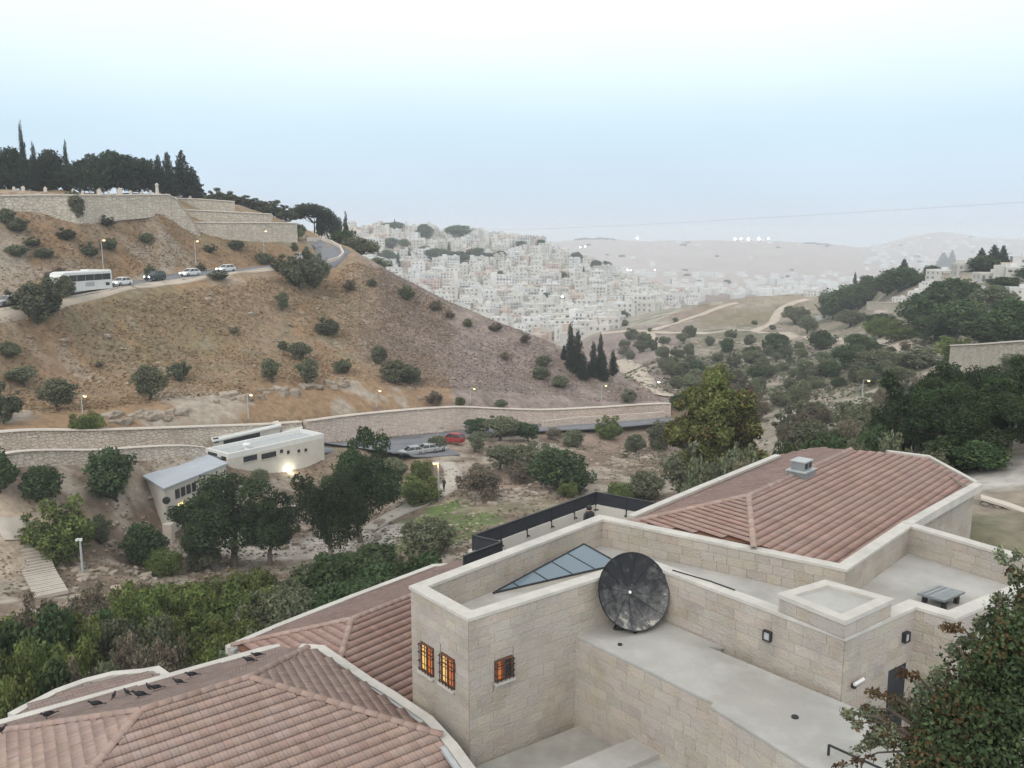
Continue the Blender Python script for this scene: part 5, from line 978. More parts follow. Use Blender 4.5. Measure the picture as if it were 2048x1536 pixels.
rt = random.Random(99)
def tree(kind, px, yb, yt, wpx, desc, group=None, r_=None, sink=.0, exact=None):
    p = ATR(px, r_) if r_ else HIT(px, yb)
    if p is None: return None
    dep = p.y * CP - p.z * SP
    if r_:   # keep the crown where it is seen, let the trunk run down to the ground
        pt = PR(px, yt, r_); h = pt.z - p.z
    else: h = (yb - yt) * dep / F
    if kind in ('dshrub', 'shrub', 'bush', 'dry') and not r_: h *= 1.28
    h = max(h, .4) * 1.04; w = wpx * dep / F * 1.12
    cm, tm = PROTO[kind][rt.randrange(NV[kind])]
    t = empty(TN[kind], p, rt.uniform(0, 6.28)); t.scale = (w, w * rt.uniform(.85, 1.1), h)
    link('crown', cm, t); link('trunk', tm, t); tag(t, exact, TC_.get(kind, 'tree'), group); TREES.append((t, px, desc, group, exact)); return t

PROTO['tround'] = []
LF['treeline'] = leafmat('leaf_treeline', (.046, .066, .044))
for q in range(3):
    cm_, tm_ = PROTO['round'][q]; cm_ = cm_.copy(); cm_.materials[0] = LF['treeline']; PROTO['tround'].append((cm_, tm_))
NV['tround'] = 3; TN['tround'] = 'broadleaf_tree'
TOP = 'trees behind the cemetery wall'
for (k_, px, yt, w, ex) in (('cypress', 80, 252, 22, 'tallest thin cypress rising above the hilltop trees'), ('cypress', 100, 290, 24, 'thin cypress just right of the tallest one'), ('cypress', 163, 286, 20, 'thin cypress spire alone in mid row above the cemetery'), ('conifer', 340, 312, 34, 'narrow conifer right behind the white pillar'), ('conifer', 358, 306, 46, 'conifer with ragged top at the right end of the hilltop row'), ('conifer', 385, 304, 62, 'broad conifer sloping down to the right at the end of the row'), ('conifer', 405, 335, 52, 'last and lowest conifer of the hilltop row'), ('conifer', -6, 262, 50, None), ('tround', 15, 302, 70, None), ('tround', 52, 292, 84, None), ('tround', 130, 296, 80, None), ('tround', 100, 318, 74, None), ('tround', 215, 306, 70, None), ('tround', 262, 290, 110, 'widest dark tree dome of the hilltop row'), ('tround', 302, 306, 70, None), ('tround', 185, 318, 60, None), ('tround', 240, 315, 60, None), ('bush', 118, 345, 50, 'small lighter green tree in front of the hilltop row'), ('tround', 320, 330, 44, None), ('tround', -40, 300, 80, None), ('tround', 165, 330, 60, None), ('tround', 75, 330, 70, None), ('tround', 285, 340, 70, None), ('tround', 30, 335, 60, None)):
    tree(k_, px, 392, yt, w, 'dark broad tree in the hilltop row behind the cemetery wall', TOP, 218 + rt.uniform(-6, 12) + max(0, (px - 330) * .2), exact=ex)
CR = 'trees along the crest right of the cemetery'
CRL = (('round', 455, 382, 64, 249), ('round', 492, 396, 62, 250), ('round', 525, 402, 62, 252), ('round', 558, 406, 70, 252), ('round', 583, 420, 50, 250), ('round', 475, 392, 54, 254), ('round', 435, 388, 40, 250))
tree('stone_pine', 637, 470, 410, 78, '', None, 262, exact='umbrella-crowned pine standing behind the road bend'); tree('stone_pine', 668, 470, 425, 50, '', None, 266, exact='smaller umbrella pine right of the larger one at the bend')
for (px, yt, w, ex) in ((682, 440, 30, 'short dark cypress beside the road bend'), (699, 428, 20, 'thin cypress rightmost at the road bend')): tree('cypress', px, 490, yt, w, '', None, 250, exact=ex)
for (k_, px, yt, w, r_, ex) in (('round', 690, 452, 60, 246, 'dark rounded tree below the thin cypress at the bend'), ('olive', 728, 470, 80, 242, 'broad grey-green tree just right of the road bend'), ('olive', 765, 512, 50, 236, 'grey shrubby tree on the ridge line right of the bend')): tree(k_, px, 500, yt, w, '', None, r_, exact=ex)
HS = 'shrubs scattered on the dry hillside'
LF['dshrub'] = leafmat('leaf_olive_shrub', (.125, .138, .09)); PROTO['dshrub'] = []
for q in range(3):
    rs_ = np.random.RandomState(40 + q); L_q = rlobes(rs_, 11, .34, .33, .26, .12, .20) + rlobes(rs_, 26, .42, .46, .40, .04, .09); PROTO['dshrub'].append((crown('crown', 'd', 60 + q, L_q, 6500, .045, LF['dshrub'], shell=.5, tonev=.5), limb_trunk(rs_, L_q, .12, .02)))
NV['dshrub'] = 3; TN['dshrub'] = 'dark_shrub'; TC_['dshrub'] = 'shrub'
for (k_, px, yt, w, r_) in CRL:
    pc_ = PR(px, yt + 34, r_); pg_ = ATR(px, r_); tree('dshrub', px, 440, yt - 10, w * 1.1, 'low dark tree on the crest right of the cemetery terraces', CR, r_)

for (k_, px, yb, yt, w) in (('shrub', 148, 446, 396, 56), ('dshrub', 214, 458, 438, 36), ('dshrub', 134, 486, 462, 44), ('dshrub', 65, 495, 478, 40), ('shrub', 40, 515, 490, 50), ('shrub', 218, 500, 476, 34), ('dshrub', 180, 516, 490, 46), ('shrub', 90, 520, 500, 40), ('shrub', 295, 492, 470, 34), ('dshrub', 420, 505, 490, 30), ('shrub', 40, 470, 445, 60), ('shrub', 10, 450, 425, 50), ('dshrub', 300, 552, 532, 26), ('dshrub', 402, 545, 528, 24), ('dry', 120, 575, 540, 60), ('dshrub', 437, 560, 543, 46), ('shrub', 470, 500, 484, 36), ('shrub', 530, 530, 508, 40),
    ('olive', 563, 622, 584, 42), ('dshrub', 655, 672, 636, 48), ('olive', 545, 766, 718, 52), ('olive', 612, 768, 718, 64), ('shrub', 595, 720, 685, 60), ('shrub', 565, 700, 684, 26), ('olive', 300, 802, 728, 76), ('dshrub', 357, 762, 724, 54), ('olive', 118, 822, 756, 86), ('olive', 48, 776, 732, 74), ('dshrub', 8, 850, 775, 76), ('bush', 170, 872, 826, 72), ('shrub', 685, 748, 720, 38), ('shrub', 756, 726, 694, 44), ('olive', 790, 768, 718, 70), ('shrub', 822, 768, 728, 60), ('shrub', 815, 600, 574, 40), ('dry', 872, 622, 604, 40), ('dry', 900, 640, 626, 26), ('dry', 992, 664, 648, 34), ('dry', 1050, 690, 672, 30), ('shrub', 935, 655, 640, 24), ('shrub', 1090, 740, 712, 40), ('shrub', 1120, 775, 752, 44), ('shrub', 1080, 760, 736, 40), ('bush', 920, 812, 794, 20), ('shrub', 1000, 818, 800, 34), ('shrub', 1255, 805, 780, 36), ('dry', 870, 812, 786, 46), ('dry', 470, 670, 658, 24), ('shrub', 20, 720, 690, 50), ('dry', 700, 585, 565, 30), ('shrub', 745, 575, 560, 24), ('dry', 1010, 720, 706, 26), ('dry', 200, 740, 728, 24)):
    tree(k_, px, yb, yt, w, {'dshrub': 'dark green shrub on the dry hillside', 'shrub': 'grey-green shrub on the dry hillside', 'olive': 'loose olive tree on the dry hillside', 'dry': 'brown dry shrub on the dry hillside', 'bush': 'bright green bush on the dry hillside'}[k_], HS)
for (k_, px, yb, yt, w, ex) in (('dshrub', 75, 655, 572, 125, 'big dark green tree in front of the coach'), ('shrub', 130, 596, 556, 54, 'grey bush covering the front of the coach'), ('dshrub', 600, 582, 502, 78, 'dark tree in front of the glaring headlights at the bend'), ('shrub', 632, 575, 510, 66, 'grey-green tree overlapping the road bend'), ('dshrub', 570, 545, 515, 60, 'dark spreading shrub left of the glaring headlights'), ('shrub', 594, 478, 448, 36, 'shrub at the right end of the lowest cemetery wall')): tree(k_, px, yb, yt, w, '', HS, exact=ex)
CY = 'dark cypress clump on the spur'
for (px, yb, yt, w) in ((1128, 720, 692, 18), (1141, 742, 652, 30), (1155, 752, 668, 30), (1166, 762, 708, 30), (1186, 758, 688, 28), (1200, 760, 672, 22), (1208, 765, 712, 26), (1226, 752, 702, 26)): tree('cypress', px, yb, yt, w, 'dark cypress in the clump on the spur above the road', CY)
GA = 'garden trees around the white building'
for (k_, px, yb, yt, w, ex) in (('pine', 722, 1085, 858, 160, 'tallest dark pine right of the white building'), ('pine', 662, 1130, 930, 140, 'leaning pine with bare pale trunk in front of white rocks'), ('pine', 468, 1135, 948, 205, 'broad dark pine hiding the left half of the white building'), ('pine', 540, 1130, 985, 150, 'lower dark pine crown between the two tall pines'), ('round', 232, 1005, 898, 118, 'rounded dark tree left of the grey metal roof'), ('round', 86, 1015, 930, 98, 'rounded dark tree below the rubble wall at the left'), ('round', 0, 985, 890, 80, 'dark tree cut by the left edge below the wall'), ('bush', 122, 1120, 1012, 155, 'large bright green tree above the stone steps'), ('round', 288, 1130, 1040, 92, 'dark round bush beside the white pillar wall'), ('shrub', 200, 1090, 1035, 50, None), ('round', 953, 870, 832, 62, None), ('olive', 1000, 882, 826, 90, None), ('round', 1056, 884, 840, 54, None), ('bush', 1215, 878, 836, 58, None), ('olive', 950, 905, 862, 56, None), ('olive', 1000, 940, 884, 70, None), ('shrub', 1060, 940, 884, 96, None), ('round', 1115, 982, 892, 130, 'large dark bush beside the rubble bank'), ('round', 1160, 985, 930, 80, None), ('dry', 962, 1000, 936, 100, 'grey leafless shrub beside the curved path'), ('dry', 1045, 965, 925, 80, None), ('bush', 840, 1003, 955, 96, 'rusty green clipped bush at the path bend'), ('bush', 845, 962, 922, 56, None), ('bush', 1132, 995, 962, 44, 'small bright bush at the end of the rubble bank'), ('shrub', 790, 960, 918, 60, None), ('shrub', 850, 1115, 1030, 130, 'grey willowy shrub on the lawn behind the terrace'), ('round', 760, 1175, 1085, 170, 'dark spreading bush behind the middle tiled roof'), ('round', 690, 1150, 1100, 90, None), ('shrub', 1290, 1000, 945, 90, None), ('bush', 1240, 1010, 965, 60, None), ('olive', 1390, 1010, 880, 170, 'grey-green tree below the tall yellowish tree'), ('shrub', 1320, 900, 845, 60, None), ('olive', 875, 905, 868, 40, None), ('shrub', 1150, 895, 862, 50, None), ('dry', 1110, 880, 858, 40, None), ('shrub', 1270, 905, 870, 50, None), ('olive', 520, 975, 935, 50, None), ('shrub', 410, 1140, 1085, 80, None), ('bush', 330, 1150, 1100, 70, None), ('pine', 420, 1140, 990, 120, 'low dark pine boughs at the left foot of the broad pine'), ('round', 700, 1010, 900, 90, 'dark crown filling the gap left of the tallest pine')):
    tree(k_, px, yb, yt, w, {'round': 'dark green bush in the garden below the road wall', 'olive': 'grey olive tree in the garden below the road wall', 'bush': 'bright green bush in the garden below the road wall', 'shrub': 'grey-green shrub in the garden below the road wall', 'dry': 'dry brown shrub in the garden below the road wall', 'pine': 'pine'}[k_], GA, exact=ex)
tree('dry', 1500, 960, 880, 80, '', GA, 70, exact='reddish dry bush against the far edge of the big roof')
tree('shrub', 1400, 960, 872, 110, '', GA, 72, exact='grey-green shrub hiding the foot of the tall yellowish tree'); tree('olive', 1475, 960, 868, 110, '', GA, 74, exact='olive tree right of the foot of the tall yellowish tree')
NR = 'large dark trees at the right beyond the hall'
for (k_, px, yt, w, r_, ex) in (('pine', 1850, 725, 190, 78, 'tall dark tree right behind the far corner of the hall roof'), ('pine', 1985, 745, 230, 64, 'massive dark pine at the right edge above the garden wall'), ('pine', 2090, 700, 220, 66, None), ('round', 1770, 850, 110, 74, None), ('olive', 1800, 860, 120, 60, 'pale grey-green tree left of the massive dark pine'), ('round', 1690, 868, 110, 80, None), ('round', 1640, 862, 100, 84, None), ('olive', 1725, 875, 90, 70, None), ('round', 1930, 860, 150, 58, None), ('pine', 1915, 800, 150, 82, None), ('bush', 1560, 880, 60, 76, None), ('round', 1590, 870, 70, 88, None), ('olive', 1880, 900, 110, 56, None), ('pine', 1900, 770, 200, 74, None), ('pine', 2030, 790, 200, 58, None), ('pine', 1950, 720, 170, 90, None), ('round', 1985, 880, 120, 56, None), ('pine', 1820, 800, 140, 82, None)):
    tree(k_, px, 960, yt, w, 'dark tree in the belt beyond the big tiled roof', NR, r_, exact=ex)
RH = 'trees on the right-hand hillside'
for (k_, px, yb, yt, w) in (('round', 1690, 628, 572, 90), ('round', 1665, 640, 590, 60), ('round', 1718, 620, 570, 60), ('cypress', 1708, 590, 548, 14), ('round', 1742, 590, 552, 46), ('round', 1800, 584, 540, 90), ('conifer', 1806, 560, 525, 34), ('round', 1775, 590, 560, 50), ('round', 1880, 640, 568, 90), ('round', 1910, 630, 560, 100), ('round', 1850, 660, 590, 100), ('olive', 1985, 620, 575, 90), ('round', 1930, 670, 600, 110), ('round', 1870, 685, 625, 100), ('round', 2030, 690, 600, 110), ('round', 1960, 690, 640, 110), ('conifer', 1960, 548, 505, 40), ('conifer', 1985, 548, 498, 50), ('conifer', 2003, 548, 500, 36), ('round', 1975, 548, 512, 70), ('conifer', 1885, 545, 512, 36), ('conifer', 1902, 542, 508, 26), ('round', 1865, 555, 535, 30), ('round', 1720, 700, 672, 56), ('round', 1640, 700, 665, 48), ('round', 1550, 705, 670, 44), ('olive', 1590, 650, 620, 50), ('olive', 1615, 668, 635, 40), ('round', 1760, 655, 630, 50), ('bush', 1800, 680, 650, 90), ('bush', 1760, 675, 640, 60), ('olive', 1830, 740, 700, 110), ('round', 2000, 580, 560, 70), ('bush', 1910, 720, 680, 70), ('olive', 1700, 655, 625, 60), ('round', 2050, 560, 535, 50), ('olive', 2035, 760, 710, 60), ('olive', 1750, 740, 700, 80), ('round', 1690, 740, 690, 60)):
    tree(k_, px, yb, yt - (6 if k_ != 'cypress' else 0), w * (1.2 if k_ in ('round', 'bush', 'olive') else 1), {'round': 'dark round tree on the right-hand hillside', 'olive': 'grey-green tree on the right-hand hillside', 'bush': 'bright green tree on the right-hand hillside', 'cypress': 'thin cypress on the right-hand hillside', 'conifer': 'dark conifer on the right-hand hillside'}[k_], RH)
GU = 'trees and scrub in the gully'
rg = random.Random(4); pts_ = []
tries = 0
while len(pts_) < 120 and tries < 6000:
    tries += 1; px = rg.uniform(1235, 1840); yb = rg.uniform(688, 900)
    if px < 1350 and (yb > 760 or yb < 690): continue
    if 1310 < px < 1570 and yb > 850: continue
    if px < 1300 and yb > 735: continue
    if 1640 < px < 1760 and 795 < yb < 850: continue
    if any(abs(px - a_) < 15 and abs(yb - b2) < 7 for a_, b2 in pts_): continue
    pts_.append((px, yb)); s = rg.uniform(.7, 1.35) * (.55 + (yb - 690) / 260)
    tree(rg.choice(['olive', 'shrub', 'round', 'shrub', 'dshrub', 'dry', 'olive']), px, yb, yb - 36 * s, 48 * s, 'tree in the wooded gully between the knoll and the big roof', GU)
KN = 'scattered shrubs on the knoll'
for (px, yb, s) in ((1365, 600, 8), (1405, 598, 10), (1350, 646, 10), (1300, 665, 8), (1545, 660, 10), (1555, 590, 8), (1380, 675, 22), (1462, 678, 18), (1600, 640, 24), (1580, 632, 18), (1420, 690, 16), (1500, 690, 20), (1290, 690, 26), (1260, 680, 22), (1330, 690, 18), (1250, 652, 12), (1510, 650, 9), (1340, 600, 12), (1280, 705, 26), (1250, 700, 20)): tree('shrub', px, yb, yb - s, s * 1.5, 'small grey shrub on the bare knoll with dirt tracks', KN)
# thicket between the near roofs and the garden
TH = 'thicket of bushes behind the near roofs'
rb = random.Random(21)
TD = {'bush': 'yellow-green bush in the thicket behind the near roofs', 'shrub': 'grey-green bush in the thicket behind the near roofs', 'dry': 'brown dry bush in the thicket behind the near roofs', 'round': 'dark green bush in the thicket behind the near roofs'}
for (r_, yt, x0, x1) in ((36, 1372, -60, 330), (40.5, 1315, -60, 470), (45, 1268, -60, 580), (50, 1222, -60, 640), (55.5, 1182, -40, 720), (61, 1142, 215, 800), (67, 1120, 480, 860), (66, 1165, 130, 330), (73, 1135, 330, 520)):
    px = x0
    while px < x1:
        x = px + rb.uniform(-12, 12); y = yt + rb.uniform(-22, 22); px += 52 + rb.uniform(-6, 10)
        if r_ > 64 and x < 520: k_ = rb.choice(['dry', 'shrub', 'bush', 'dry'])
        elif r_ > 60: k_ = 'bush' if x < 500 else ('shrub' if x < 640 else 'round')
        elif r_ > 54: k_ = rb.choice(['bush', 'bush', 'round']) if x < 470 and x > 180 else ('shrub' if 470 <= x < 640 else 'round') if x > 180 else rb.choice(['dry', 'round', 'bush'])
        elif r_ > 48: k_ = rb.choice(['shrub', 'bush', 'bush', 'shrub']) if x > 90 else rb.choice(['bush', 'round'])
        else: k_ = rb.choice(['shrub', 'dry', 'shrub', 'bush', 'shrub']) if x > 90 else rb.choice(['bush', 'bush', 'round'])
        tree(k_, x, 0, y, rb.uniform(105, 150), TD[k_], TH, r_=r_ + rb.uniform(-1.5, 1.5))

# tall yellow-green tree beyond the big roof
rs = np.random.RandomState(70); yb_ = ATR(1440, 80); yt_ = empty('tall_tree', yb_); tag(yt_, 'tall yellow-green tree standing beyond the big tiled roof', 'tree')
cy0 = PR(1440, 848, 80); Ly = []
for q in range(70):
    v = rs.normal(size=3); v /= np.linalg.norm(v); v *= rs.rand() ** .33; zz = v[2]; wd = 5.1 * (1 - .25 * max(0, zz)) ; Ly.append((tuple(np.array(cy0 - yb_) + np.array([v[0] * wd * .86, v[1] * wd * .86, zz * 5.3])), rs.uniform(.55, 1.35) if q < 42 else rs.uniform(.3, .6)))
link('crown', crown('crown', 'y', 71, Ly, 34000, .25, LF['yellow'], shell=.4, tonev=.6), yt_); link('crown', crown('crown', 'y', 72, [l for q, l in enumerate(Ly) if q % 2], 9000, .26, LF['bush'], shell=.3, tonev=.5), yt_); link('crown', crown('crown', 'y', 73, [l for q, l in enumerate(Ly) if q % 3 == 0], 4500, .26, LF['rust'], shell=.5, tonev=.5), yt_)
m = MB(); fk = Vector((0, 0, 5.5)); m.chain([Vector((0, 0, -.6)), Vector((.2, 0, 3)), fk], [.42, .36, .3], 9)
for (c_, r_) in Ly[:16]: c_ = Vector(c_); m.chain([fk, fk.lerp(c_, .55) + Vector((0, 0, .4)), c_], [.2, .12, .04], 6)
m.build('trunk', M['barkgrey'], yt_, True)

# near tree at the lower right corner
rs = np.random.RandomState(77); nb = PZ(2010, 1536, -12.0); nb = ATR(2000, 13.5); 
nt_ = empty('near_tree', (nb.x, nb.y, nb.z)); tag(nt_, 'leafy tree with rusty outer leaves filling the lower right corner', 'tree')
ctr = [(PR(1995, 1460, 14.2), 1.2), (PR(1915, 1500, 13.6), .65), (PR(2065, 1350, 14.6), 1.0), (PR(1985, 1370, 14.4), .6), (PR(2065, 1250, 14.8), .6), (PR(1870, 1545, 13.0), .5), (PR(2080, 1480, 13.5), 1.4), (PR(1930, 1430, 14.0), .6), (PR(2070, 1180, 15.0), .35), (PR(1960, 1540, 13.0), 1.2), (PR(1890, 1590, 12.6), .8), (PR(2010, 1300, 14.6), .45)]
for q in range(46):
    t_ = rs.rand(); bx_ = 1825 + 240 * t_; by_ = 1470 - 310 * t_ ** 1.15; ctr.append((PR(bx_ + rs.uniform(-10, 70), by_ + rs.uniform(-15, 110), 13.2 + 1.6 * t_ + rs.uniform(-.5, .5)), rs.uniform(.16, .34)))
spr = [(PR(1760, 1440, 13.4), .18), (PR(1735, 1422, 13.4), .12), (PR(1795, 1408, 13.6), .14), (PR(1715, 1450, 13.2), .09), (PR(1780, 1470, 13.1), .2), (PR(1825, 1420, 13.6), .2), (PR(1745, 1480, 13.0), .13), (PR(1700, 1432, 13.2), .07), (PR(2030, 1150, 15), .14), (PR(1960, 1250, 14.6), .14), (PR(2000, 1200, 14.8), .14), (PR(1880, 1350, 14), .16), (PR(1905, 1300, 14.2), .12), (PR(2036, 1110, 15), .1), (PR(1850, 1380, 13.9), .18), (PR(1930, 1285, 14.4), .12)]
Lb = [(tuple(p - nt_.location), r_) for p, r_ in ctr]; Ls = [(tuple(p - nt_.location), r_) for p, r_ in spr]
link('crown', crown('crown', 'near', 5, Lb, 42000, .055, LF['round'], shell=.2, tonev=.6), nt_)
link('crown', crown('crown', 'near', 6, [l for q, l in enumerate(Lb) if q in (1, 3, 5, 7, 10) or (q > 11 and q % 3 == 0)] + Ls[:9], 10000, .055, LF['rust'], shell=.6, tonev=.6), nt_)
link('crown', crown('crown', 'near', 8, Ls, 2400, .055, LF['olive'], shell=.3, tonev=.6), nt_)
m = MB(); fork = Vector((.1, 0, 3.2)); m.chain([Vector((0, 0, -.5)), Vector((.05, .1, 1.6)), fork], [.22, .18, .15], 10)
for (c_, r_) in Lb[:12]: c_ = Vector(c_); m.chain([fork, fork.lerp(c_, .5) + Vector((0, 0, .3)), c_], [.09, .055, .02], 6)
m.build('trunk', M['bark'], nt_, True)
for (c_, r_) in Ls:
    c_ = Vector(c_); n_ = min(Lb, key=lambda l: (Vector(l[0]) - c_).length); m = MB(); o_ = Vector(n_[0]); m.chain([o_, o_.lerp(c_, .6) + Vector((0, 0, .15)), c_ + (c_ - o_).normalized() * .12], [.03, .016, .006], 5); m.build('branch', M['bark'], nt_)

for (x0, y0, x1, y1, rr_) in ((1830, 1470, 1690, 1425, 13.3), (1840, 1500, 1672, 1540, 13.0), (1830, 1480, 1712, 1500, 13.1), (1880, 1400, 1800, 1345, 13.8), (1960, 1290, 1890, 1255, 14.4), (2040, 1190, 1995, 1105, 15), (1850, 1440, 1740, 1385, 13.5)):
    pa, pb_ = PR(x0, y0, rr_) - nt_.location, PR(x1, y1, rr_ - .1) - nt_.location; md = pa.lerp(pb_, .5) + Vector((0, 0, .12)); m = MB(); m.chain([pa, md, pb_], [.022, .013, .005], 5); m.build('branch', M['bark'], nt_)
    link('leaf_spray', crown('leaf_spray', 'near', int(x0 + y0), [(tuple(md.lerp(pb_, t)), .10) for t in (.2, .5, .8, 1.0)], 130, .055, LF['rust'] if x0 % 3 else LF['olive'], shell=.1, tonev=.6), nt_)
# ------------------------------------------------------------------ rocks, steps, garden furniture
ROCKS = [rock_mesh('boulder', M['rock'], s) for s in range(6)]
rr2 = random.Random(12)
def rocks(lab, group, spots, smin, smax, name='boulder', matn=None):
    for num, (px, py) in enumerate(sorted(spots)):
        p = HIT(px, py)
        if p is None: continue
        s = rr2.uniform(smin, smax); o = link(name, ROCKS[rr2.randrange(6)]); o.location = p + Vector((0, 0, s * .02)); o.rotation_euler = (rr2.uniform(-.2, .2), rr2.uniform(-.2, .2), rr2.uniform(0, 6.28)); o.scale = (s * rr2.uniform(.9, 1.6), s * rr2.uniform(.8, 1.2), s * rr2.uniform(.7, 1.1)); tag(o, '%s, %s from the left' % (lab, ordinal(num + 1)), 'boulder', group)
sp1 = [(925 + 195 * t + rr2.uniform(-10, 10), 1012 - 45 * t + rr2.uniform(-22, 18) * (.4 + t * .5)) for t in [q / 54 for q in range(55)]]
rocks('tan boulder in the rubble bank beside the lawn', 'boulders of the rubble bank beside the lawn', sp1, .6, 1.5)
sp2 = [(1185 + 150 * t + rr2.uniform(-10, 10), 958 - 85 * t + rr2.uniform(-16, 16)) for t in [q / 34 for q in range(35)]]
rocks('pale boulder on the bank below the yellowish tree', 'boulders climbing the bank below the tall tree', sp2, .7, 1.7)
sp3 = [(rr2.uniform(560, 770), rr2.uniform(1000, 1105)) for q in range(46)]
rocks('whitish boulder beneath the tall pines', 'white boulders under the pines', sp3, .6, 1.6)
sp4 = [(rr2.uniform(110, 330), rr2.uniform(1030, 1190)) for q in range(90)]
rocks('brown boulder in the rubble beside the stone steps', 'boulders beside the stone steps', sp4, .5, 1.3)
sp5 = [(440 + 250 * t + rr2.uniform(-8, 8), 800 - 28 * t + rr2.uniform(-7, 7)) for t in [q / 26 for q in range(27)]]
rocks('pale ledge rock on the lower dry slope', 'ledge rocks on the lower dry slope', sp5, 1.0, 2.6)
sp6 = [(200 + 170 * t + rr2.uniform(-6, 6), 842 - 12 * t + rr2.uniform(-10, 8)) for t in [q / 20 for q in range(21)]]
rocks('whitish rock right behind the rubble wall', 'rocks behind the rubble wall', sp6, 1.0, 2.4)
rocks('lone pale rock lying on the dry grass slope', 'lone rocks on the dry slope', [(214, 673), (130, 690), (400, 660), (330, 650), (905, 760), (720, 690), (840, 800), (500, 630), (650, 600), (415, 600), (580, 650), (950, 720), (60, 680), (270, 740)], .9, 1.9)
rocks('whitish rock left of the curved path', 'white rocks left of the path', [(800, 960), (812, 972), (790, 975), (830, 958), (805, 985), (775, 990), (822, 978), (868, 995), (785, 962), (840, 985)], 1.2, 2.6)
sp7 = [(1330 + 220 * t + rr2.uniform(-6, 6), 690 + 6 * math.sin(t * 9) + rr2.uniform(-8, 8)) for t in [q / 25 for q in range(26)]]
rocks('grey ledge rock below the level dirt track', 'cliff rocks below the dirt track', sp7, 2.0, 4.0)
sp8 = [(1235 + 110 * t + rr2.uniform(-6, 6), 715 + 85 * t + rr2.uniform(-12, 12)) for t in [q / 20 for q in range(21)]]
rocks('whitish rock beside the white gravel track', 'rocks beside the white track', sp8, 1.0, 2.2)

A_, B_ = HIT(62, 1092), HIT(104, 1196); stp = empty('stone_steps', A_); tag(stp, 'flight of pale stone steps descending at the left edge', 'steps')
dv = B_ - A_; hd = Vector((dv.x, dv.y, 0)).normalized(); ang = math.atan2(hd.y, hd.x); ns = 22
for q in range(ns):
    f = (q + .5) / ns; p = A_.lerp(B_, f); zt = gz(p.x, p.y) + .28 + .05 * (ns - q) / ns; m = MB(); m.box(Vector((p.x, p.y, zt - .12 + (.02 if q % 2 else 0))) - A_, (dv.to_2d().length / ns * .66, 2.7, .34), rz=ang); m.build('step', M['path'], stp)
lp = [HIT(x, y) for x, y in ((20, 1040), (30, 1065), (45, 1085))]
o, _ = strip('path', lp, 3.2, M['path'], .15, 1.0); tag(o, 'pale path leading to the top of the stone steps', 'path', kind='structure')

# ------------------------------------------------------------------ white building in the garden and its metal-roofed annex
def zq(px, py, r_): return PR(px, py, r_)
wb = empty('white_building', ATR(540, 127)); tag(wb, 'white flat-roofed building with strip windows and a bright lamp below the road', 'building'); wbl = wb.location.copy()
c1, c2, c3 = PR(411, 899, 126), PR(457, 908, 121.5), PR(648, 886, 131); zt = c2.z; c1 = Vector((*c1.to_2d(), zt)); c3 = Vector((*c3.to_2d(), zt)); c4 = c3 + (c1 - c2); P4 = ccw([tuple((p - wbl).to_2d()) for p in (c1, c2, c3, c4)]); zt -= wbl.z
m = MB(); m.prism(P4, -4, zt - .7); m.build('wall', M['whitewall'], wb)
m = MB(); pi_ = inset(P4, .35)
for q in range(4): r_ = (q + 1) % 4; m.prism([P4[q], P4[r_], pi_[r_], pi_[q]], zt - .7, zt)
m.build('parapet', M['white'], wb); m = MB(); m.prism(inset(P4, .34), zt - .72, zt - .55); m.build('roof', M['asphalt'] if False else M['zinc'], wb)
def onface(A, B, px0, px1, py0, py1, nm, mt, parent, out=.03, dep=.12):
    A2, B2 = A.to_2d(), B.to_2d(); u = (B2 - A2).normalized(); s0, z0 = fpos(A2, B2, px0, py1); s1, z1 = fpos(A2, B2, px1, py0); s0, s1 = min(s0, s1), max(s0, s1); nn = Vector((u.y, -u.x)); _, za = fpos(A2, B2, (px0 + px1) / 2, py0); _, zb = fpos(A2, B2, (px0 + px1) / 2, py1)
    m = MB(); off = parent.matrix_world.translation if parent.parent is None else Vector((0, 0, 0)); m.prism([tuple(A2 + u * s0 - nn * dep - wbl.to_2d()), tuple(A2 + u * s1 - nn * dep - wbl.to_2d()), tuple(A2 + u * s1 + nn * out - wbl.to_2d()), tuple(A2 + u * s0 + nn * out - wbl.to_2d())], zb - wbl.z, za - wbl.z); return m.build(nm, M[mt], parent)
for (x0, x1, y0, y1) in ((487, 514, 911, 922), (523, 552, 905, 916), (560, 566, 899, 906), (574, 579, 901, 908), (595, 600, 899, 905), (609, 614, 897, 903)):
    w_ = onface(c2, c3, x0, x1, y0, y1, 'window', 'glass', wb); f_ = onface(c2, c3, x0 - 1, x1 + 1, y1, y1 + 1.2, 'sill', 'coping', wb, .12)
onface(c1, c2, 417, 434, 905, 915, 'window', 'glass', wb); onface(c1, c2, 443, 452, 913, 921, 'window', 'glass', wb)
onface(c2, c3, 500, 600, 955, 956.5, 'string_course', 'coping', wb, .12)
vp = c2.lerp(c3, .28) + (c1 - c2) * .45 - wbl; m = MB(); m.lathe([(.35, 0), (.35, .5), (.6, .55), (.6, .75), (.25, .95), (.25, 1.3), (0, 1.35)], 12, 0, Matrix.Translation((vp.x, vp.y, zt - .56))); m.build('roof_vent', M['white'], wb)
q1_, q2_ = PR(427, 874, 128), PR(560, 862, 135.5); bz = q1_.z - .5; ph = [q1_.to_2d(), q2_.to_2d(), (q2_.to_2d() + Vector((-1.5, 3.5))), (q1_.to_2d() + Vector((-1.5, 3.5)))]; ph = [tuple(p - wbl.to_2d()) for p in ph]
m = MB(); m.prism(ph, -2, bz - wbl.z - .15); m.build('rear_wing', M['whitewall'], wb); m = MB(); m.prism(inset(ccw(ph), -.25), bz - wbl.z - .15, bz - wbl.z + .1); m.build('rear_roof', M['white'], wb)
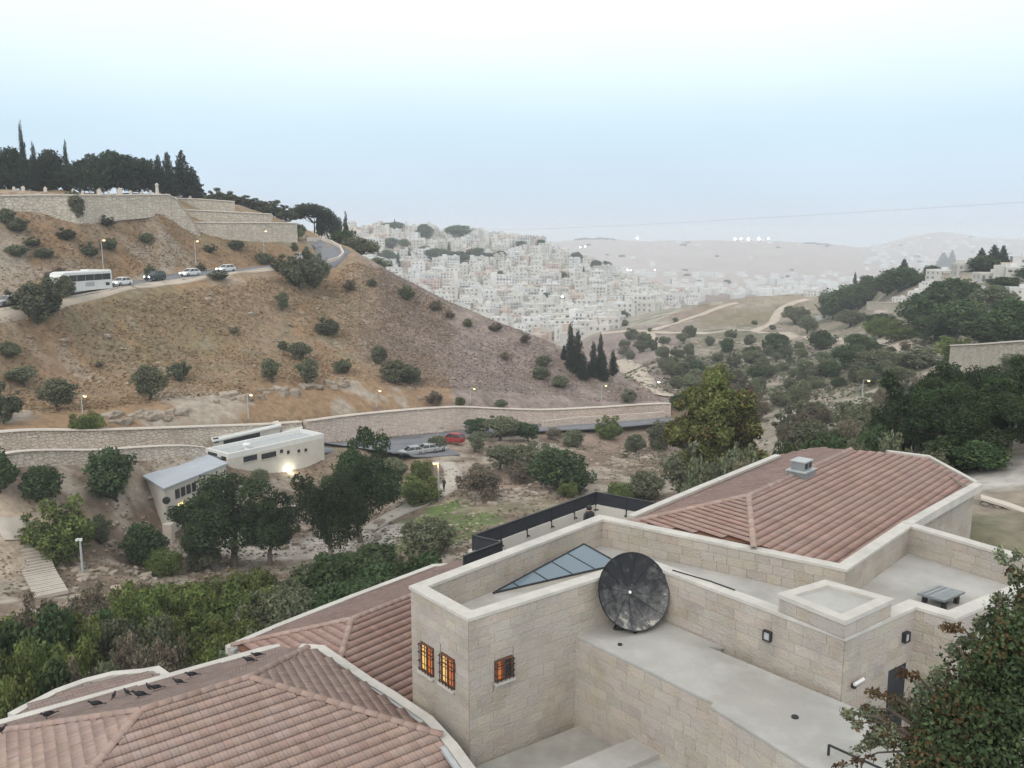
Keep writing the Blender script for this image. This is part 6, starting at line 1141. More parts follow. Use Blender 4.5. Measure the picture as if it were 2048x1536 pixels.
onface(q1_, q2_, 447, 520, 873, 883, 'opening', 'dark', wb, .02, .3); onface(q1_, q2_, 429, 437, 876, 886, 'window', 'glass', wb, .02, .3)
x1_, x2_ = PR(565, 866, 135), PR(606, 857, 138); ph = [tuple(p.to_2d() - wbl.to_2d()) for p in (x1_, x2_, x2_ + Vector((-1, 3, 0)), x1_ + Vector((-1, 3, 0)))]; m = MB(); m.prism(ph, -2, x1_.z - wbl.z); m.build('stair_head', M['whitewall'], wb)
lb = fpos(c2.to_2d(), c3.to_2d(), 576, 938); u_ = (c3 - c2).to_2d().normalized(); lpq = c2.to_2d() + u_ * lb[0] + Vector((u_.y, -u_.x)) * .25
t = empty('flood_lamp', (lpq.x, lpq.y, lb[1])); tag(t, 'glaring white lamp on the front wall of the white building', 'lamp'); m = MB(); m.lathe([(0, -.2), (.2, -.14), (.26, 0), (.2, .14), (0, .2)], 12); m.build('globe', M['lampwhite'], t, True); m = MB(); m.box((0, .16, .18), (.2, .3, .12), rz=math.atan2(u_.y, u_.x)); m.build('bracket', M['dark'], t)
pl_ = bpy.data.lights.new('flood_glow', 'POINT'); pl_.energy = 80; pl_.color = (1, 1, .8); pl_.shadow_soft_size = .25; plo = bpy.data.objects.new('flood_glow', pl_); COL.objects.link(plo); plo.parent = t; plo.location = (u_.y * .5, -u_.x * .5, -.05)
an = empty('annex_building', ATR(350, 110)); tag(an, 'annex with flat blue-grey metal roof and pale corner pillar', 'building'); al = an.location.copy()
az_ = PR(327, 977, 106).z; ap = [PZ(x, y, az_) for x, y in ((283, 950), (327, 977), (456, 926), (414, 908))]; app = ccw([tuple((p - al).to_2d()) for p in ap])
m = MB(); m.prism(inset(app, .25), -6, az_ - al.z - .25); m.build('wall', M['whitewall'], an); m = MB(); m.prism(app, az_ - al.z - .25, az_ - al.z); m.build('roof', mat('metal_sheet_roof', (.40, .43, .47), .6, .06, .3), an)
pc = Vector(app[[q for q, p in enumerate(app) if (Vector(p) - (ap[1] - al).to_2d()).length < .01][0]]); m = MB(); m.box((pc.x + .15, pc.y + .3, -2.6), (1.0, 1.0, 6.4)); m.build('pillar', M['wallcap'], an)
dA = (ap[2] - ap[1]).to_2d().normalized(); nA = Vector((dA.y, -dA.x)); b0 = (ap[1] - al).to_2d()
for q in range(4):
    p0 = b0 + dA * (2.2 + q * 1.0) + nA * (-.22); m = MB(); m.prism([tuple(p0), tuple(p0 + dA * .7), tuple(p0 + dA * .7 + nA * .06), tuple(p0 + nA * .06)], az_ - al.z - 1.9, az_ - al.z - .8); w_ = m.build('window', M['glass'], an)
p0 = b0 + dA * 2.6 - nA * .22; m = MB(); m.prism([tuple(p0), tuple(p0 + dA * 1.2), tuple(p0 + dA * 1.2 + nA * .07), tuple(p0 + nA * .07)], az_ - al.z - 4.6, az_ - al.z - 2.6); m.build('lit_window', M['litfar'], an)
for q in range(4): m = MB(); pq = p0 + dA * (.03 + .38 * q) + nA * .09; m.prism([tuple(pq), tuple(pq + dA * .07), tuple(pq + dA * .07 + nA * .03), tuple(pq + nA * .03)], az_ - al.z - 4.6, az_ - al.z - 2.6); m.build('window_bar', M['dark'], an)
m = MB(); m.lathe([(.42, 0), (.42, .35), (0, .36)], 14, 0, Matrix.Translation((b0.x + .4, b0.y - .2, az_ - al.z - 1.3)) @ Matrix.Rotation(R(90), 4, 'X')); m.build('ventilator', M['dark'], an)
cab = empty('gate_cabinet', PR(398, 912, 123)); tag(cab, 'grey louvred metal cabinet left of the white building', 'cabinet'); m = MB(); m.box((0, 0, -.6), (1.6, 1.2, 1.8)); m.build('housing', M['grey'], cab)
for q in range(2): m = MB(); m.box((-.4 + .8 * q, -.62, -.55), (.68, .05, 1.5)); m.build('door', M['zinc'], cab)

# ------------------------------------------------------------------ vehicles
def loft(m, secs, mi=0):
    n = len(secs[0]); i = len(m.v)
    for s in secs: m.v += [tuple(p) for p in s]
    for q in range(len(secs) - 1):
        for k in range(n): l = (k + 1) % n; m.f.append((i + q * n + k, i + q * n + l, i + (q + 1) * n + l, i + (q + 1) * n + k)); m.m.append(mi)
    m.f.append(tuple(range(i + n - 1, i - 1, -1))); m.m.append(mi); m.f.append(tuple(range(i + (len(secs) - 1) * n, i + len(secs) * n))); m.m.append(mi)
def wheel(parent, x, y, r_):
    m = MB(); MX = Matrix.Translation((x, y, r_)) @ Matrix.Rotation(R(90), 4, 'X'); m.lathe([(r_ * .6, -.1), (r_ * .95, -.1), (r_, -.06), (r_, .06), (r_ * .95, .1), (r_ * .6, .1)], 16, 0, MX); w_ = m.build('tyre', M['tyre'], parent); m = MB(); m.lathe([(0, -.09), (r_ * .25, -.1), (r_ * .6, -.06), (r_ * .6, .06), (r_ * .25, .1), (0, .09)], 14, 0, MX); m.build('rim', M['rim'], w_)
def car(lab, p, hd, paint, lit=True, suv=False, group=None, z=None):
    t = empty('car', p, hd); tag(t, lab, 'car', group); H = 1.0 if not suv else 1.18
    def sec(x, hw, zb, zs): return [(x, -hw * .9, zb), (x, hw * .9, zb), (x, hw, zb + .18), (x, hw * .98, zs - .12), (x, hw * .86, zs), (x, -hw * .86, zs), (x, -hw * .98, zs - .12), (x, -hw, zb + .18)]
    m = MB(); loft(m, [sec(-2.15, .7, .35, .72 * H), sec(-2.05, .82, .25, .92 * H), sec(-1.3, .87, .22, .97 * H), sec(0, .88, .2, .95 * H), (sec(1.0, .87, .2, .92 * H)), sec(1.7, .84, .22, .82 * H), sec(2.1, .74, .28, .68 * H), sec(2.18, .6, .36, .58 * H)]); m.build('body', M[paint], t, False)
    xr = -1.95 if suv else -1.6
    def cs(x, hw, z): return [(x, -hw, z), (x, hw, z)]
    b0, b1, r0, r1 = xr - .15, 1.05, xr + .35, .25; hz, rz_ = .93 * H, 1.42 * H
    m = MB(); V = [(b0, -.80, hz), (b0, .80, hz), (b1, .80, hz - .03), (b1, -.80, hz - .03), (r0, -.62, rz_), (r0, .62, rz_), (r1, .62, rz_), (r1, -.62, rz_)]; m.mesh(V, [(0, 3, 7, 4), (1, 5, 6, 2), (2, 6, 7, 3), (0, 4, 5, 1)]); m.build('window_glass', M['glass'], t)
    m = MB(); m.mesh([(r0 - .03, -.65, rz_ - .03), (r0 - .03, .65, rz_ - .03), (r1 + .05, .65, rz_ - .03), (r1 + .05, -.65, rz_ - .03), (r0 + .1, -.55, rz_ + .06), (r0 + .1, .55, rz_ + .06), (r1 - .1, .55, rz_ + .06), (r1 - .1, -.55, rz_ + .06)], [(0, 3, 2, 1), (4, 5, 6, 7), (0, 1, 5, 4), (1, 2, 6, 5), (2, 3, 7, 6), (3, 0, 4, 7)]); m.build('roof', M[paint], t)
    for sy in (-1, 1):
        m = MB(); m.tube((b1, sy * .8, hz - .03), (r1, sy * .63, rz_), .045, n=4); m.tube((-.45, sy * .815, hz - .02), (-.45, sy * .635, rz_), .04, n=4); m.tube((b0, sy * .8, hz), (r0, sy * .63, rz_), .07, n=4); m.build('pillar', M[paint], t)
        m = MB(); m.lathe([(0, 0), (.13, .02), (.14, .09), (0, .13)], 10, 0, Matrix.Translation((2.08, sy * .56, .62 * H)) @ Matrix.Rotation(R(90), 4, 'Y')); m.build('headlight', M['headlight' if lit else 'zinc'], t); m = MB(); m.box((-2.12, sy * .6, .75 * H), (.08, .22, .18)); m.build('tail_light', M['redcar'], t)
        for x in (-1.32, 1.32): wheel(t, x, sy * .78, .31)
    m = MB(); m.box((2.12, 0, .38), (.12, 1.1, .14)); m.build('bumper', M['tyre'], t); return t
def road_at(px, dr=0.0):
    r8, z8 = station(8, px, 560); r9, z9 = station(9, px, 560); r_ = (r8 + r9) / 2 + dr; p = at_az(px, r_, 0, 560); p.z = gz(p.x, p.y) + .1; q = at_az(px + 12, (station(8, px + 12, 560)[0] + station(9, px + 12, 560)[0]) / 2 + dr, 0, 560); d_ = q - p; return p, math.atan2(d_.y, d_.x)
QG = 'cars queueing on the hillside road'
for (px, paint, lab, sv) in ((12, 'silver', 'silver car at the left edge behind the big dark tree', False), (242, 'white', 'white car with glaring headlights right behind the coach', False), (310, 'darkcar', 'dark green car with headlights on, between two white cars', True), (381, 'white', 'white car in the queue with both headlights glaring', False), (453, 'white', 'white car last in the queue before the bend', False)):
    p, a_ = road_at(px, -1.7); t = car(lab, p, a_ + math.pi, paint, True, sv, QG)
    t.rotation_euler = (0, math.asin(-.0), a_ + math.pi)
p, a_ = road_at(604, 1.0); car('car coming round the bend, its headlights glaring through the trees', p + Vector((0, 0, .2)), a_ + math.pi + .9, 'silver', True, True, QG)
def bus(p, hd):
    t = empty('coach', p, hd); tag(t, 'white tour coach leading the cars on the hillside road', 'coach')
    def sec(x, hw, zb, zs, rr_=.25): return [(x, -hw, zb), (x, hw, zb), (x, hw, zs - rr_), (x, hw - rr_ * .3, zs - rr_ * .3), (x, hw - rr_, zs), (x, -hw + rr_, zs), (x, -hw + rr_ * .3, zs - rr_ * .3), (x, -hw, zs - rr_)]
    m = MB(); loft(m, [sec(-6.0, 1.15, .6, 3.35), sec(-5.85, 1.25, .4, 3.55), sec(4.9, 1.25, .35, 3.55), sec(5.6, 1.22, .38, 3.4), sec(5.95, 1.12, .45, 2.7), sec(6.05, 1.0, .5, 1.4)]); m.build('body', M['white'], t)
    for sy in (-1, 1):
        for (x0, x1) in ((-5.5, -3.5), (-3.42, -1.5), (-1.42, .5), (.58, 2.5), (2.58, 4.3)): m = MB(); m.box(((x0 + x1) / 2, sy * 1.25, 2.45), (x1 - x0, .05, 1.0)); m.build('side_window', M['glass'], t)
        m = MB(); m.box((5.05, sy * 1.23, 2.2), (.9, .06, 1.5)); m.build('door_glass', M['glass'], t)
        for x in (-3.3, 3.6): wheel(t, x, sy * 1.12, .5)
        m = MB(); m.box((5.95, sy * .85, .85), (.18, .3, .2)); m.build('headlight', M['zinc'], t); m = MB(); m.chain([(5.6, sy * 1.2, 3.1), (6.2, sy * 1.4, 2.9), (6.25, sy * 1.4, 2.4)], [.04, .04, .1], 6); m.build('mirror', M['dark'], t)
        m = MB(); m.box((-.4, sy * 1.252, 1.35), (2.2, .02, .7)); m.build('livery_stripe', M['silver'], t); m = MB(); m.box((-4.7, sy * 1.252, 1.2), (.9, .03, .5)); m.build('grille', M['dark'], t)
    m = MB(); m.mesh([(6.06, -1.0, 1.6), (6.06, 1.0, 1.6), (5.68, 1.05, 3.25), (5.68, -1.05, 3.25)], [(0, 1, 2, 3)]); m.build('windscreen', M['glass'], t)
    m = MB(); m.box((-2, 0, 3.62), (2.2, 1.6, .2)); m.build('air_conditioner', M['white'], t)
p, a_ = road_at(163, -1.9); bus(p, a_ + math.pi)
PG = 'cars parked beside the lower road'
p = HIT(905, 888); car('red off-roader parked in front of the pinkish retaining wall', p + Vector((0, 0, .25)), R(150), 'redcar', False, True, PG)
p = HIT(868, 905); car('white car parked just in front of the red off-roader', p + Vector((0, 0, .2)), R(215), 'white', False, False, PG)
p = HIT(822, 914); car('silver car parked at the left of the parking bay', p + Vector((0, 0, .2)), R(205), 'silver', False, False, PG)
p = HIT(851, 909); car('second silver car parked between its twin and the white car', p + Vector((0, 0, .2)), R(205), 'silver', False, False, PG)

# ------------------------------------------------------------------ street lamps
def lamp(lab, px, ytop, r_=None, yb=None, kind='street', lit='lampwarm', z_base=None, hmin=3):
    p = HIT(px, yb) if yb else ATR(px, r_); rr_ = math.hypot(p.x, p.y); top = PR(px, ytop, rr_).z; h = max(hmin, top - p.z); t = empty('street_lamp', p); tag(t, lab, 'street lamp', 'street lamps')
    m = MB(); m.tube((0, 0, -.3), (0, 0, h), .11, .06, 8); m.build('pole', M['zinc'] if kind != 'dark' else M['dark'], t); m = MB(); m.tube((0, 0, -.05), (0, 0, .5), .16, n=8); m.build('base', M['grey'], t)
    m = MB(); m.chain([(0, 0, h - .05), (.35, -.3, h + .12), (.75, -.6, h + .1)], [.05, .045, .04], 6); m.build('arm', M['zinc'], t)
    m = MB(); m.box((.8, -.65, h + .08), (.8, .32, .14), rz=-.68); m.build('lamp_head', M['grey'], t); m = MB(); m.lathe([(0, -.22), (.16, -.18), (.24, -.04), (.24, 0)], 10, 0, Matrix.Translation((.78, -.63, h + .02))); m.build('lamp_glass', M[lit], t, True); return t
r_w = lambda px: station(6, px, 850)[0] + 1.2
for (px, yt, ex) in ((155, 790, 'lit street lamp above the rubble wall at the left'), (490, 788, 'street lamp behind the retaining wall above the white building'), (750, 780, 'street lamp behind the wall left of the red car'), (940, 776, 'street lamp behind the wall at mid valley'), (1205, 770, 'street lamp behind the wall below the cypresses')): lamp(ex, px, yt, r_w(px))
lamp('white lit lamp beside the white gravel track', 1312, 768, r_=205, lit='lampwhite'); lamp('lit street lamp among the trees of the right slope', 1724, 760, yb=800); lamp('unlit lamp post in front of the pinkish wall near the red car', 876, 858, yb=890, lit='zinc')
for (px, yt, dr, ex) in ((4, 500, 4, 'lit street lamp at the left edge beside the hillside road'), (219, 480, 5, 'street lamp on the bank behind the coach'), (402, 482, 5, 'street lamp above the white car in the queue'), (537, 462, 6, 'lit street lamp below the lowest cemetery wall')): lamp(ex, px, yt, station(9, px, 550)[0] + dr - 3.5)
lamp('lit street lamp on the crest of the right-hand hillside', 2028, 522, r_=338)
gl = HIT(878, 1003); t = empty('path_lamp', gl); tag(t, 'tall post lamp beside the curved garden path', 'lamp post'); hh = PR(878, 926, math.hypot(gl.x, gl.y)).z - gl.z
m = MB(); m.tube((0, 0, -.2), (0, 0, hh), .13, .1, 8); m.build('pole', M['zinc'], t); m = MB(); m.box((-.35, 0, hh + .02), (.9, .4, .14)); m.build('lamp_head', M['white'], t); m = MB(); m.box((-.35, 0, hh - .09), (.7, .3, .06)); m.build('lamp_glass', M['lampwarm'], t)
pl_ = bpy.data.lights.new('path_glow', 'POINT'); pl_.energy = 55; pl_.color = (1, .6, .25); pl_.shadow_soft_size = .2; plo = bpy.data.objects.new('path_glow', pl_); COL.objects.link(plo); plo.parent = t; plo.location = (-.35, -.1, hh - .4)
gl = HIT(166, 1150); t = empty('twin_lamp', gl); tag(t, 'grey post with two white lamp heads among the rubble at the left', 'lamp post'); hh = PR(163, 1080, math.hypot(gl.x, gl.y)).z - gl.z
m = MB(); m.tube((0, 0, -.3), (0, 0, hh), .13, .10, 8); m.build('pole', M['zinc'], t)
for sg in (-1, 1): m = MB(); m.box((sg * .16, -.15, hh + .1), (.24, .34, .2), rz=sg * .3); m.build('lamp_head', M['white'], t)

# ------------------------------------------------------------------ people
def person(lab, p, hd, h=1.72, stride=.18, cloth=(.03, .03, .035), lower=(.03, .032, .04)):
    s = h / 1.72; V = [(0, 0, .93), (0, 0, 1.12), (0, 0, 1.32), (0, 0, 1.45), (.01, 0, 1.55), (.02, 0, 1.64), (0, .18, 1.40), (-.05, .24, 1.14), (.04, .24, .92), (0, -.18, 1.40), (.08, -.24, 1.15), (.2, -.22, .97), (0, .1, .90), (stride * .5, .1, .50), (stride, .1, .08), (stride + .13, .1, .04), (0, -.1, .90), (-stride * .2, -.1, .5), (-stride, -.1, .10), (-stride + .12, -.1, .04)]
    E = [(0, 1), (1, 2), (2, 3), (3, 4), (4, 5), (3, 6), (6, 7), (7, 8), (3, 9), (9, 10), (10, 11), (0, 12), (12, 13), (13, 14), (14, 15), (0, 16), (16, 17), (17, 18), (18, 19)]
    rad = [.15, .14, .17, .09, .075, .1, .075, .055, .045, .075, .055, .045, .105, .075, .05, .045, .105, .075, .05, .045]
    me = bpy.data.meshes.new('person'); me.from_pydata([(a_ * s, b_ * s, c_ * s) for a_, b_, c_ in V], E, []); o = link('person', me); o.location = p; o.rotation_euler = (0, 0, hd)
    md = o.modifiers.new('skin', 'SKIN'); sv_ = me.skin_vertices[0].data
    for q, r_ in enumerate(rad): sv_[q].radius = (r_ * s, r_ * s * (1.15 if q in (1, 2) else 1))
    sv_[0].use_root = True; o.modifiers.new('sub', 'SUBSURF').levels = 2; o.modifiers['sub'].render_levels = 2
    m_ = bpy.data.materials.new('clothes_and_skin'); nt, b_ = nodes(m_); N = nt.nodes; L = nt.links; tcn = N.new('ShaderNodeTexCoord'); sp = N.new('ShaderNodeSeparateXYZ'); L.new(tcn.outputs['Object'], sp.inputs[0]); rp2 = N.new('ShaderNodeValToRGB'); rp2.color_ramp.interpolation = 'CONSTANT'; L.new(N_div(nt, sp.outputs['Z'], 2.0), rp2.inputs[0]); els = rp2.color_ramp.elements; els[0].color = (*lower, 1); els[1].position = .47 * s; els[1].color = (*cloth, 1); e2 = els.new(.765 * s); e2.color = (.42, .26, .19, 1); L.new(rp2.outputs[0], b_.inputs['Base Color']); b_.inputs['Roughness'].default_value = .85; me.materials.append(m_)
    tag(o, lab, 'person'); m = MB(); m.lathe([(.0, .115), (.07, .1), (.108, .04), (.11, -.02), (.09, -.07)], 12, 0, Matrix.Translation((-.005, 0, 1.645 * s))); m.build('hair', M['dark'], o, True)
    return o
def N_div(nt, s, k):
    d_ = nt.nodes.new('ShaderNodeMath'); d_.operation = 'DIVIDE'; d_.inputs[1].default_value = k; nt.links.new(s, d_.inputs[0]); return d_.outputs[0]
p = HIT(888, 985); person('person in dark clothes walking along the curved garden path', p + Vector((0, 0, .12)), R(250), 1.75)
p = PR(1178, 1030, 34.4); p.z = -12.5; person('person in black standing on the rear terrace behind the parapet', p, R(120), 1.78, .05)

# ------------------------------------------------------------------ hillside town beyond the spur
WM = [mat('town_plaster_cream', (.575, .565, .54), .9, .08, .08, rnd=.16), mat('town_plaster_white', (.63, .635, .635), .9, .08, .08, rnd=.12), mat('town_stone_grey', (.55, .53, .50), .9, .1, .08, rnd=.16), mat('town_stone_pink', (.58, .48, .43), .9, .08, .08, rnd=.12)]
WN = ['cream', 'white', 'grey', 'pinkish']
WG = mat('town_window', (.2, .2, .215), .4, .1, 1)
def house_proto(seed, floors, w, d_, mi):
    r_ = random.Random(seed); H = floors * 3.1; m = MB(); m.box((0, 0, H / 2 - 3), (w, d_, H + 6))
    side = r_.choice((-1, 1)); w2 = w * r_.uniform(.3, .5); h2 = H * r_.choice((.5, .67, 1.2)); m.box((side * (w / 2 + w2 / 2 - .02), r_.uniform(-.15, .15) * d_, h2 / 2 - 3), (w2, d_ * r_.uniform(.6, .85), h2 + 6))
    body = m.me('wall', WM[mi])
    m = MB(); t = .3
    for (x, y, a_, b_) in ((0, -d_ / 2 + t / 2, w, t), (0, d_ / 2 - t / 2, w, t), (-w / 2 + t / 2, 0, t, d_ - 2 * t), (w / 2 - t / 2, 0, t, d_ - 2 * t)): m.box((x, y, H + .4), (a_ + .1, b_ + .1, .8))
    m.box((r_.uniform(-.25, .25) * w, d_ * .2, H + 1.2), (3.2, 3.0, 2.4)); m.tube((w * .3, 0, H + .3), (w * .3, 0, H + 1.6), .6, n=8); roof = m.me('roof', WM[(mi + r_.choice((0, 1))) % 4])
    m = MB(); nw = max(2, int(w / 3.2)); bal = MB()
    for f in range(floors):
        z = f * 3.1 + 1.6
        for q in range(nw):
            if r_.random() < .12: continue
            x = (q + .5) / nw * w - w / 2; m.box((x, -d_ / 2 - .0, z), (r_.choice((1.1, 1.4, 1.9)), .16, r_.choice((1.2, 1.4, 1.9))))
        for q in range(2): m.box((-w / 2, (q - .5) * d_ * .5, z), (.16, 1.2, 1.3)); m.box((w / 2, (q - .5) * d_ * .5, z), (.16, 1.2, 1.3))
        if f and r_.random() < .6:
            bw_ = w * r_.uniform(.35, .95); bx0 = r_.uniform(-1, 1) * (w - bw_) / 2; bal.box((bx0, -d_ / 2 - .7, f * 3.1), (bw_, 1.4, .2)); bal.box((bx0, -d_ / 2 - 1.35, f * 3.1 + .5), (bw_, .12, .9))
    win = m.me('window_rows', WG); bm2 = bal.me('balconies', WM[mi]) if bal.v else None
    return body, roof, win, bm2
HP = []
for q in range(22):
    fl_n = [1, 2, 2, 3, 2, 3, 4][q % 7]; HP.append((fl_n, q % 4, house_proto(500 + q, fl_n, random.uniform(10, 19), random.uniform(9, 13), q % 4)))
def house(p, hd, idx, sc=1.0, name='town_house'):
    fl_n, mi, (b_, r_, w_, bal) = HP[idx]; t = empty(name, p, hd); t.scale = (sc, sc, sc); link('wall', b_, t); link('roof', r_, t); link('window_rows', w_, t)['kind'] = 'stuff'
    if bal: link('balcony', bal, t)
    return t, fl_n, mi
rh = random.Random(8); HS_ = []; tries = 0; placed = []
FW = {1: 'single-storey', 2: 'two-storey', 3: 'three-storey', 4: 'four-storey', 5: 'five-storey'}
while len(HS_) < 298 and tries < 9000:
    tries += 1; px = rh.uniform(700, 1400); r_ = 440 * (1040 / 440) ** rh.random()
    p = ATR(px, r_); qx, qy = PIX(p)
    ytop = np.interp(px, [700, 800, 900, 1000, 1080, 1150, 1250, 1350, 1420], [462, 461, 468, 478, 494, 520, 560, 592, 604])
    if qy > (668 if px < 1080 else 684) or qy < ytop - 3: continue
    if px > 1230 and qy > 640 - (px - 1230) * .22: continue
    dd = r_ / 800
    if any(abs(px - a_) < 13 / dd and abs(r_ - b2) < 14 * dd ** .5 for a_, b2 in placed): continue
    hp2 = PR(qx, qy - 6 * 1773 / r_, r_)   # keep those whose upper part clears the spur in front
    vis = True
    for rr_ in np.linspace(150, r_ * .93, 60):
        s = rr_ / math.hypot(hp2.x, hp2.y)
        if gz(hp2.x * s, hp2.y * s) > hp2.z * s: vis = False; break
    if not vis: continue
    placed.append((px, r_)); t, fl_n, mi = house(p, rh.gauss(0, .35) - math.atan2(p.x, p.y), rh.randrange(len(HP)), rh.uniform(.55, .85)); HS_.append((qy, qx, t, fl_n, mi))
mm_ = MB(); nw_ = MB(); cnt = 0; tries = 0   # the rest of the town, too many and too small to be told apart
while cnt < 520 and tries < 9000:
    tries += 1; px = rh.uniform(690, 1420); r_ = 440 * (1060 / 440) ** rh.random(); p = ATR(px, r_); qx, qy = PIX(p); ytop = np.interp(px, [700, 800, 900, 1000, 1080, 1150, 1250, 1350, 1420], [462, 461, 468, 478, 494, 520, 560, 592, 604])
    if qy > (668 if px < 1080 else 684) or qy < ytop - 3 or (px > 1230 and qy > 640 - (px - 1230) * .22): continue
    cnt += 1; w_ = rh.uniform(6, 13); d_ = rh.uniform(6, 10); h_ = rh.choice((3.4, 3.4, 6.4, 6.4, 9)); a_ = rh.gauss(0, .35) - math.atan2(p.x, p.y); Rz = Matrix.Rotation(a_, 3, 'Z'); mm_.box((p.x, p.y, p.z + h_ / 2 - 2), (w_, d_, h_ + 4), rh.choice((0, 0, 1, 2)), rz=a_); mm_.box(p + Rz @ Vector((w_ * .2, 0, h_ + .9)), (w_ * .35, d_ * .4, 1.9), 0, rz=a_)
    for f in range(int(h_ // 3)):
        for q in range(max(1, int(w_ / 3.5))): nw_.box(p + Rz @ Vector(((q + .5) * 3.5 - w_ / 2, -d_ / 2, f * 3 + 1.6)), (1.2, .14, 1.3), 0, rz=a_)
tm_ = mm_.build('town_houses', [WM[0], WM[1], WM[2]]); tag(tm_, 'mass of small pale houses filling the far hillside town', 'houses', kind='stuff'); nw_.build('window_rows', WG, tm_)['kind'] = 'stuff'
bands = {}
for h_ in HS_: bands.setdefault(int((h_[0] - 450) // 24), []).append(h_)
for bnum, hs in sorted(bands.items()):
    for q, h_ in enumerate(sorted(hs, key=lambda k_: k_[1])): tag(h_[2], '%s %s flat-roofed house, %s from the left in %s row of the hillside town' % (FW[h_[3]], WN[h_[4]], ordinal(q + 1), 'the ' + ordinal(bnum - min(bands) + 1)), 'house', 'houses of the far hillside town')
TT = 'trees between the houses of the hillside town'
for (k_, px, yb, yt, w) in (('round', 853, 481, 456, 40), ('round', 915, 480, 455, 50), ('round', 800, 464, 450, 30), ('round', 780, 464, 454, 24), ('cypress', 795, 464, 447, 6), ('round', 790, 498, 484, 36), ('round', 812, 500, 486, 24), ('round', 870, 522, 502, 40), ('round', 895, 524, 506, 46), ('cypress', 900, 518, 494, 8), ('round', 950, 524, 500, 36), ('round', 970, 526, 512, 36), ('round', 920, 524, 510, 30), ('round', 1000, 522, 510, 26), ('round', 1045, 500, 488, 26), ('round', 1080, 496, 486, 16), ('round', 1150, 524, 512, 24), ('round', 1190, 540, 528, 24), ('round', 1210, 542, 530, 20), ('cypress', 1165, 555, 542, 6), ('round', 1120, 558, 550, 24), ('round', 850, 512, 498, 22), ('round', 780, 530, 508, 40), ('cypress', 800, 545, 512, 9), ('cypress', 822, 524, 504, 8), ('round', 1260, 590, 580, 20), ('round', 1090, 604, 592, 20), ('round', 1190, 662, 645, 30), ('round', 1170, 655, 645, 36), ('round', 1215, 655, 640, 30), ('round', 1240, 640, 628, 30), ('round', 1135, 650, 640, 24), ('round', 1320, 596, 586, 16), ('cypress', 1338, 582, 566, 5), ('round', 1000, 560, 550, 18), ('round', 1050, 575, 566, 18), ('round', 940, 580, 570, 18), ('round', 1280, 620, 610, 20)):
    p = HIT(px, yb, 450); tree(k_, px, yb, yt - 9, w * 1.25, 'dark tree between the houses of the hillside town', TT, r_=(math.hypot(p.x, p.y) if p is not None else 980))
LOW = [q for q in range(len(HP)) if HP[q][0] <= 2 and HP[q][1] != 3]
RHN = 'houses on the right-hand hillside'
for (px, yb, q, sc, ex) in ((1690, 575, 7, .8, None), (1620, 592, 1, .6, None), (1770, 640, 8, .55, 'pale house with wide blank wall among the trees of the right slope'), (1880, 560, 14, .7, None), (1930, 552, 3, .8, None), (1985, 560, 10, .8, None), (2040, 560, 17, .75, None), (1835, 600, 15, .6, None), (1960, 590, 9, .6, None), (1975, 635, 0, .4, 'small cream hut between the trees of the right slope'), (2040, 600, 4, .6, None), (1745, 560, 16, .5, None), (2048, 540, 11, .8, None), (1900, 575, 2, .5, None), (1640, 640, 21, .35, 'low white-roofed shed beside the dark trees on the knoll'), (1800, 608, 14, .45, None), (2015, 545, 8, .6, None), (1860, 572, 19, .5, None)):
    p = HIT(px, yb, 150)
    if p is None: continue
    t, fl_n, mi = house(p, rh.gauss(0, .3) - math.atan2(p.x, p.y), LOW[q % len(LOW)], sc * .75, 'hillside_house'); t['_px'] = px; tag(t, ex or '%s %s house on the right-hand hillside among the trees, near column %d of the slope' % (FW[fl_n], WN[mi], px), 'house', RHN)
hl = sorted([o for o in COL.objects if o.get('group') == RHN], key=lambda o: o['_px'])
for q, o in enumerate(hl):
    if 'near column' in o['label']: o['label'] = o['label'].split(', near')[0] + ', %s from the left' % ordinal(q + 1)
    del o['_px']
# stone terraces on the right slope
for (pts, ex) in (([(1905, 692, 745), (1960, 690, 750), (2048, 684, 752), (2130, 680, 752)], 'long grey terrace wall on the right slope above the dark trees'), ([(1840, 545, 556), (1920, 547, 560), (2000, 545, 562), (2070, 545, 562)], 'pale boundary wall along the top of the right-hand hillside'), ([(1735, 604, 618), (1790, 606, 632), (1830, 604, 626)], 'pale courtyard wall in mid slope at the right')):
    top = []; bot = []
    for (x, yt, yb) in pts:
        p = HIT(x, yb, 100) or ATR(x, 170); rr_ = math.hypot(p.x, p.y); top.append(PR(x, yt, rr_)); bot.append(p.z - 1.5)
    t = empty('terrace_wall', top[0]); tag(t, ex, 'wall'); m = MB(); wall_solid(m, [p - top[0] for p in top], [z - top[0].z for z in bot], .6); m.build('wall_face', M['cemwall'], t); m = MB(); wall_solid(m, [p - top[0] + Vector((0, 0, .2)) for p in top], [p.z - top[0].z + .004 for p in top], .8); m.build('wall_cap', M['wallcap'], t)
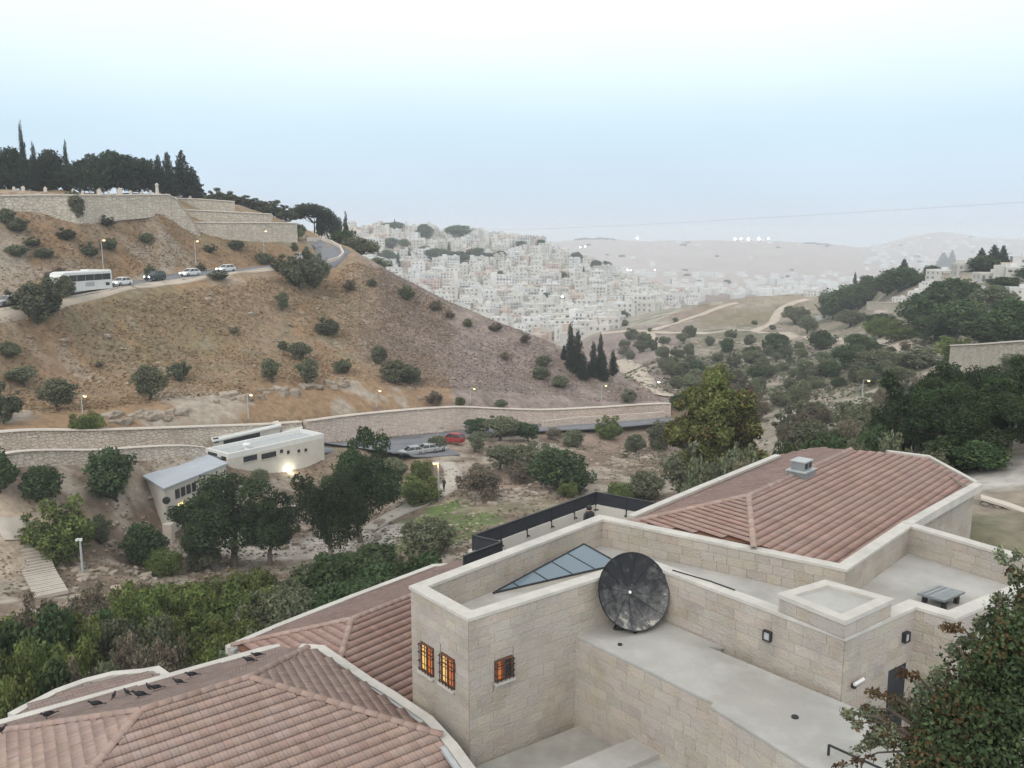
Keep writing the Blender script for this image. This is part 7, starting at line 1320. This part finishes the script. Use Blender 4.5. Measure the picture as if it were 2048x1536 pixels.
# far houses that merge into a pale speckle on the distant slopes
m = MB(); rf = random.Random(31); cnt = 0
while cnt < 420:
    px = rf.uniform(1080, 2100); r_ = 1150 * (4700 / 1150) ** (rf.random() ** .9)
    if r_ > 2000 and px < 1720 and rf.random() < .93: continue
    if r_ < 2000 and px < 1240: continue
    p = ATR(px, r_); s = rf.uniform(7, 16) * (1 + r_ / 6000); hh = rf.uniform(5, 12); m.box((p.x, p.y, p.z + hh / 2 - 2), (s, s * .8, hh + 4), 0, rz=rf.uniform(-.5, .5)); cnt += 1
for q in range(130):
    px = rf.uniform(1235, 1720); r_ = rf.uniform(880, 1700); p = ATR(px, r_); s = rf.uniform(6, 12); hh = rf.uniform(3.5, 8); m.box((p.x, p.y, p.z + hh / 2 - 2), (s, s * .8, hh + 4), 0, rz=rf.uniform(-.5, .5))
tag(m.build('distant_houses', WM[1]), 'pale speckle of distant houses on the hazy slopes', 'houses', kind='stuff')
m = MB()
FT_ = []
rs = np.random.RandomState(3); Lf = []
for q in range(60):
    px = rs.uniform(1080, 2100); r_ = 1150 * (4700 / 1150) ** (rs.rand() ** .8)
    if r_ < 2000 and px < 1240: continue
    p = ATR(px, r_); s = rs.uniform(2, 4) * (1 + r_ / 5000); Lf.append(((p.x, p.y, p.z + s * .3), (s * 1.6, s, s * .6)))
for px in list(np.linspace(1150, 1225, 26)) + list(np.linspace(1600, 1650, 12)): p = ATR(px, 3560); s = rs.uniform(3, 6); Lf.append(((p.x, p.y, p.z + s * .4), (s * 1.5, s, s * .7)))
def blobs(L, n, size, mt):
    rs = np.random.RandomState(9); cs = np.array([l[0] for l in L]); rr_ = np.array([l[1] for l in L]); pick = rs.randint(0, len(L), n); d_ = rs.normal(size=(n, 3)); d_ /= np.linalg.norm(d_, axis=1)[:, None]; P = cs[pick] + d_ * rr_[pick]; a_ = rs.normal(size=(n, 3)); a_ /= np.linalg.norm(a_, axis=1)[:, None]; b_ = np.cross(a_, d_); s = size * rr_[pick].mean(1)[:, None]
    return np_mesh('distant_trees', np.stack([P - a_ * s, P + b_ * s, P + a_ * s, P - b_ * s], 1).reshape(-1, 3), np.arange(4 * n).reshape(-1, 4), mt, np.ones((4 * n, 3)) * np.repeat(.7 + .6 * rs.rand(n), 4)[:, None], False)
tag(link('distant_trees', blobs(Lf, 16000, .5, LF['far'])), 'specks of far trees on the hazy ridges', 'trees', kind='stuff')
# lights that are on in the distance
for q, (px, py, r_, s, lab) in enumerate(((1275, 476, 3500, 2.6, 'single bright light on the far ridge'), (1470, 478, 3500, 2.2, 'first of the row of floodlights on the far ridge'), (1482, 478, 3500, 2.2, 'second of the row of floodlights on the far ridge'), (1497, 478, 3500, 2.6, 'third and brightest of the floodlights on the far ridge'), (1518, 477, 3500, 2.6, 'fourth of the row of floodlights on the far ridge'), (1537, 477, 3500, 2.2, 'last of the row of floodlights on the far ridge'), (1160, 494, 1500, 1.3, 'left of two bright lights behind the town'), (1170, 493, 1500, 1.5, 'right of two bright lights behind the town'), (1255, 540, 1200, 1.1, 'bright light at the right flank of the town'), (1262, 540, 1200, .9, 'smaller bright light at the right flank of the town'), (1125, 593, 640, .8, 'bright street light in mid town'), (1213, 617, 600, .8, 'bright street light at the lower right of the town'), (878, 476, 960, .8, 'bright light between the two big trees of the town'), (1310, 540, 1400, 1.0, 'bright light on the slope right of the town'))):
    p = PR(px, py, r_); g0 = ATR(px, r_); t = empty('flood_light', (p.x, p.y, g0.z)); tag(t, lab, 'flood light', 'bright lights in the distance'); h = max(1.5, p.z - g0.z); k2 = 1.5 if r_ > 3000 else .6
    m = MB(); m.tube((0, 0, -1), (0, 0, h), .25, .15, 6); m.build('pole', M['zinc'], t); m = MB(); m.lathe([(0, -s * k2), (s * .9 * k2, -s * .6 * k2), (s * 1.1 * k2, 0), (s * .8 * k2, s * .7 * k2), (0, s * k2)], 10, 0, Matrix.Translation((0, 0, h))); m.build('lamp_head', M['flood'], t, True)
# overhead wire
m = MB(); A0, A1 = PR(900, 458, 420), PR(2250, 392, 90); P = [A0.lerp(A1, q / 24) - Vector((0, 0, 1.2 * math.sin(math.pi * q / 24))) for q in range(25)]; m.chain(P, [.035 - .022 * q / 24 for q in range(25)], 5); tag(m.build('overhead_wire', M['zinc']), 'thin overhead wire slanting across the sky', 'wire')

# ------------------------------------------------------------------ labels of trees: those alike are told apart by their order
grp = {}
for (t, px, desc, g2, ex) in TREES:
    if not ex: grp.setdefault(desc, []).append((px, t))
for desc, L in grp.items():
    for q, (px, t) in enumerate(sorted(L, key=lambda k_: k_[0])): t['label'] = '%s, %s' % (desc, ('%s from the left' % ordinal(q + 1)) if len(L) > 1 else 'the only one')

# ------------------------------------------------------------------ haze
hz = bpy.data.materials.new('haze'); hz.use_nodes = True; nt = hz.node_tree; nt.nodes.clear(); ho = nt.nodes.new('ShaderNodeOutputMaterial'); pv = nt.nodes.new('ShaderNodeVolumePrincipled'); pv.inputs['Color'].default_value = (.87, .93, 1.0, 1); pv.inputs['Density'].default_value = 3.0e-4; pv.inputs['Anisotropy'].default_value = 0.0; nt.links.new(pv.outputs[0], ho.inputs['Volume'])
m = MB(); m.box((0, 3100, -135), (13600, 6800, 340)); tag(m.build('haze', hz), 'pale evening haze filling the valley', 'haze', kind='stuff')
